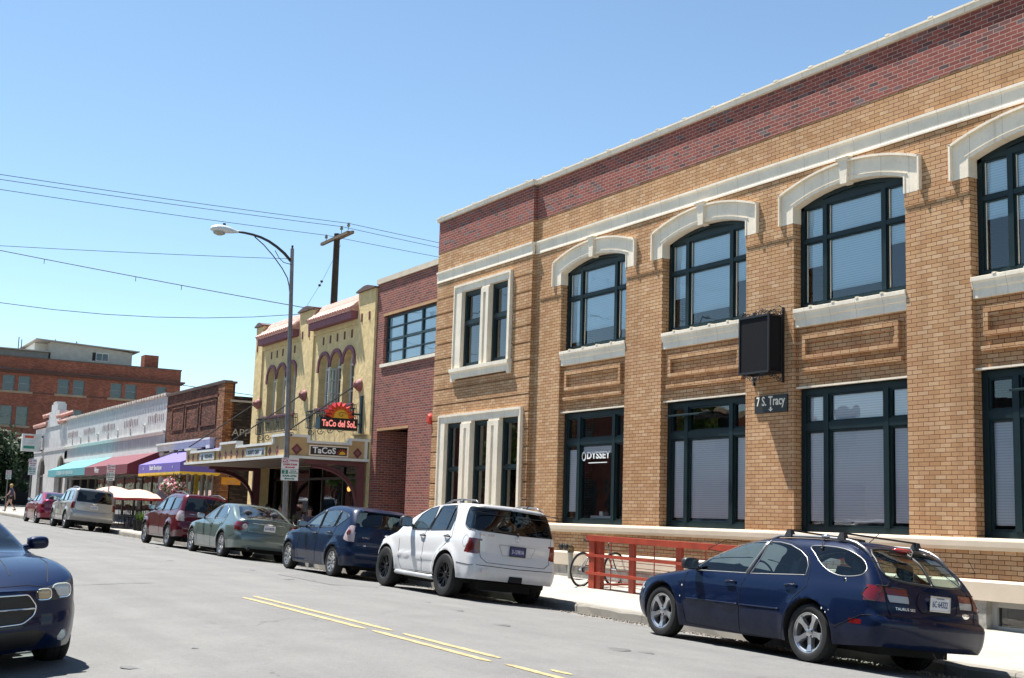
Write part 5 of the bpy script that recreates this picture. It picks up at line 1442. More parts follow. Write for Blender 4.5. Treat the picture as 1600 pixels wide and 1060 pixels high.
def make_wheel(R, W, rr, style, mats):
    """wheel about the x axis, outer face towards +x; returns meshes (tyre, rim, hub)"""
    t = MB(); h = W/2; s = R-rr
    prof = [(rr-.005, h*.80), (rr+.01, h*.92), (rr+s*.45, h*1.0), (rr+s*.8, h*.95), (R-.012, h*.80), (R, h*.6), (R+.001, h*.3), (R-.006, h*.28), (R-.006, h*.24), (R+.001, h*.22), (R+.001, -h*.22), (R-.006, -h*.24), (R, -h*.3), (R, -h*.6), (R-.012, -h*.8), (rr+s*.45, -h), (rr, -h*.85)]
    t.lathe(prof, 40, 'x')
    r = MB()
    r.lathe([(rr-.004, h*.86), (rr+.006, h*.90), (rr+.008, h*.84), (rr-.006, h*.80), (rr-.022, h*.70), (rr-.03, -h*.6)], 40, 'x')
    kind, n = style
    def spoke(a, w0, w1, r0, r1, x0, x1, th, twist=0):
        c, s_ = math.cos(a), math.sin(a); c2, s2 = math.cos(a+twist), math.sin(a+twist)
        def P(rad, off, x, cc, ss): return (x, rad*cc-off*ss, rad*ss+off*cc)
        r.hexa([P(r0, -w0, x0-th, c, s_), P(r0, w0, x0-th, c, s_), P(r1, w1, x1-th, c2, s2), P(r1, -w1, x1-th, c2, s2),
                P(r0, -w0*.75, x0, c, s_), P(r0, w0*.75, x0, c, s_), P(r1, w1*.8, x1, c2, s2), P(r1, -w1*.8, x1, c2, s2)])
    xo = h*.62
    if kind == 'five':
        for k in range(n):
            a = 2*PI*k/n+.31; spoke(a, .040, .030, .04, rr*.62, xo+.004, xo+.012, .05); spoke(a, .031, .052, rr*.6, rr-.012, xo+.012, xo+.03, .05)
        r.lathe([(0, xo+.012), (.035, xo+.012), (.062, xo+.002), (.075, xo-.03), (.075, xo-.05)], 20, 'x')
    elif kind == 'multi':
        for k in range(n):
            a = 2*PI*k/n; spoke(a+.05, .010, .008, .05, rr-.01, xo-.005, xo+.03, .03, .12); spoke(a-.05, .010, .008, .05, rr-.01, xo-.005, xo+.03, .03, -.12)
        r.lathe([(0, xo+.01), (.05, xo+.008), (.07, xo-.01), (.07, xo-.05)], 20, 'x')
    elif kind == 'steel':
        r.lathe([(0, xo-.03), (.05, xo-.03), (.07, xo-.0), (rr*.62, xo+.012), (rr*.7, xo-.02), (rr*.9, xo-.03), (rr-.02, xo+.01)], 32, 'x')
    else:
        for k in range(n):
            a = 2*PI*k/n; spoke(a, .024, .030, .04, rr-.012, xo, xo+.03, .045)
        r.lathe([(0, xo+.012), (.04, xo+.012), (.06, xo), (.07, xo-.04)], 20, 'x')
    hb = MB(); hb.lathe([(0, -.02), (rr*.55, -.02), (rr*.55, 0), (rr*.9, .0), (rr-.03, -.05), (rr-.03, -h*.8), (0, -h*.8)], 24, 'x')
    lug = None
    if kind in ('five', 'split'):
        lug = MB()
        for k in range(5):
            a = 2*PI*k/5+.31+PI/5; lug.lathe([(.011, xo-.02), (.011, xo+.014), (0, xo+.016)], 8, 'x', (0, .052*math.cos(a), .052*math.sin(a)))
    return t, r, hb, lug
def mesh_from(mb, name, mat, smooth=True, autos=.55):
    me = bpy.data.meshes.new(name); bmesh.ops.recalc_face_normals(mb.b, faces=mb.b.faces); mb.b.to_mesh(me); mb.b.free(); me.materials.append(mat)
    if smooth:
        for p in me.polygons: p.use_smooth = True
        me.set_sharp_from_angle(angle=autos)
    return me
def put(name, me, parent, loc=None, rot=None):
    o = bpy.data.objects.new(name, me); COL.objects.link(o); o.parent = parent; OFF[o] = Vector((0, 0, 0))
    if loc is not None: o.location = loc
    if rot is not None: o.rotation_euler = rot
    return o
def add_wheels(root, S, style, rmat=None, rmat2=None):
    R, W, rr, tx = S['wheel']
    t, r, hb, lug = make_wheel(R, W, rr, style, None)
    tm = mesh_from(t, 'tyre', M_RUB); rm = mesh_from(r, 'rim', rmat or M_ALLOY); hm = mesh_from(hb, 'wheel', M_UND)
    lm = mesh_from(lug, 'lug_nuts', M_TRIM) if lug else None
    steer = S.get('steer', 0)
    for i, (yy, sx) in enumerate(((0, 1), (0, -1), (S['wb'], 1), (S['wb'], -1))):
        spin = rnd.uniform(0, 1.2)
        rot = (spin, 0, 0) if sx == 1 else (spin, 0, PI)
        w_ = put('wheel', hm, root, (sx*tx, yy, R-.006), rot)
        if yy: w_.rotation_euler[2] += steer
        put('tyre', tm, w_); put('rim', rm, w_)
        if lm: put('lug_nuts', lm, w_)
def seats(root, rows, mat, xs=(.36, -.36), z=.32, head=True):
    for (y, ncush) in rows:
        m = MB()
        if ncush == 2:
            for x in xs:
                m.box(x-.24, x+.24, y-.1, y+.42, z, z+.26)
                m.hexa([(x-.23, y-.02, z+.2), (x+.23, y-.02, z+.2), (x+.23, y-.16, z+.2), (x-.23, y-.16, z+.2), (x-.19, y-.17, z+.82), (x+.19, y-.17, z+.82), (x+.19, y-.28, z+.80), (x-.19, y-.28, z+.80)])
        else:
            m.box(-.62, .62, y-.1, y+.4, z, z+.26)
            m.hexa([(-.62, y-.02, z+.2), (.62, y-.02, z+.2), (.62, y-.16, z+.2), (-.62, y-.16, z+.2), (-.58, y-.17, z+.74), (.58, y-.17, z+.74), (.58, y-.28, z+.73), (-.58, y-.28, z+.73)])
        m.build('seat', mat, root, bevel=.03, smooth=True, autos=.9)
        if head:
            for x in xs:
                m = MB(); zz = z+(.93 if ncush == 2 else .82); m.ball((x, y-.23, zz), .13, 2, (1, .55, .85)); m.build('headrest', mat, root, smooth=True)
def common(root, S, B, paintm, glassm, seatm=None, seatsz=.32):
    """floor, dash, wheel, mirrors, handles shared by all cars"""
    y0, y1 = S['rear'][0][1], S['front'][0][1]
    m = MB(); m.box(-.55, .55, y0+.25, y1-.3, .19, .34); m.box(-.66, .66, .45, S['wb']-.45, .22, .3); m.build('floor_pan', M_UND, root)
    cow = S['cowl']; m = MB()
    m.hexa([(-.62, cow[0]-.62, cow[1]-.25), (.62, cow[0]-.62, cow[1]-.25), (.62, cow[0]+.05, cow[1]-.25), (-.62, cow[0]+.05, cow[1]-.25), (-.62, cow[0]-.55, cow[1]-.02), (.62, cow[0]-.55, cow[1]-.02), (.62, cow[0]+.05, cow[1]-.05), (-.62, cow[0]+.05, cow[1]-.05)])
    m.build('dashboard', M_SEAT, root)
    m = MB(); c = Vector((-.37, cow[0]-.78, cow[1]+.0)); m.tube([c+Vector((.18*math.cos(t), .06*math.sin(t), .17*math.sin(t))) for t in [2*PI*k/24 for k in range(24)]], .014, 6, closed=True)
    m.tube([c+Vector((-.17, 0, 0)), c+Vector((.17, 0, 0))], .014, 5); m.tube([c, c+Vector((0, .2, -.06))], .03, 6); m.build('steering_wheel', M_TRIM, root)
    seats(root, S.get('seats', [(cow[0]-1.35, 2), (cow[0]-2.2, 3)]), seatm or M_SEAT, z=seatsz)
def mirror_parts(root, B, y, z, size, mat, x=None, dirn=1):
    for sx in (1, -1):
        p = B.onside(y, z, 0); x0 = p.x-.02
        m = MB(); w_, h, d = size
        c = Vector((x0+.06+w_/2, y-.02, z+h*.3))
        ret = bmesh.ops.create_icosphere(m.b, subdivisions=3, radius=1)
        for v in ret['verts']:
            q = v.co; e = lambda t: math.copysign(abs(t)**.62, t)
            yy = e(q.y)*d*.5
            if yy < -d*.28: yy = -d*.28
            v.co = Vector((c.x+e(q.x)*w_/2, c.y+yy, c.z+e(q.z)*h/2))
        m.tube([(x0, y, z-.01), (c.x, c.y, c.z-h*.15)], [.035, .025], 8)
        if sx < 0: bmesh.ops.transform(m.b, matrix=Matrix.Scale(-1, 4, (1, 0, 0)), verts=m.b.verts); bmesh.ops.reverse_faces(m.b, faces=m.b.faces)
        o = m.build('side_mirror', mat, root, smooth=True, autos=.7)
        m = MB(); m.prism([(c.x-w_*.42, c.z-h*.38), (c.x+w_*.42, c.z-h*.38), (c.x+w_*.45, c.z+h*.38), (c.x-w_*.45, c.z+h*.38)], 'y', c.y-d*.28-.004, c.y-d*.28-.001)
        if sx < 0: bmesh.ops.transform(m.b, matrix=Matrix.Scale(-1, 4, (1, 0, 0)), verts=m.b.verts); bmesh.ops.reverse_faces(m.b, faces=m.b.faces)
        m.build('mirror_glass', M_CHROME, o)
def handles(root, B, pts, mat, out):
    for nm, (y, z) in zip(('front_door', 'rear_door'), pts):
        for sd, dob in out.get(nm, []):
            p = B.onside(y, z, 0); m = MB()
            for (yy, zz, w_, h_, r_, mt) in ((y, z, .10, .028, 0, None),):
                P = [Vector((p.x+.0, y-.10, z)), Vector((p.x+.028, y-.07, z+.004)), Vector((p.x+.034, y, z+.005)), Vector((p.x+.028, y+.07, z+.002)), Vector((p.x+.0, y+.10, z-.002))]
                P = [Vector((q.x*sd, q.y, q.z)) for q in P]; m.tube(P, [.012, .015, .016, .015, .012], 8)
            m.build('handle', mat, dob, smooth=True)
            m = MB(); E = [Vector((sd*(p.x+.002), y+.07*math.cos(t), z+.035*math.sin(t))) for t in [2*PI*k/16 for k in range(16)]]; m.face(E); m.build('handle_recess', M_GAP, dob)
def plate(root, p, w_, h_, mat, txt, tmat, tilt=0, facing=-1, frame=None, top=None):
    m = MB(); x, y, z = p; m.box(x-w_/2, x+w_/2, y-.008, y+.004, z-h_/2, z+h_/2); o = m.build('licence_plate', mat, root, bevel=.003)
    if frame:
        m = MB()
        for q in ((x-w_/2-.008, x+w_/2+.008, z+h_/2-.01, z+h_/2+.008), (x-w_/2-.008, x+w_/2+.008, z-h_/2-.008, z-h_/2+.008), (x-w_/2-.008, x-w_/2+.006, z-h_/2, z+h_/2), (x+w_/2-.006, x+w_/2+.008, z-h_/2, z+h_/2)): m.box(q[0], q[1], y-.012, y, q[2], q[3])
        m.build('plate_frame', frame, o)
    lettering(txt, h_*.62, (x, y-.010, z-h_*.04), (1, 0, 0), (0, 0, 1), tmat, o, width=w_*.78, bold=.0012, extrude=.0006, name='plate_number')
    if top: lettering(top, h_*.17, (x, y-.010, z+h_*.38), (1, 0, 0), (0, 0, 1), tmat, o, width=w_*.4, extrude=.0006, name='plate_state')
def rail_bar(m, pts, r=.014, n=8): m.tube(pts, r, n)
def half_to(p): return p
def std_cuts(B, S):
    for nm, poly in S['side']: 
        B.cut('side', poly, nm)
    for v, nm, poly, yl in S.get('ends', []): B.cut(v, poly, nm, ylim=yl, xmin=(.70 if v == 'side' else None))
    for (yc, zc, ra) in S['arch']:
        n = 30; P = [(yc+ra*math.cos(t), zc+ra*math.sin(t)) for t in [lerp(-.02, PI+.02, k/n) for k in range(n+1)]]+[(yc-ra, -.1), (yc+ra, -.1)]
        B.cut('side', P, 'ARCH', nmin=.02); B.cut('side', P, 'ARCH', nmin=-.9, zlim=(0, zc)) if 0 else None
def gaps(B, root, polys, r=.0045, rear=(), front=(), top=()):
    m = MB()
    for p in polys: B.line(m, p, r, 'side')
    for p in rear: B.line(m, p, r, 'rear')
    for p in front: B.line(m, p, r, 'front')
    for p in top: B.line(m, p, r, 'top')
    m.build('panel_gap', M_GAP, root)
def window_trim(B, root, polys, mat, r=.007, view='side', nm='window_trim', off=.0):
    m = MB()
    for p in polys: B.line(m, p, r, view, closed=True, off=off, step=.04)
    m.build(nm, mat, root, smooth=True, split=True)
def place(name, X, Y, label, group='cars parked along the kerb', rz=0, cat='car', z=None, side=1):
    roll = math.atan(.0174*(X-6.2)*.95) if X > 6 else -math.atan(.0174*(6.2-X)*.8)
    z = gz(X, Y)
    r = thing(name, (X, Y, z), label, cat, group, local=True)
    if rz == 0: r.rotation_euler = (math.atan(G), roll, 0)
    else: r.rotation_euler = (-math.atan(G), -roll, rz)
    return r

def adj(poly, Y0, xc, xref, hw, tum, dy=0.0):
    f = pchip(tum); return [(y+dy+(Y0+y)*((xc-hw*f(z))/xref-1), z) for y, z in poly]
# ------------------------------------------------------------ dark blue estate car
def wagon():
    root = place('estate_car', 11.255, 10.98, 'dark blue estate car with black roof bars, silver five-spoke wheels, nearest on the right', cat='car')
    W1 = [(2.17, .90), (1.93, 1.045), (1.67, 1.165), (1.37, 1.265), (1.11, 1.315), (.83, 1.335), (.98, 1.11), (1.14, .925)]
    W2 = [(.77, 1.335), (.6, 1.335), (.41, 1.31), (.23, 1.245), (.13, 1.17), (.105, 1.08), (.14, .97), (1.09, .925), (.93, 1.11)]
    Q = smooth_poly([(.05, 1.31), (-.2, 1.325), (-.44, 1.31), (-.66, 1.265), (-.83, 1.19), (-.905, 1.10), (-.85, 1.035), (-.66, 1.005), (-.45, 1.0), (-.28, 1.03), (-.13, 1.11), (-.02, 1.22)])
    fd = [(2.30, .80), (2.30, .5), (2.24, .22), (1.19, .2), (1.18, .78), (1.115, .92), (.955, 1.13), (.80, 1.36), (1.1, 1.345), (1.37, 1.30), (1.68, 1.205), (1.95, 1.075), (2.24, .92)]
    rd = [(1.115, .92), (1.18, .78), (1.19, .2), (.46, .2), (.38, .47), (.26, .68), (.11, .84), (.07, .97), (.06, 1.1), (.10, 1.21), (.2, 1.28), (.36, 1.335), (.58, 1.36), (.80, 1.36), (.955, 1.13)]
    TU = [(.15, .91), (.3, .965), (.5, .998), (.62, 1.0), (.76, .99), (.86, .965), (.93, .93), (1.1, .862), (1.3, .775), (1.42, .70)]
    AJ = lambda q, h=.915, r=10.41: adj(q, 10.98, 11.255, r, h, TU)
    W1, W2, Q = AJ(W1), AJ(W2), [(y if y > -.3 else -.3+(y+.3)*.78, z) for y, z in AJ(Q, .885)]
    fd = fd[:5]+AJ(fd[5:]); rd = AJ(rd[:1])+rd[1:6]+AJ(rd[6:], .90)
    S = dict(wb=2.757, wheel=(.332, .215, .222, .80), arch=[(0, .335, .378), (2.757, .335, .372)],
        top=[(-1.2, .95), (-.95, 1.12), (-.78, 1.25), (-.62, 1.335), (-.4, 1.375), (-.1, 1.395), (.3, 1.40), (.92, 1.385), (1.33, 1.315), (1.73, 1.18), (2.11, 1.02), (2.34, .905), (2.6, .86), (3.0, .80), (3.3, .72), (3.5, .64), (3.75, .54)],
        bot=[(-1.3, .30), (-.5, .25), (.35, .2), (2.3, .18), (3.2, .2), (3.8, .2)],
        hw=[(-1.3, .87), (-.6, .905), (.5, .925), (2, .925), (3, .905), (3.7, .84)],
        tum=[(.15, .91), (.3, .965), (.5, .998), (.62, 1.0), (.76, .99), (.86, .965), (.93, .93), (1.1, .862), (1.3, .775), (1.42, .70)],
        rear=[(.2, -1.0), (.28, -1.10), (.4, -1.15), (.54, -1.16), (.60, -1.13), (.63, -1.07), (.75, -1.05), (.92, -1.0), (1.1, -.87), (1.25, -.70), (1.36, -.55), (1.5, -.42)],
        front=[(.18, 3.5), (.3, 3.64), (.45, 3.68), (.6, 3.62), (.7, 3.55), (.85, 3.4)],
        crown=.03, rt=.10, cr=(.20, .42), bow=(.09, .14), flare=.02, crease=[(.535, .016, .018)], mould=(.42, 2.25), cowl=(2.2, .93),
        side=[('front_door', fd), ('rear_door', rd), ('front_window', W1), ('rear_window', W2), ('quarter_window', Q)],
        ends=[('rear', 'tailgate', [(-.02, .62), (.66, .62), (.70, .75), (.70, .93), (.66, 1.1), (.60, 1.27), (.53, 1.36), (-.02, 1.375)], (-1.6, -.3)),
              ('rear', 'rear_screen', [(-.02, .985), (.35, .99), (.53, 1.01), (.61, 1.05), (.615, 1.13), (.56, 1.27), (.49, 1.325), (.35, 1.345), (-.02, 1.35)], (-1.6, -.2)),
              ('front', 'windscreen', [(-.02, 1.385), (.45, 1.375), (.59, 1.325), (.81, .95), (.72, .925), (-.02, .96)], (.8, 2.6)),
              ('rear', 'reverse_light', [(.40, .765), (.655, .765), (.675, .80), (.675, .845), (.40, .845)], (-1.6, -.9)),
              ('rear', 'inner_taillight', [(.39, .85), (.675, .85), (.69, .925), (.40, .925)], (-1.6, -.9)),
              ('side', 'taillight', rounded([(-.76, .83), (-.81, .905), (-.88, .935), (-1.5, .935), (-1.5, .765), (-.85, .765)], .03), (-1.6, -.7)),
              ('rear', 'taillight', [(.745, .765), (1.0, .765), (1.0, .935), (.745, .935)], (-1.6, -.8)),
              ('side', 'headlight', smooth_poly([(3.28, .70), (3.42, .70), (3.6, .66), (3.6, .60), (3.4, .60), (3.3, .64)]), (3.2, 4)),
              ('front', 'headlight', smooth_poly([(.55, .60), (.9, .60), (.9, .70), (.6, .68)]), (3.2, 4)),
              ('side', 'side_marker', [(-.62, .50), (-.80, .50), (-.80, .55), (-.62, .55)], None)])
    B = CarBody(S)
    P = paint('navy_paint', (.001, .007, .032), metal=.1, rough=.4, coat=.6, dirt=.07)
    std_cuts(B, S)
    out = B.finish(root, dict(body=P, front_window=M_CGL, rear_window=M_CGL, quarter_window=M_CGL, rear_screen=M_CGL, windscreen=M_CGL, taillight=M_LRED, inner_taillight=M_LRED, reverse_light=M_LPINK if 0 else M_LCLR, headlight=M_HEAD, side_marker=M_LRED))
    gaps(B, root, [fd[:8], fd[8:]+[fd[0]], rd[2:], [(-.70, 1.33), (-.80, 1.2), (-.9, .98), (-.93, .8)], [(2.36, .9), (2.8, .83)], [(-.42, .44), (-.8, .60), (-1.0, .615)]],
         rear=[[(.0, .615), (.66, .62), (.70, .75), (.70, .93), (.66, 1.12), (.60, 1.28), (.5, 1.37), (0, 1.38)], [(.75, .61), (.9, .62)]])
    SIL = plain('silver_trim', (.32, .32, .31), .35, metal=.6)
    window_trim(B, root, [W1, W2, Q], SIL, .0065)
    m = MB(); B.line(m, [(.46, .548), (1.18, .542)], .009, 'side', off=.002); B.line(m, [(1.20, .542), (2.22, .535)], .009, 'side', off=.002); m.build('rub_strip', P, root, smooth=True, split=True)
    m = MB(); pts = [B.onside(lerp(1.155, .945, k/6), lerp(.93, 1.345, k/6), .004) for k in range(7)]; m.tube(pts, .017, 6); m.tube([Vector((-q.x, q.y, q.z)) for q in pts], .017, 6); m.build('door_pillar', SIL, root, smooth=True, split=True)
    window_trim(B, root, [[(.0, .985), (.35, .99), (.53, 1.01), (.61, 1.05), (.615, 1.13), (.56, 1.27), (.49, 1.325), (.35, 1.345), (0, 1.35)]], M_TRIM, .016, 'rear', 'screen_seal')
    common(root, S, B, P, M_CGL)
    mirror_parts(root, B, 2.10, .93, (.23, .15, .15), M_TRIM)
    handles(root, B, [(1.38, .80), (.32, .835)], P, out)
    m = MB()      # lock, badge scuffs
    pass
    for sx in (1, -1):
        p = B.onside(-.47, .955, .0); m.lathe([(0, .006), (.02, .006), (.026, 0)], 14, 'x', (p.x*1, p.y, p.z)) if sx > 0 else m.lathe([(0, -.006), (.02, -.006), (.026, 0)], 14, 'x', (-p.x, p.y, p.z))
    m.build('lock', M_CHROME, root)
    m = MB(); B.line(m, [(.40, .765), (.655, .765), (.675, .80), (.685, .925), (.40, .925)], .006, 'rear', closed=True); m.build('lamp_rim', M_GAP, root, split=True)
    m = MB(); B.line(m, [(-.92, .765), (-.85, .765), (-.77, .82), (-.80, .90), (-.88, .935), (-.92, .935)], .009, 'side'); m.build('lamp_rim', M_GAP, root, split=True)
    # tow bar hook, exhaust
    m = MB(); m.tube([(-.2, -1.2, .27), (-.15, -1.22, .20), (-.05, -1.2, .20), (0, -1.18, .26)], .008, 6); m.build('tow_loop', M_TRIM, root)
    # plate and badges
    p = B.onrear(0.03, .80, .012); plate(root, (p.x, p.y-.006, p.z), .31, .155, M_PLATE, '6C·64322', plain('plate_ink', (.03, .05, .12), .6), frame=M_CHROME, top='MONTANA')
    m = MB(); E = [B.onrear(x, z, .003) for x, z in rounded([(-.28, .70), (.34, .70), (.38, .80), (.30, .90), (-.24, .90), (-.32, .80)], .05)]; B.line(m, rounded([(-.26, .69), (.32, .69), (.37, .80), (.28, .915), (-.22, .915), (-.31, .80)], .06), .006, 'rear', closed=True, mirror=False); m.build('plate_recess', M_GAP, root)
    p = B.onrear(-.50, .705, .006); lettering('TAURUS SES', .042, p, (1, -.12, 0), (0, .12, 1), M_CHROME, root, width=.27, extrude=.003)
    p = B.onrear(.50, .70, .006); m = MB(); m.lathe([(0, -.006), (.03, -.004), (.042, 0)], 20, 'y', (0, 0, 0)); bmesh.ops.scale(m.b, vec=(1.5, 1, .75), verts=m.b.verts); bmesh.ops.translate(m.b, vec=p, verts=m.b.verts); m.build('oval_badge', M_CHROME, root)
    # roof furniture
    m = MB()
    for sx in (1, -1):
        pts = []
        for k in range(15):
            y = lerp(-.62, 1.0, k/14); q = B.onside(y, B.zt(y)-.10, 0); t = B.ontop(.60-.0*abs(k-7), y, 0)
            pts.append(Vector((sx*.60, y, t.z+(.028 if 0 < k < 14 else .0))))
        m.tube(pts, .017, 8)
    m.build('roof_rail', plain('grey_rail', (.30, .30, .30), .35, metal=.6), root, smooth=True, split=True)
    for yb in (.72, -.16):
        m = MB(); zt = B.ontop(0, yb, 0).z
        m.box(-.60, .60, yb-.016, yb+.016, zt+.058, zt+.078)
        for sx in (1, -1):
            m.hexa([(sx*.60-.04, yb-.06, zt-.01), (sx*.60+.04, yb-.06, zt-.01), (sx*.60+.04, yb+.06, zt-.01), (sx*.60-.04, yb+.06, zt-.01), (sx*.60-.028, yb-.03, zt+.075), (sx*.60+.028, yb-.03, zt+.075), (sx*.60+.028, yb+.03, zt+.075), (sx*.60-.028, yb+.03, zt+.075)])
        m.build('roof_bar', M_TRIM, root, bevel=.006)
    m = MB(); q = Vector((-.60, .10, B.ontop(.6, -.02, 0).z+.045)); m.ball(q, .055, 2, (1, 1.3, .5)); m.build('rack_clamp', M_CHROME, root, smooth=True)
    m = MB(); m.tube([q, q+Vector((-.09, -.03, -.06)), q+Vector((-.13, -.07, -.14))], .006, 5); m.ball(q+Vector((-.13, -.07, -.15)), .018, 1); m.build('strap', M_TRIM, root)
    m = MB(); m.tube([(0, .02, B.ontop(0, -.12, 0).z), (.0, -.16, B.ontop(0, -.12, 0).z+.14)], .005, 5); m.build('antenna', M_TRIM, root)
    m = MB(); yq = -.50; zq = B.ontop(0, yq, 0).z; m.ball((0, yq, zq-.0), .10, 2, (1.6, .8, .34)); m.build('brake_light', lens('bright_red_lens', (.4, .03, .03)), root, smooth=True)
    m = MB(); a = B.onrear(0, 1.35, .02); b = B.onrear(.30, 1.30, .02); c = B.onrear(-.16, 1.28, .02)
    m.tube([a+Vector((.14, .03, .03)), B.onrear(.10, 1.33, .025), B.onrear(-.05, 1.27, .02)], .009, 5); m.tube([B.onrear(-.30, 1.33, .015), B.onrear(.18, 1.25, .015)], .007, 5); m.tube([B.onrear(.12, 1.345, .02), B.onrear(.26, 1.345, .02)], .022, 6); m.build('rear_wiper', M_TRIM, root)
    m = MB()
    for (y, z, r_) in ((2.33, .69, .012), (2.35, .55, .010), (-.23, .62, .012), (-.29, .58, .009), (-.33, .61, .006)):
        q = B.onside(y, z, .001); m.ball(Vector((-q.x, q.y, q.z)), r_, 1, (.15, 1, 1.3))
    m.build('paint_chip', plain('chip_white', (.6, .6, .58), .7), root, split=True)
    add_wheels(root, S, ('five', 5))
    return root
# ------------------------------------------------------------ white SUV
def suv():
    root = place('off_road_car', 11.27, 20.04, 'white off-road car with black wheels and dark tinted rear glass', cat='car')
    W1 = [(1.82, 1.115), (1.76, 1.22), (1.48, 1.41), (1.16, 1.525), (.82, 1.575), (.97, 1.34), (1.14, 1.13)]
    W2 = [(1.08, 1.13), (.86, 1.41), (.72, 1.585), (.13, 1.61), (.155, 1.38), (.30, 1.165)]
    Q = rounded([(-.16, 1.60), (-.80, 1.60), (-.92, 1.195), (-.36, 1.20), (-.2, 1.26), (-.15, 1.42)], .05)
    fd = [(2.28, .93), (2.22, .5), (2.10, .37), (1.25, .38), (1.26, 1.08), (.97, 1.34), (.80, 1.61), (1.17, 1.56), (1.5, 1.44), (1.79, 1.26), (2.0, 1.12)]
    rd = [(1.26, 1.08), (1.25, .38), (.58, .38), (.62, .6), (.42, .83), (.17, .95), (.08, 1.15), (.06, 1.64), (.80, 1.61), (.97, 1.34)]
    sh = lambda q: [(y-.32, z) for y, z in q]
    TU = [(.3, .95), (.45, .985), (.65, 1.0), (.9, .995), (1.05, .975), (1.15, .95), (1.4, .885), (1.6, .825), (1.72, .78)]
    AJ = lambda q: adj(sh(q), 20.04, 11.27, 10.39, .91, TU)
    W1, W2 = AJ(W1), AJ(W2); Q = rounded([(-.40, 1.60), (-.70, 1.60), (-.84, 1.195), (-.62, 1.20), (-.46, 1.26), (-.41, 1.42)], .04)
    fd = sh(fd[:4])+AJ(fd[4:]); rd = [AJ(rd[:1])[0]]+sh(rd[1:2])+[(.46, .38), (.47, .5), (.36, .72), (.12, .88), (-.10, 1.05)]+AJ(rd[7:])
    S = dict(wb=2.48, wheel=(.382, .27, .225, .80), arch=[(0, .385, .425), (2.48, .385, .42)],
        top=[(-1.0, 1.45), (-.8, 1.59), (-.62, 1.635), (-.4, 1.65), (0, 1.655), (.66, 1.62), (1.02, 1.575), (1.44, 1.45), (1.92, 1.23), (2.17, 1.07), (2.3, 1.035), (2.57, .97), (2.87, .89), (3.08, .80), (3.25, .7)],
        bot=[(-1.2, .38), (-.5, .36), (.5, .36), (2.0, .35), (2.9, .3), (3.3, .3)],
        hw=[(-.95, .87), (-.4, .905), (.5, .915), (1.8, .915), (2.7, .90), (3.25, .82)],
        tum=[(.3, .95), (.45, .985), (.65, 1.0), (.9, .995), (1.05, .975), (1.15, .95), (1.4, .885), (1.6, .825), (1.72, .78)],
        rear=[(.3, -.80), (.36, -.90), (.5, -.95), (.62, -.945), (.68, -.92), (.76, -.91), (.80, -.875), (1.1, -.865), (1.2, -.85), (1.45, -.75), (1.6, -.67), (1.75, -.60)],
        front=[(.3, 3.06), (.4, 3.2), (.55, 3.25), (.7, 3.22), (.85, 3.13), (1.0, 2.95)],
        crown=.03, rt=.085, cr=(.17, .36), bow=(.05, .12), flare=.03, crease=[(.645, .02, .03)], mould=(.45, 1.98), cowl=(2.02, 1.12),
        seats=[(.68, 2), (-.15, 3)],
        side=[('front_door', fd), ('rear_door', rd), ('front_window', W1), ('rear_window', W2), ('quarter_window', Q)],
        ends=[('rear', 'tailgate', rounded([(-.02, .66), (.60, .665), (.70, .76), (.72, 1.06), (.72, 1.19), (.66, 1.5), (.60, 1.60), (-.02, 1.62)], .03), (-1.6, -.5)),
              ('rear', 'rear_screen', [(-.02, 1.175), (.76, 1.19), (.74, 1.3), (.655, 1.55), (.62, 1.585), (-.02, 1.60)], (-1.6, -.4)),
              ('front', 'windscreen', [(-.02, 1.615), (.5, 1.60), (.67, 1.56), (.80, 1.13), (.7, 1.10), (-.02, 1.14)], (.8, 2.7)),
              ('side', 'taillight', rounded([(-.60, .81), (-.68, .96), (-.78, 1.055), (-1.6, 1.06), (-1.6, .80)], .03), (-1.6, -.3)),
              ('rear', 'taillight', [(.735, .80), (1.0, .80), (1.0, 1.06), (.74, 1.06)], (-1.6, -.6)),
              ('side', 'headlight', [(2.87, .70), (3.4, .66), (3.4, .80), (2.82, .86)], (2.7, 4)),
              ('front', 'headlight', [(.5, .68), (.95, .68), (.95, .86), (.55, .84)], (2.7, 4))])
    B = CarBody(S)
    P = paint('white_paint', (.60, .60, .60), metal=0, rough=.3, dirt=.4)
    std_cuts(B, S)
    out = B.finish(root, dict(body=P, front_window=M_CGM, rear_window=M_CGD, quarter_window=M_CGD, rear_screen=M_CGD, windscreen=M_CGL, taillight=lens('dark_red_lens', (.13, .006, .008)), headlight=M_HEAD))
    gaps(B, root, [fd[:6], rd[1:8], [fd[6], rd[8], rd[7]]],
         rear=[[(.0, .66), (.58, .665), (.69, .74), (.715, 1.0), (.72, 1.17)]])
    window_trim(B, root, [W1, W2, Q], M_TRIM, .009)
    m = MB()
    for a_, b_ in (((.84, 1.12), (.60, 1.575)), ((.16, 1.16), (.08, 1.60))):
        pts = [B.onside(lerp(a_[0], b_[0], k/6), lerp(a_[1], b_[1], k/6), .003) for k in range(7)]; rr_ = .030 if a_[0] > 1 else .012; m.tube(pts, rr_, 6); m.tube([Vector((-q.x, q.y, q.z)) for q in pts], rr_, 6)
    m.build('door_pillar', M_TRIM, root, smooth=True, split=True)
    common(root, S, B, P, M_CGL, seatsz=.5)
    mirror_parts(root, B, 1.56, 1.19, (.24, .20, .16), M_TRIM)
    handles(root, B, [(1.0, 1.02), (.06, 1.045)], M_TRIM, out)
    m = MB()
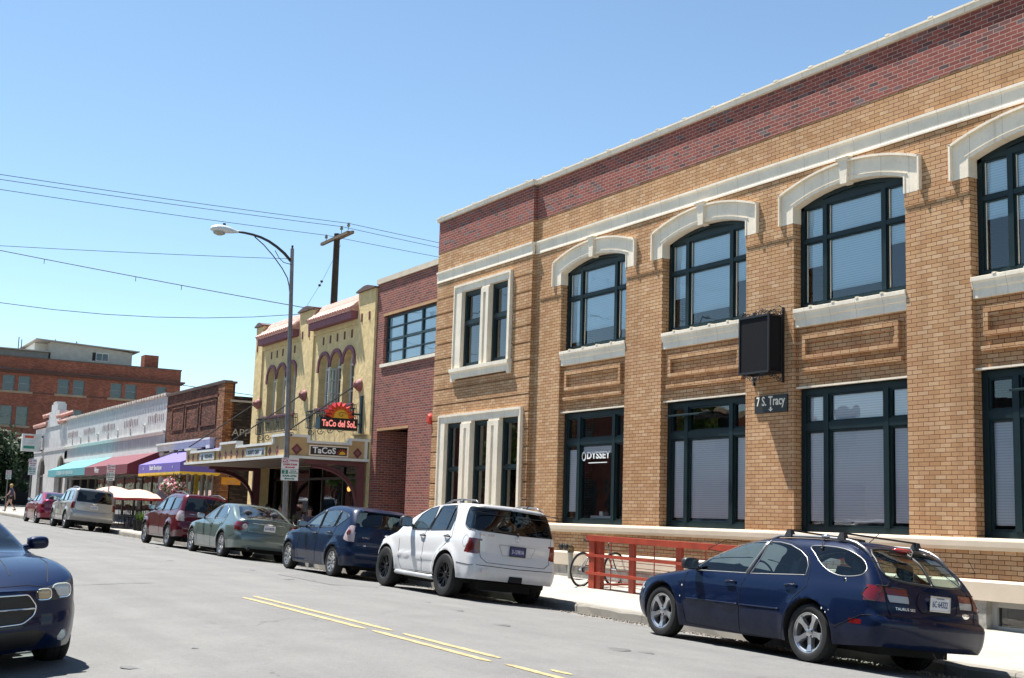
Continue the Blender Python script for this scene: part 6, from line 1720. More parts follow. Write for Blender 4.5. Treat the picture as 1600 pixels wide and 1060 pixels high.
    for ch, (y, z) in enumerate(((1.0, 1.02), (.06, 1.045))):
        q = B.onside(y, z, .006); m.tube([Vector((-q.x-.02, y-.07, z-.012)), Vector((-q.x-.02, y+.07, z-.008))], .013, 6); m.tube([Vector((q.x+.02, y-.07, z-.012)), Vector((q.x+.02, y+.07, z-.008))], .013, 6)
    m.build('handle_chrome', M_CHROME, root, split=True)
    m = MB(); B.line(m, [(-.60+.08*math.cos(t), 1.0+.10*math.sin(t)) for t in [2*PI*k/24 for k in range(24)]], .003, 'side', closed=True); m.build('fuel_flap', M_GAP, root)
    m = MB(); yy = [.52, 2.28]
    for sx in (1, -1): m.tube([(sx*.86, .44, .30), (sx*.90, .52, .30), (sx*.905, 1.95, .31), (sx*.85, 2.04, .33)], .042, 8)
    m.build('side_step', plain('step_silver', (.55, .55, .54), .3, metal=.5), root, smooth=True, split=True)
    m = MB()
    for sx in (1, -1):
        z = B.ontop(.62, 0, 0).z
        m.tube([(sx*.64, -.52, B.ontop(.64, -.5, 0).z), (sx*.63, -.38, z+.05), (sx*.63, .15, z+.062), (sx*.63, .5, z+.035), (sx*.65, .72, B.ontop(.64, .7, 0).z)], .016, 8)
        m.box(sx*.63-.02, sx*.63+.02, .1, .2, z-.01, z+.05)
    m.build('roof_rail', plain('rail_grey', (.16, .16, .165), .35, metal=.6), root, smooth=True, split=True)
    p = B.onrear(0.02, .90, .012); plate(root, (p.x, p.y-.004, p.z), .31, .155, M_PLATEB, '3-12981A', plain('plate_pale', (.55, .55, .6), .6), frame=M_TRIM)
    m = MB(); B.line(m, rounded([(-.27, .81), (.31, .81), (.39, .99), (-.35, .99)], .03), .004, 'rear', closed=True, mirror=False); m.build('plate_recess', plain('soft_gap', (.35, .35, .36), .6), root)
    m = MB(); p = B.onrear(.0, 1.115, .01); c = Vector(p)
    m.tube([c+Vector((.048*math.cos(t), 0, .048*math.sin(t))) for t in [2*PI*k/24 for k in range(24)]], .004, 5, closed=True)
    for k in range(3): a = PI/2+k*2*PI/3; m.tube([c, c+Vector((.046*math.cos(a), 0, .046*math.sin(a)))], .004, 4)
    m.build('star_badge', M_CHROME, root)
    p = B.onrear(-.60, 1.125, .006); lettering('ML 320', .05, p, (1, -.08, 0), (0, .1, 1), M_CHROME, root, width=.26, extrude=.003)
    m = MB(); B.line(m, [(.0, .60), (.5, .61), (.9, .615)], .006, 'rear'); B.line(m, [(-.42, .62), (-.85, .60)], .006, 'side'); m.build('bumper_crease', M_GAP, root)
    m = MB(); m.box(-.13, .12, -.965, -.8, .37, .47); m.build('tow_hitch', M_UND, root)
    for x in (-.62, .62): m = MB(); q = B.onrear(x, .52, .001); m.box(x-.07, x+.07, q.y-.003, q.y+.01, .49, .55); m.build('bumper_marker', plain('marker_white', (.62, .6, .6), .3), root)
    m = MB(); m.tube([B.onrear(-.02, 1.2, .02), B.onrear(-.30, 1.215, .02), B.onrear(-.48, 1.22, .015)], .010, 5); m.tube([B.onrear(-.48, 1.235, .015), B.onrear(-.1, 1.20, .015)], .008, 5); m.ball(B.onrear(0, 1.19, .02), .03, 1); m.build('rear_wiper', M_TRIM, root)
    m = MB(); m.tube([(.45, -.3, B.ontop(.45, -.3, 0).z), (.45, -.38, B.ontop(.45, -.3, 0).z+.07)], .012, 5); m.build('antenna', M_TRIM, root)
    add_wheels(root, S, ('multi', 7), M_BALLOY)
    return root
# ------------------------------------------------------------ generic builder for the others
def simple_car(root, S, P, glassf, glassr, wheel_style, hb=None):
    B = CarBody(S); std_cuts(B, S)
    mats = dict(body=P, front_window=glassf, rear_window=glassr, quarter_window=glassr, rear_screen=glassr, windscreen=M_CGL, taillight=S.get('tl', M_LRED), headlight=M_HEAD, inner_taillight=M_LRED, reverse_light=M_LCLR)
    mats.update(S.get('mats', {}))
    out = B.finish(root, mats)
    gaps(B, root, S['gaps'], rear=S.get('rgaps', []), front=S.get('fgaps', []), top=S.get('tgaps', []))
    window_trim(B, root, [p for n, p in S['side'] if 'window' in n], S.get('wtrim', M_TRIM), .008)
    m = MB()
    for a_, b_, r_ in S.get('pillars', []):
        pts = [B.onside(lerp(a_[0], b_[0], k/6), lerp(a_[1], b_[1], k/6), .002) for k in range(7)]; m.tube(pts, r_, 6); m.tube([Vector((-q.x, q.y, q.z)) for q in pts], r_, 6)
    if S.get('pillars'): m.build('door_pillar', M_TRIM, root, smooth=True, split=True)
    else: m.b.free()
    common(root, S, B, P, glassf, seatsz=S.get('seatz', .35), seatm=S.get('seatm'))
    mirror_parts(root, B, *S['mirror'], S.get('mirmat', M_TRIM))
    handles(root, B, S['handles'], S.get('hmat', P), out)
    add_wheels(root, S, wheel_style, S.get('rim', M_ALLOY))
    return B, out
def rails(root, B, y0, y1, x=.58, h=.045, mat=None, nm='roof_rail'):
    m = MB()
    for sx in (1, -1):
        z0 = B.ontop(x, y0, 0).z; z1 = B.ontop(x, y1, 0).z; zm = B.ontop(x, (y0+y1)/2, 0).z
        m.tube([(sx*x, y0, z0), (sx*x, y0+.12, z0+h), (sx*x, (y0+y1)/2, zm+h+.01), (sx*x, y1-.12, z1+h+.01), (sx*x, y1, z1)], .016, 8)
    m.build(nm, mat or MC['rail_grey'], root, smooth=True, split=True)
def badge_oval(root, p, s=.04, mat=None, nm='badge'):
    m = MB(); m.lathe([(0, -.006), (.7, -.004), (1, 0)], 20, 'y', (0, 0, 0)); bmesh.ops.scale(m.b, vec=(s*1.5, 1, s*.7), verts=m.b.verts); bmesh.ops.translate(m.b, vec=p, verts=m.b.verts); m.build(nm, mat or M_CHROME, root)
# dark blue compact hatchback
def hatch():
    root = place('hatchback', 11.25, 25.25, 'dark blue compact hatchback with a yellow plate, between the grey-green saloon and white off-road car', cat='car')
    W1 = [(1.72, .98), (1.62, 1.06), (1.28, 1.24), (1.0, 1.34), (.96, 1.0)]
    W2 = [(.90, 1.0), (.93, 1.36), (.55, 1.40), (.18, 1.37), (.12, 1.22), (.24, 1.03)]
    Q = [(.10, 1.37), (-.25, 1.32), (-.36, 1.26), (.02, 1.06), (.16, 1.05), (.06, 1.22)]
    fd = [(2.02, .92), (2.05, .5), (1.98, .24), (.98, .24), (.93, .96), (.95, 1.40), (1.3, 1.28), (1.68, 1.07), (1.85, .97)]
    rd = [(.93, .96), (.98, .24), (.42, .24), (.40, .5), (.20, .75), (.08, .98), (.08, 1.2), (.14, 1.41), (.55, 1.44), (.95, 1.41)]
    S = dict(wb=2.6, wheel=(.315, .205, .205, .775), arch=[(0, .32, .355), (2.6, .32, .35)],
        top=[(-.95, 1.05), (-.8, 1.28), (-.7, 1.38), (-.5, 1.43), (0, 1.475), (.5, 1.495), (.9, 1.47), (1.3, 1.35), (1.7, 1.16), (2.0, 1.0), (2.2, .94), (2.6, .885), (3.0, .81), (3.2, .74), (3.5, .62)],
        bot=[(-.9, .28), (-.3, .24), (.4, .2), (2.2, .19), (3.4, .2)], hw=[(-.9, .80), (-.3, .865), (.5, .885), (2, .885), (2.8, .87), (3.4, .79)],
        tum=[(.15, .93), (.3, .97), (.5, 1.0), (.8, .985), (.95, .955), (1.02, .93), (1.2, .87), (1.4, .78), (1.55, .70)],
        rear=[(.2, -.70), (.3, -.80), (.45, -.84), (.56, -.84), (.62, -.80), (.75, -.79), (1.0, -.765), (1.1, -.74), (1.3, -.60), (1.42, -.50), (1.55, -.40)],
        front=[(.2, 3.4), (.4, 3.48), (.6, 3.45), (.75, 3.35), (.9, 3.15)], crown=.03, rt=.09, cr=(.24, .4), bow=(.06, .15), flare=.025, crease=[(.23, .02, .03)], mould=(.4, 2.25), cowl=(1.95, 1.0),
        side=[('front_door', fd), ('rear_door', rd), ('front_window', W1), ('rear_window', W2), ('quarter_window', Q)],
        ends=[('rear', 'rear_screen', [(-.02, 1.085), (.66, 1.085), (.68, 1.13), (.58, 1.36), (.5, 1.385), (-.02, 1.39)], (-1.5, -.2)),
              ('front', 'windscreen', [(-.02, 1.455), (.5, 1.44), (.60, 1.40), (.77, 1.01), (.68, .98), (-.02, 1.02)], (.7, 2.4)),
              ('side', 'taillight', rounded([(-.42, .80), (-.47, 1.0), (-.54, 1.10), (-1.2, 1.06), (-1.2, .76), (-.60, .76)], .04), (-1.2, -.3)),
              ('rear', 'taillight', rounded([(.735, .80), (1, .76), (1, 1.07), (.72, 1.06)], .03), (-1.2, -.5)),
              ('side', 'headlight', [(2.95, .66), (3.5, .6), (3.5, .74), (2.9, .82)], (2.8, 4)), ('front', 'headlight', [(.45, .62), (.9, .62), (.9, .8), (.5, .78)], (2.8, 4))],
        gaps=[fd[:6], fd[5:]+[fd[0]], rd[1:8], [(-.45, 1.12), (-.62, .98)], [(.1, .6), (-.5, .62), (-.75, .62)]], rgaps=[[(.0, .60), (.6, .60), (.69, .72), (.70, 1.08), (.62, 1.3), (.5, 1.42)]],
        pillars=[((.93, .98), (.95, 1.38), .026), ((.17, 1.05), (.13, 1.38), .02)], mirror=(1.72, .99, (.20, .15, .13)), handles=[(1.1, .86), (.30, .90)], tl=lens('pinkish_lens', (.46, .36, .36)), hmat=M_TRIM,
        rim=plain('dull_alloy', (.40, .40, .40), .4, metal=.7))
    P = paint('dark_blue_paint', (.003, .012, .04), metal=.12, rough=.4, coat=.65, dirt=.1)
    B, out = simple_car(root, S, P, M_CGL, M_CGM, ('split', 9))
    p = B.onrear(0.12, .80, .01); plate(root, (p.x, p.y, p.z), .31, .16, M_PLATEY, 'UCA 481', M_INK)
    for t, x, z in (('MATRIX', -.48, .86), ('XR', -.50, .70), ): q = B.onrear(x, z, .005); lettering(t, .045, q, (1, -.1, 0), (0, .1, 1), M_CHROME, root, extrude=.002)
    badge_oval(root, B.onrear(.0, .95, .006), .04)
    m = MB(); m.tube([B.onrear(-.3, 1.12, .015), B.onrear(.1, 1.12, .02), B.onrear(.15, 1.02, .01)], .008, 5); m.build('rear_wiper', M_TRIM, root)
    m = MB()
    for sx in (1, -1):
        q = B.onside(-.58, .95, .004); m.ball(Vector((q.x*sx, q.y, q.z)), .062, 2, (.5, 1, 1)); q = B.onrear(.80, .93, .003); m.ball(Vector((q.x*sx, q.y, q.z)), .05, 2, (.7, .5, 1))
    m.build('lamp_bulb_housing', M_LRED, root, smooth=True, split=True)
    m = MB(); m.hexa([(-.52, -.55, 1.40), (.52, -.55, 1.40), (.52, -.30, 1.465), (-.52, -.30, 1.465), (-.50, -.57, 1.425), (.50, -.57, 1.425), (.5, -.3, 1.485), (-.5, -.3, 1.485)]); m.build('spoiler', P, root, bevel=.01, smooth=True, autos=.6)
    m = MB(); m.tube([(0, -.2, 1.48), (0, -.32, 1.60)], .005, 5); m.build('antenna', M_TRIM, root)
    return root
def sedan():
    root = place('saloon_car', 11.26, 32.8, 'grey-green saloon with twin exhausts, parked below the yellow stucco building', cat='car')
    W1 = [(1.78, .95), (1.55, 1.08), (1.2, 1.24), (.9, 1.31), (.93, .98)]
    W2 = [(.86, .98), (.84, 1.32), (.5, 1.335), (.22, 1.26), (.08, 1.1), (.16, 1.0)]
    fd = [(2.15, .9), (2.2, .5), (2.1, .22), (.95, .22), (.90, .95), (.87, 1.36), (1.2, 1.28), (1.6, 1.1), (1.9, .95)]
    rd = [(.90, .95), (.95, .22), (.45, .22), (.38, .5), (.15, .72), (.03, .95), (.0, 1.1), (.18, 1.28), (.5, 1.36), (.87, 1.36)]
    S = dict(wb=2.73, wheel=(.33, .22, .22, .79), arch=[(0, .335, .37), (2.73, .335, .365)],
        top=[(-1.2, .98), (-1.05, 1.015), (-.75, 1.03), (-.5, 1.09), (-.15, 1.24), (.2, 1.36), (.5, 1.40), (.9, 1.395), (1.2, 1.33), (1.6, 1.16), (2.0, .98), (2.2, .92), (2.6, .88), (3.1, .80), (3.4, .70), (3.7, .58)],
        bot=[(-1.2, .30), (-.4, .25), (.4, .2), (2.3, .19), (3.6, .2)], hw=[(-1.2, .83), (-.4, .895), (.5, .915), (2, .915), (3, .89), (3.7, .80)],
        tum=[(.15, .93), (.3, .97), (.52, 1.0), (.8, .985), (.93, .95), (1.0, .91), (1.2, .82), (1.4, .70)],
        rear=[(.2, -1.0), (.32, -1.12), (.5, -1.17), (.64, -1.15), (.69, -1.1), (.85, -1.09), (1.0, -1.06), (1.1, -1.03)],
        front=[(.2, 3.5), (.4, 3.62), (.6, 3.58), (.75, 3.45), (.9, 3.2)], crown=.035, rt=.075, cr=(.26, .42), bow=(.07, .15), flare=.02, crease=[(.5, .012, .02)], mould=(.4, 2.3), cowl=(2.15, .95),
        side=[('front_door', fd), ('rear_door', rd), ('front_window', W1), ('rear_window', W2)],
        ends=[('top', 'rear_screen', [(-.02, -.70), (.62, -.66), (.66, -.60), (.52, .06), (.45, .12), (-.02, .14)], (-1, .3)),
              ('front', 'windscreen', [(-.02, 1.385), (.45, 1.375), (.58, 1.33), (.80, .96), (.70, .93), (-.02, .97)], (.8, 2.6)),
              ('side', 'taillight', rounded([(-.66, .90), (-1.5, .95), (-1.5, .76), (-.95, .72)], .03), (-1.5, -.5)),
              ('rear', 'taillight', rounded([(.56, .90), (.62, .76), (1, .72), (1, .96), (.6, .95)], .02), (-1.5, -.8)),
              ('rear', 'headlight_unused', [(2, 2), (2.1, 2), (2.1, 2.1)], (-2, -1.9)),
              ('side', 'headlight', [(3.05, .66), (3.7, .6), (3.7, .72), (3.0, .78)], (2.9, 4)), ('front', 'headlight', [(.45, .6), (.95, .6), (.95, .76), (.5, .74)], (2.9, 4))],
        gaps=[fd[:6], fd[5:]+[fd[0]], rd[1:9], [(-.55, .55), (-1.0, .66)]], rgaps=[[(.0, .68), (.55, .69), (.58, .78), (.57, .93), (.6, .99)]],
        pillars=[((.90, .96), (.87, 1.33), .028)], mirror=(1.78, .96, (.22, .15, .14)), handles=[(1.05, .83), (.22, .86)], tl=M_LRED, wtrim=MC['silver_trim'])
    P = paint('grey_green_paint', (.13, .17, .16), metal=.5, rough=.3, inner=(.05, .05, .045))
    B, out = simple_car(root, S, P, M_CGL, M_CGM, ('split', 7))
    p = B.onrear(0, .84, .01); plate(root, (p.x, p.y, p.z), .31, .155, M_PLATE, '6-41807B', MC['plate_ink'])
    for sx in (1, -1):
        m = MB(); m.lathe([(.035, -1.16), (.042, -1.16), (.042, -.95), (.035, -.95)], 14, 'y', (sx*.52, 0, .29)); m.build('exhaust', M_CHROME, root)
        m = MB(); q = B.onrear(sx*.66, .84, .008); m.ball(q, .075, 2, (1, .15, .9)); m.build('reverse_lamp', M_LCLR, root, smooth=True, split=True)
    lettering('FUSION', .045, B.onrear(-.36, .73, .006), (1, -.1, 0), (0, .05, 1), M_CHROME, root, extrude=.002); lettering('SEL', .045, B.onrear(.38, .73, .006), (1, .1, 0), (0, .05, 1), M_CHROME, root, extrude=.002)
    m = MB(); B.line(m, [(.0, .935), (.45, .94)], .009, 'rear'); m.build('boot_trim', M_CHROME, root); badge_oval(root, B.onrear(0, .94, .01), .05)
    return root
def crossover():
    root = place('crossover_car', 11.25, 38.05, 'dark red crossover with roof rails, parked ahead of the grey-green saloon', cat='car')
    W1 = [(1.82, 1.06), (1.6, 1.2), (1.3, 1.36), (1.02, 1.45), (.98, 1.07)]
    W2 = [(.92, 1.07), (.96, 1.46), (.55, 1.50), (.22, 1.49), (.16, 1.3), (.24, 1.09)]
    Q = [(.14, 1.49), (-.35, 1.48), (-.55, 1.40), (-.50, 1.15), (.10, 1.10), (.10, 1.3)]
    fd = [(2.15, 1.0), (2.2, .6), (2.1, .32), (1.0, .32), (.95, 1.03), (.99, 1.51), (1.35, 1.42), (1.75, 1.18), (1.95, 1.05)]
    rd = [(.95, 1.03), (1.0, .32), (.5, .32), (.45, .6), (.24, .85), (.14, 1.05), (.12, 1.3), (.18, 1.54), (.55, 1.55), (.99, 1.51)]
    S = dict(wb=2.615, wheel=(.345, .215, .215, .775), arch=[(0, .35, .385), (2.615, .35, .38)],
        top=[(-1.1, 1.2), (-.95, 1.42), (-.85, 1.52), (-.6, 1.57), (0, 1.60), (.6, 1.60), (1.0, 1.56), (1.4, 1.42), (1.8, 1.2), (2.1, 1.06), (2.3, 1.02), (2.7, .97), (3.1, .9), (3.3, .82), (3.6, .7)],
        bot=[(-1.0, .36), (-.4, .32), (.45, .28), (2.2, .27), (3.5, .28)], hw=[(-1, .81), (-.4, .87), (.5, .89), (2, .89), (2.9, .875), (3.5, .79)],
        tum=[(.25, .94), (.4, .98), (.6, 1.0), (.9, .985), (1.02, .96), (1.1, .93), (1.3, .87), (1.5, .80), (1.65, .73)],
        rear=[(.28, -.80), (.4, -.92), (.55, -.96), (.68, -.95), (.74, -.91), (.95, -.90), (1.1, -.88), (1.3, -.80), (1.45, -.72), (1.6, -.62)],
        front=[(.28, 3.35), (.5, 3.5), (.7, 3.47), (.85, 3.4), (1.0, 3.2)], crown=.03, rt=.085, cr=(.22, .38), bow=(.05, .14), flare=.03, crease=[(.98, .012, .02)], mould=(-.6, 3), cowl=(2.1, 1.08),
        side=[('front_door', fd), ('rear_door', rd), ('front_window', W1), ('rear_window', W2), ('quarter_window', Q)],
        ends=[('rear', 'rear_screen', [(-.02, 1.10), (.66, 1.11), (.68, 1.16), (.60, 1.48), (.54, 1.50), (-.02, 1.51)], (-1.5, -.3)),
              ('front', 'windscreen', [(-.02, 1.565), (.48, 1.55), (.62, 1.50), (.78, 1.09), (.7, 1.06), (-.02, 1.10)], (.8, 2.5)),
              ('side', 'taillight', rounded([(-.56, .86), (-.60, 1.04), (-.66, 1.10), (-1.4, 1.08), (-1.4, .80), (-.75, .80)], .03), (-1.4, -.4)),
              ('rear', 'taillight', [(.66, .80), (1, .80), (1, 1.09), (.68, 1.09)], (-1.4, -.7)),
              ('side', 'headlight', [(3.0, .78), (3.6, .72), (3.6, .86), (2.9, .92)], (2.8, 4)), ('front', 'headlight', [(.45, .72), (.95, .72), (.95, .88), (.5, .86)], (2.8, 4))],
        gaps=[fd[:6], fd[5:]+[fd[0]], rd[1:9], [(-.5, .66), (-.8, .73)]], rgaps=[[(.0, .73), (.6, .735), (.67, .8), (.69, 1.1), (.62, 1.5)]],
        pillars=[((.95, 1.05), (.99, 1.47), .028), ((.17, 1.08), (.18, 1.49), .022)], mirror=(1.84, 1.08, (.20, .16, .14)), handles=[(1.1, .93), (.34, .95)], tl=MC['pinkish_lens'], seatz=.45)
    P = paint('dark_red_paint', (.09, .003, .010), metal=.2, rough=.3)
    B, out = simple_car(root, S, P, M_CGL, M_CGD, ('split', 5))
    rails(root, B, -.62, .85, .56, .06)
    m = MB()
    for sx in (1, -1): q = B.onrear(sx*.74, .9, .006); m.ball(q, .07, 2, (.9, .15, 1.2))
    m.build('reverse_lamp', M_LCLR, root, smooth=True, split=True)
    lettering('FORESTER', .045, B.onrear(.45, .98, .006), (1, .1, 0), (0, .05, 1), M_CHROME, root, extrude=.002); lettering('SUBARU', .045, B.onrear(-.45, 1.02, .006), (1, -.1, 0), (0, .05, 1), M_CHROME, root, extrude=.002)
    m = MB(); m.tube([B.onrear(.05, 1.12, .02), B.onrear(-.1, 1.28, .02), B.onrear(-.28, 1.44, .015)], .008, 5); m.build('rear_wiper', M_TRIM, root)
    plate(root, tuple(B.onrear(0, .86, .01)), .31, .155, M_PLATE, '6-90213A', MC['plate_ink'])
    return root
def escape():
    root = place('compact_suv', 11.26, 53.2, 'silver compact SUV with dark rear glass, parked outside the cafe umbrellas', cat='car')
    W1 = [(1.75, 1.09), (1.62, 1.24), (1.38, 1.40), (1.1, 1.48), (1.0, 1.10)]
    W2 = [(.92, 1.10), (1.0, 1.49), (.35, 1.52), (.24, 1.12)]
    Q = [(.18, 1.52), (-.42, 1.52), (-.60, 1.14), (.05, 1.13)]
    fd = [(2.1, 1.02), (2.15, .6), (2.05, .36), (1.0, .36), (.96, 1.08), (1.05, 1.53), (1.42, 1.45), (1.7, 1.24), (1.85, 1.08)]
    rd = [(.96, 1.08), (1.0, .36), (.5, .36), (.42, .6), (.26, .85), (.18, 1.1), (.28, 1.56), (1.05, 1.53)]
    S = dict(wb=2.62, wheel=(.36, .235, .215, .78), arch=[(0, .365, .41), (2.62, .365, .405)],
        top=[(-1, 1.3), (-.88, 1.5), (-.78, 1.59), (-.6, 1.62), (0, 1.645), (.7, 1.64), (1.1, 1.59), (1.45, 1.45), (1.8, 1.24), (2.05, 1.12), (2.25, 1.09), (2.7, 1.04), (3.1, .98), (3.3, .9), (3.5, .8)],
        bot=[(-1.0, .38), (-.4, .36), (.45, .33), (2.2, .32), (3.5, .32)], hw=[(-1, .85), (-.4, .89), (.5, .9), (2, .9), (2.9, .89), (3.5, .84)],
        tum=[(.3, .95), (.45, .99), (.7, 1.0), (.95, .985), (1.08, .965), (1.14, .945), (1.35, .89), (1.55, .84), (1.7, .79)],
        rear=[(.3, -.8), (.42, -.90), (.55, -.93), (.70, -.92), (.75, -.86), (1.0, -.85), (1.12, -.83), (1.35, -.76), (1.55, -.68), (1.7, -.62)],
        front=[(.3, 3.35), (.5, 3.48), (.8, 3.46), (.95, 3.4), (1.05, 3.3)], crown=.025, rt=.07, cr=(.14, .3), bow=(.04, .1), flare=.035, cowl=(2.05, 1.12),
        side=[('front_door', fd), ('rear_door', rd), ('front_window', W1), ('rear_window', W2), ('quarter_window', Q)],
        ends=[('rear', 'rear_screen', [(-.02, 1.12), (.68, 1.12), (.70, 1.18), (.64, 1.54), (.58, 1.57), (-.02, 1.57)], (-1.5, -.3)),
              ('front', 'windscreen', [(-.02, 1.6), (.5, 1.59), (.66, 1.54), (.8, 1.13), (.7, 1.11), (-.02, 1.14)], (.8, 2.5)),
              ('side', 'taillight', [(-.70, .84), (-.72, 1.10), (-1.4, 1.10), (-1.4, .84)], (-1.4, -.4)), ('rear', 'taillight', [(.74, .84), (1, .84), (1, 1.10), (.74, 1.10)], (-1.4, -.6)),
              ('rear', 'lower_bumper', [(-.02, .3), (1, .3), (1, .52), (-.02, .52)], (-1.4, -.5)),
              ('side', 'headlight', [(3.1, .8), (3.6, .78), (3.6, .95), (3.0, .98)], (2.8, 4))],
        gaps=[fd[:6], fd[5:]+[fd[0]], rd[1:7]], rgaps=[[(.0, .75), (.66, .755), (.72, .85), (.73, 1.1), (.67, 1.57)]],
        pillars=[((.96, 1.1), (1.05, 1.5), .028), ((.20, 1.12), (.28, 1.53), .022)], mirror=(1.78, 1.1, (.22, .17, .14)), handles=[(1.12, .97), (.38, .98)], tl=M_LRED, seatz=.48, mats={'lower_bumper': plain('grey_bumper', (.30, .28, .26), .6)}, hmat=M_TRIM)
    P = paint('silver_beige_paint', (.42, .41, .385), metal=.5, rough=.35, dirt=.4)
    B, out = simple_car(root, S, P, M_CGM, M_CGD, ('split', 7))
    rails(root, B, -.6, .8, .60, .05, MC['grey_rail'])
    plate(root, tuple(B.onrear(0, .93, .01)), .31, .155, M_PLATE, '6-22745', MC['plate_ink']); badge_oval(root, B.onrear(0, 1.07, .01), .05)
    lettering('ESCAPE', .05, B.onrear(-.45, 1.04, .006), (1, 0, 0), (0, .05, 1), M_CHROME, root, extrude=.002)
    m = MB(); m.tube([B.onrear(0, 1.13, .02), B.onrear(.3, 1.17, .015)], .01, 5); m.build('rear_wiper', M_TRIM, root)
    return root
def small_sedan():
    root = place('small_saloon', 11.24, 59.7, 'small wine-red saloon, farthest of the parked cars', cat='car')
    W1 = [(1.62, .97), (1.4, 1.12), (1.1, 1.26), (.82, 1.33), (.84, .99)]
    W2 = [(.77, .99), (.76, 1.34), (.45, 1.34), (.2, 1.27), (.06, 1.12), (.14, 1.01)]
    fd = [(2.0, .9), (2.05, .5), (1.95, .22), (.88, .22), (.82, .96), (.79, 1.37), (1.12, 1.3), (1.45, 1.13), (1.75, .96)]
    rd = [(.82, .96), (.88, .22), (.42, .22), (.36, .5), (.14, .74), (.02, .96), (.0, 1.12), (.16, 1.29), (.45, 1.38), (.79, 1.37)]
    S = dict(wb=2.6, wheel=(.31, .195, .2, .76), arch=[(0, .315, .35), (2.6, .315, .345)],
        top=[(-1.1, 1.0), (-.95, 1.05), (-.65, 1.07), (-.4, 1.14), (-.1, 1.27), (.2, 1.37), (.5, 1.41), (.85, 1.40), (1.15, 1.33), (1.5, 1.17), (1.9, .99), (2.1, .94), (2.6, .88), (3.0, .8), (3.2, .72), (3.5, .6)],
        bot=[(-1.1, .3), (-.4, .25), (.4, .2), (2.2, .19), (3.4, .2)], hw=[(-1.1, .79), (-.4, .85), (.5, .86), (2, .86), (2.8, .85), (3.4, .77)],
        tum=[(.15, .93), (.3, .97), (.52, 1.0), (.8, .985), (.93, .95), (1.0, .91), (1.2, .83), (1.4, .72)],
        rear=[(.2, -.9), (.32, -1.0), (.5, -1.03), (.64, -1.02), (.69, -.97), (.9, -.95), (1.05, -.92)],
        front=[(.2, 3.3), (.4, 3.42), (.6, 3.4), (.75, 3.3), (.9, 3.1)], crown=.035, rt=.075, cr=(.25, .4), bow=(.06, .15), flare=.02, cowl=(1.95, .97),
        side=[('front_door', fd), ('rear_door', rd), ('front_window', W1), ('rear_window', W2)],
        ends=[('top', 'rear_screen', [(-.02, -.58), (.6, -.55), (.62, -.5), (.5, .08), (.42, .14), (-.02, .16)], (-1, .3)), ('front', 'windscreen', [(-.02, 1.39), (.42, 1.38), (.55, 1.33), (.75, .98), (.66, .95), (-.02, .98)], (.7, 2.4)),
              ('side', 'taillight', rounded([(-.60, .92), (-1.5, .98), (-1.5, .76), (-.85, .74)], .03), (-1.5, -.5)), ('rear', 'taillight', [(.52, .76), (1, .74), (1, .97), (.56, .97)], (-1.5, -.7))],
        gaps=[fd[:6], fd[5:]+[fd[0]], rd[1:9]], rgaps=[[(.0, .69), (.52, .7), (.54, .98)]], pillars=[((.82, .97), (.79, 1.34), .026)], mirror=(1.62, .98, (.2, .14, .13)), handles=[(.98, .85), (.2, .88)])
    P = paint('wine_paint', (.22, .012, .035), metal=.4, rough=.3)
    B, out = simple_car(root, S, P, M_CGM, M_CGM, ('split', 6))
    plate(root, tuple(B.onrear(0, .82, .01)), .31, .155, M_PLATE, '6-7731', MC['plate_ink'])
    return root
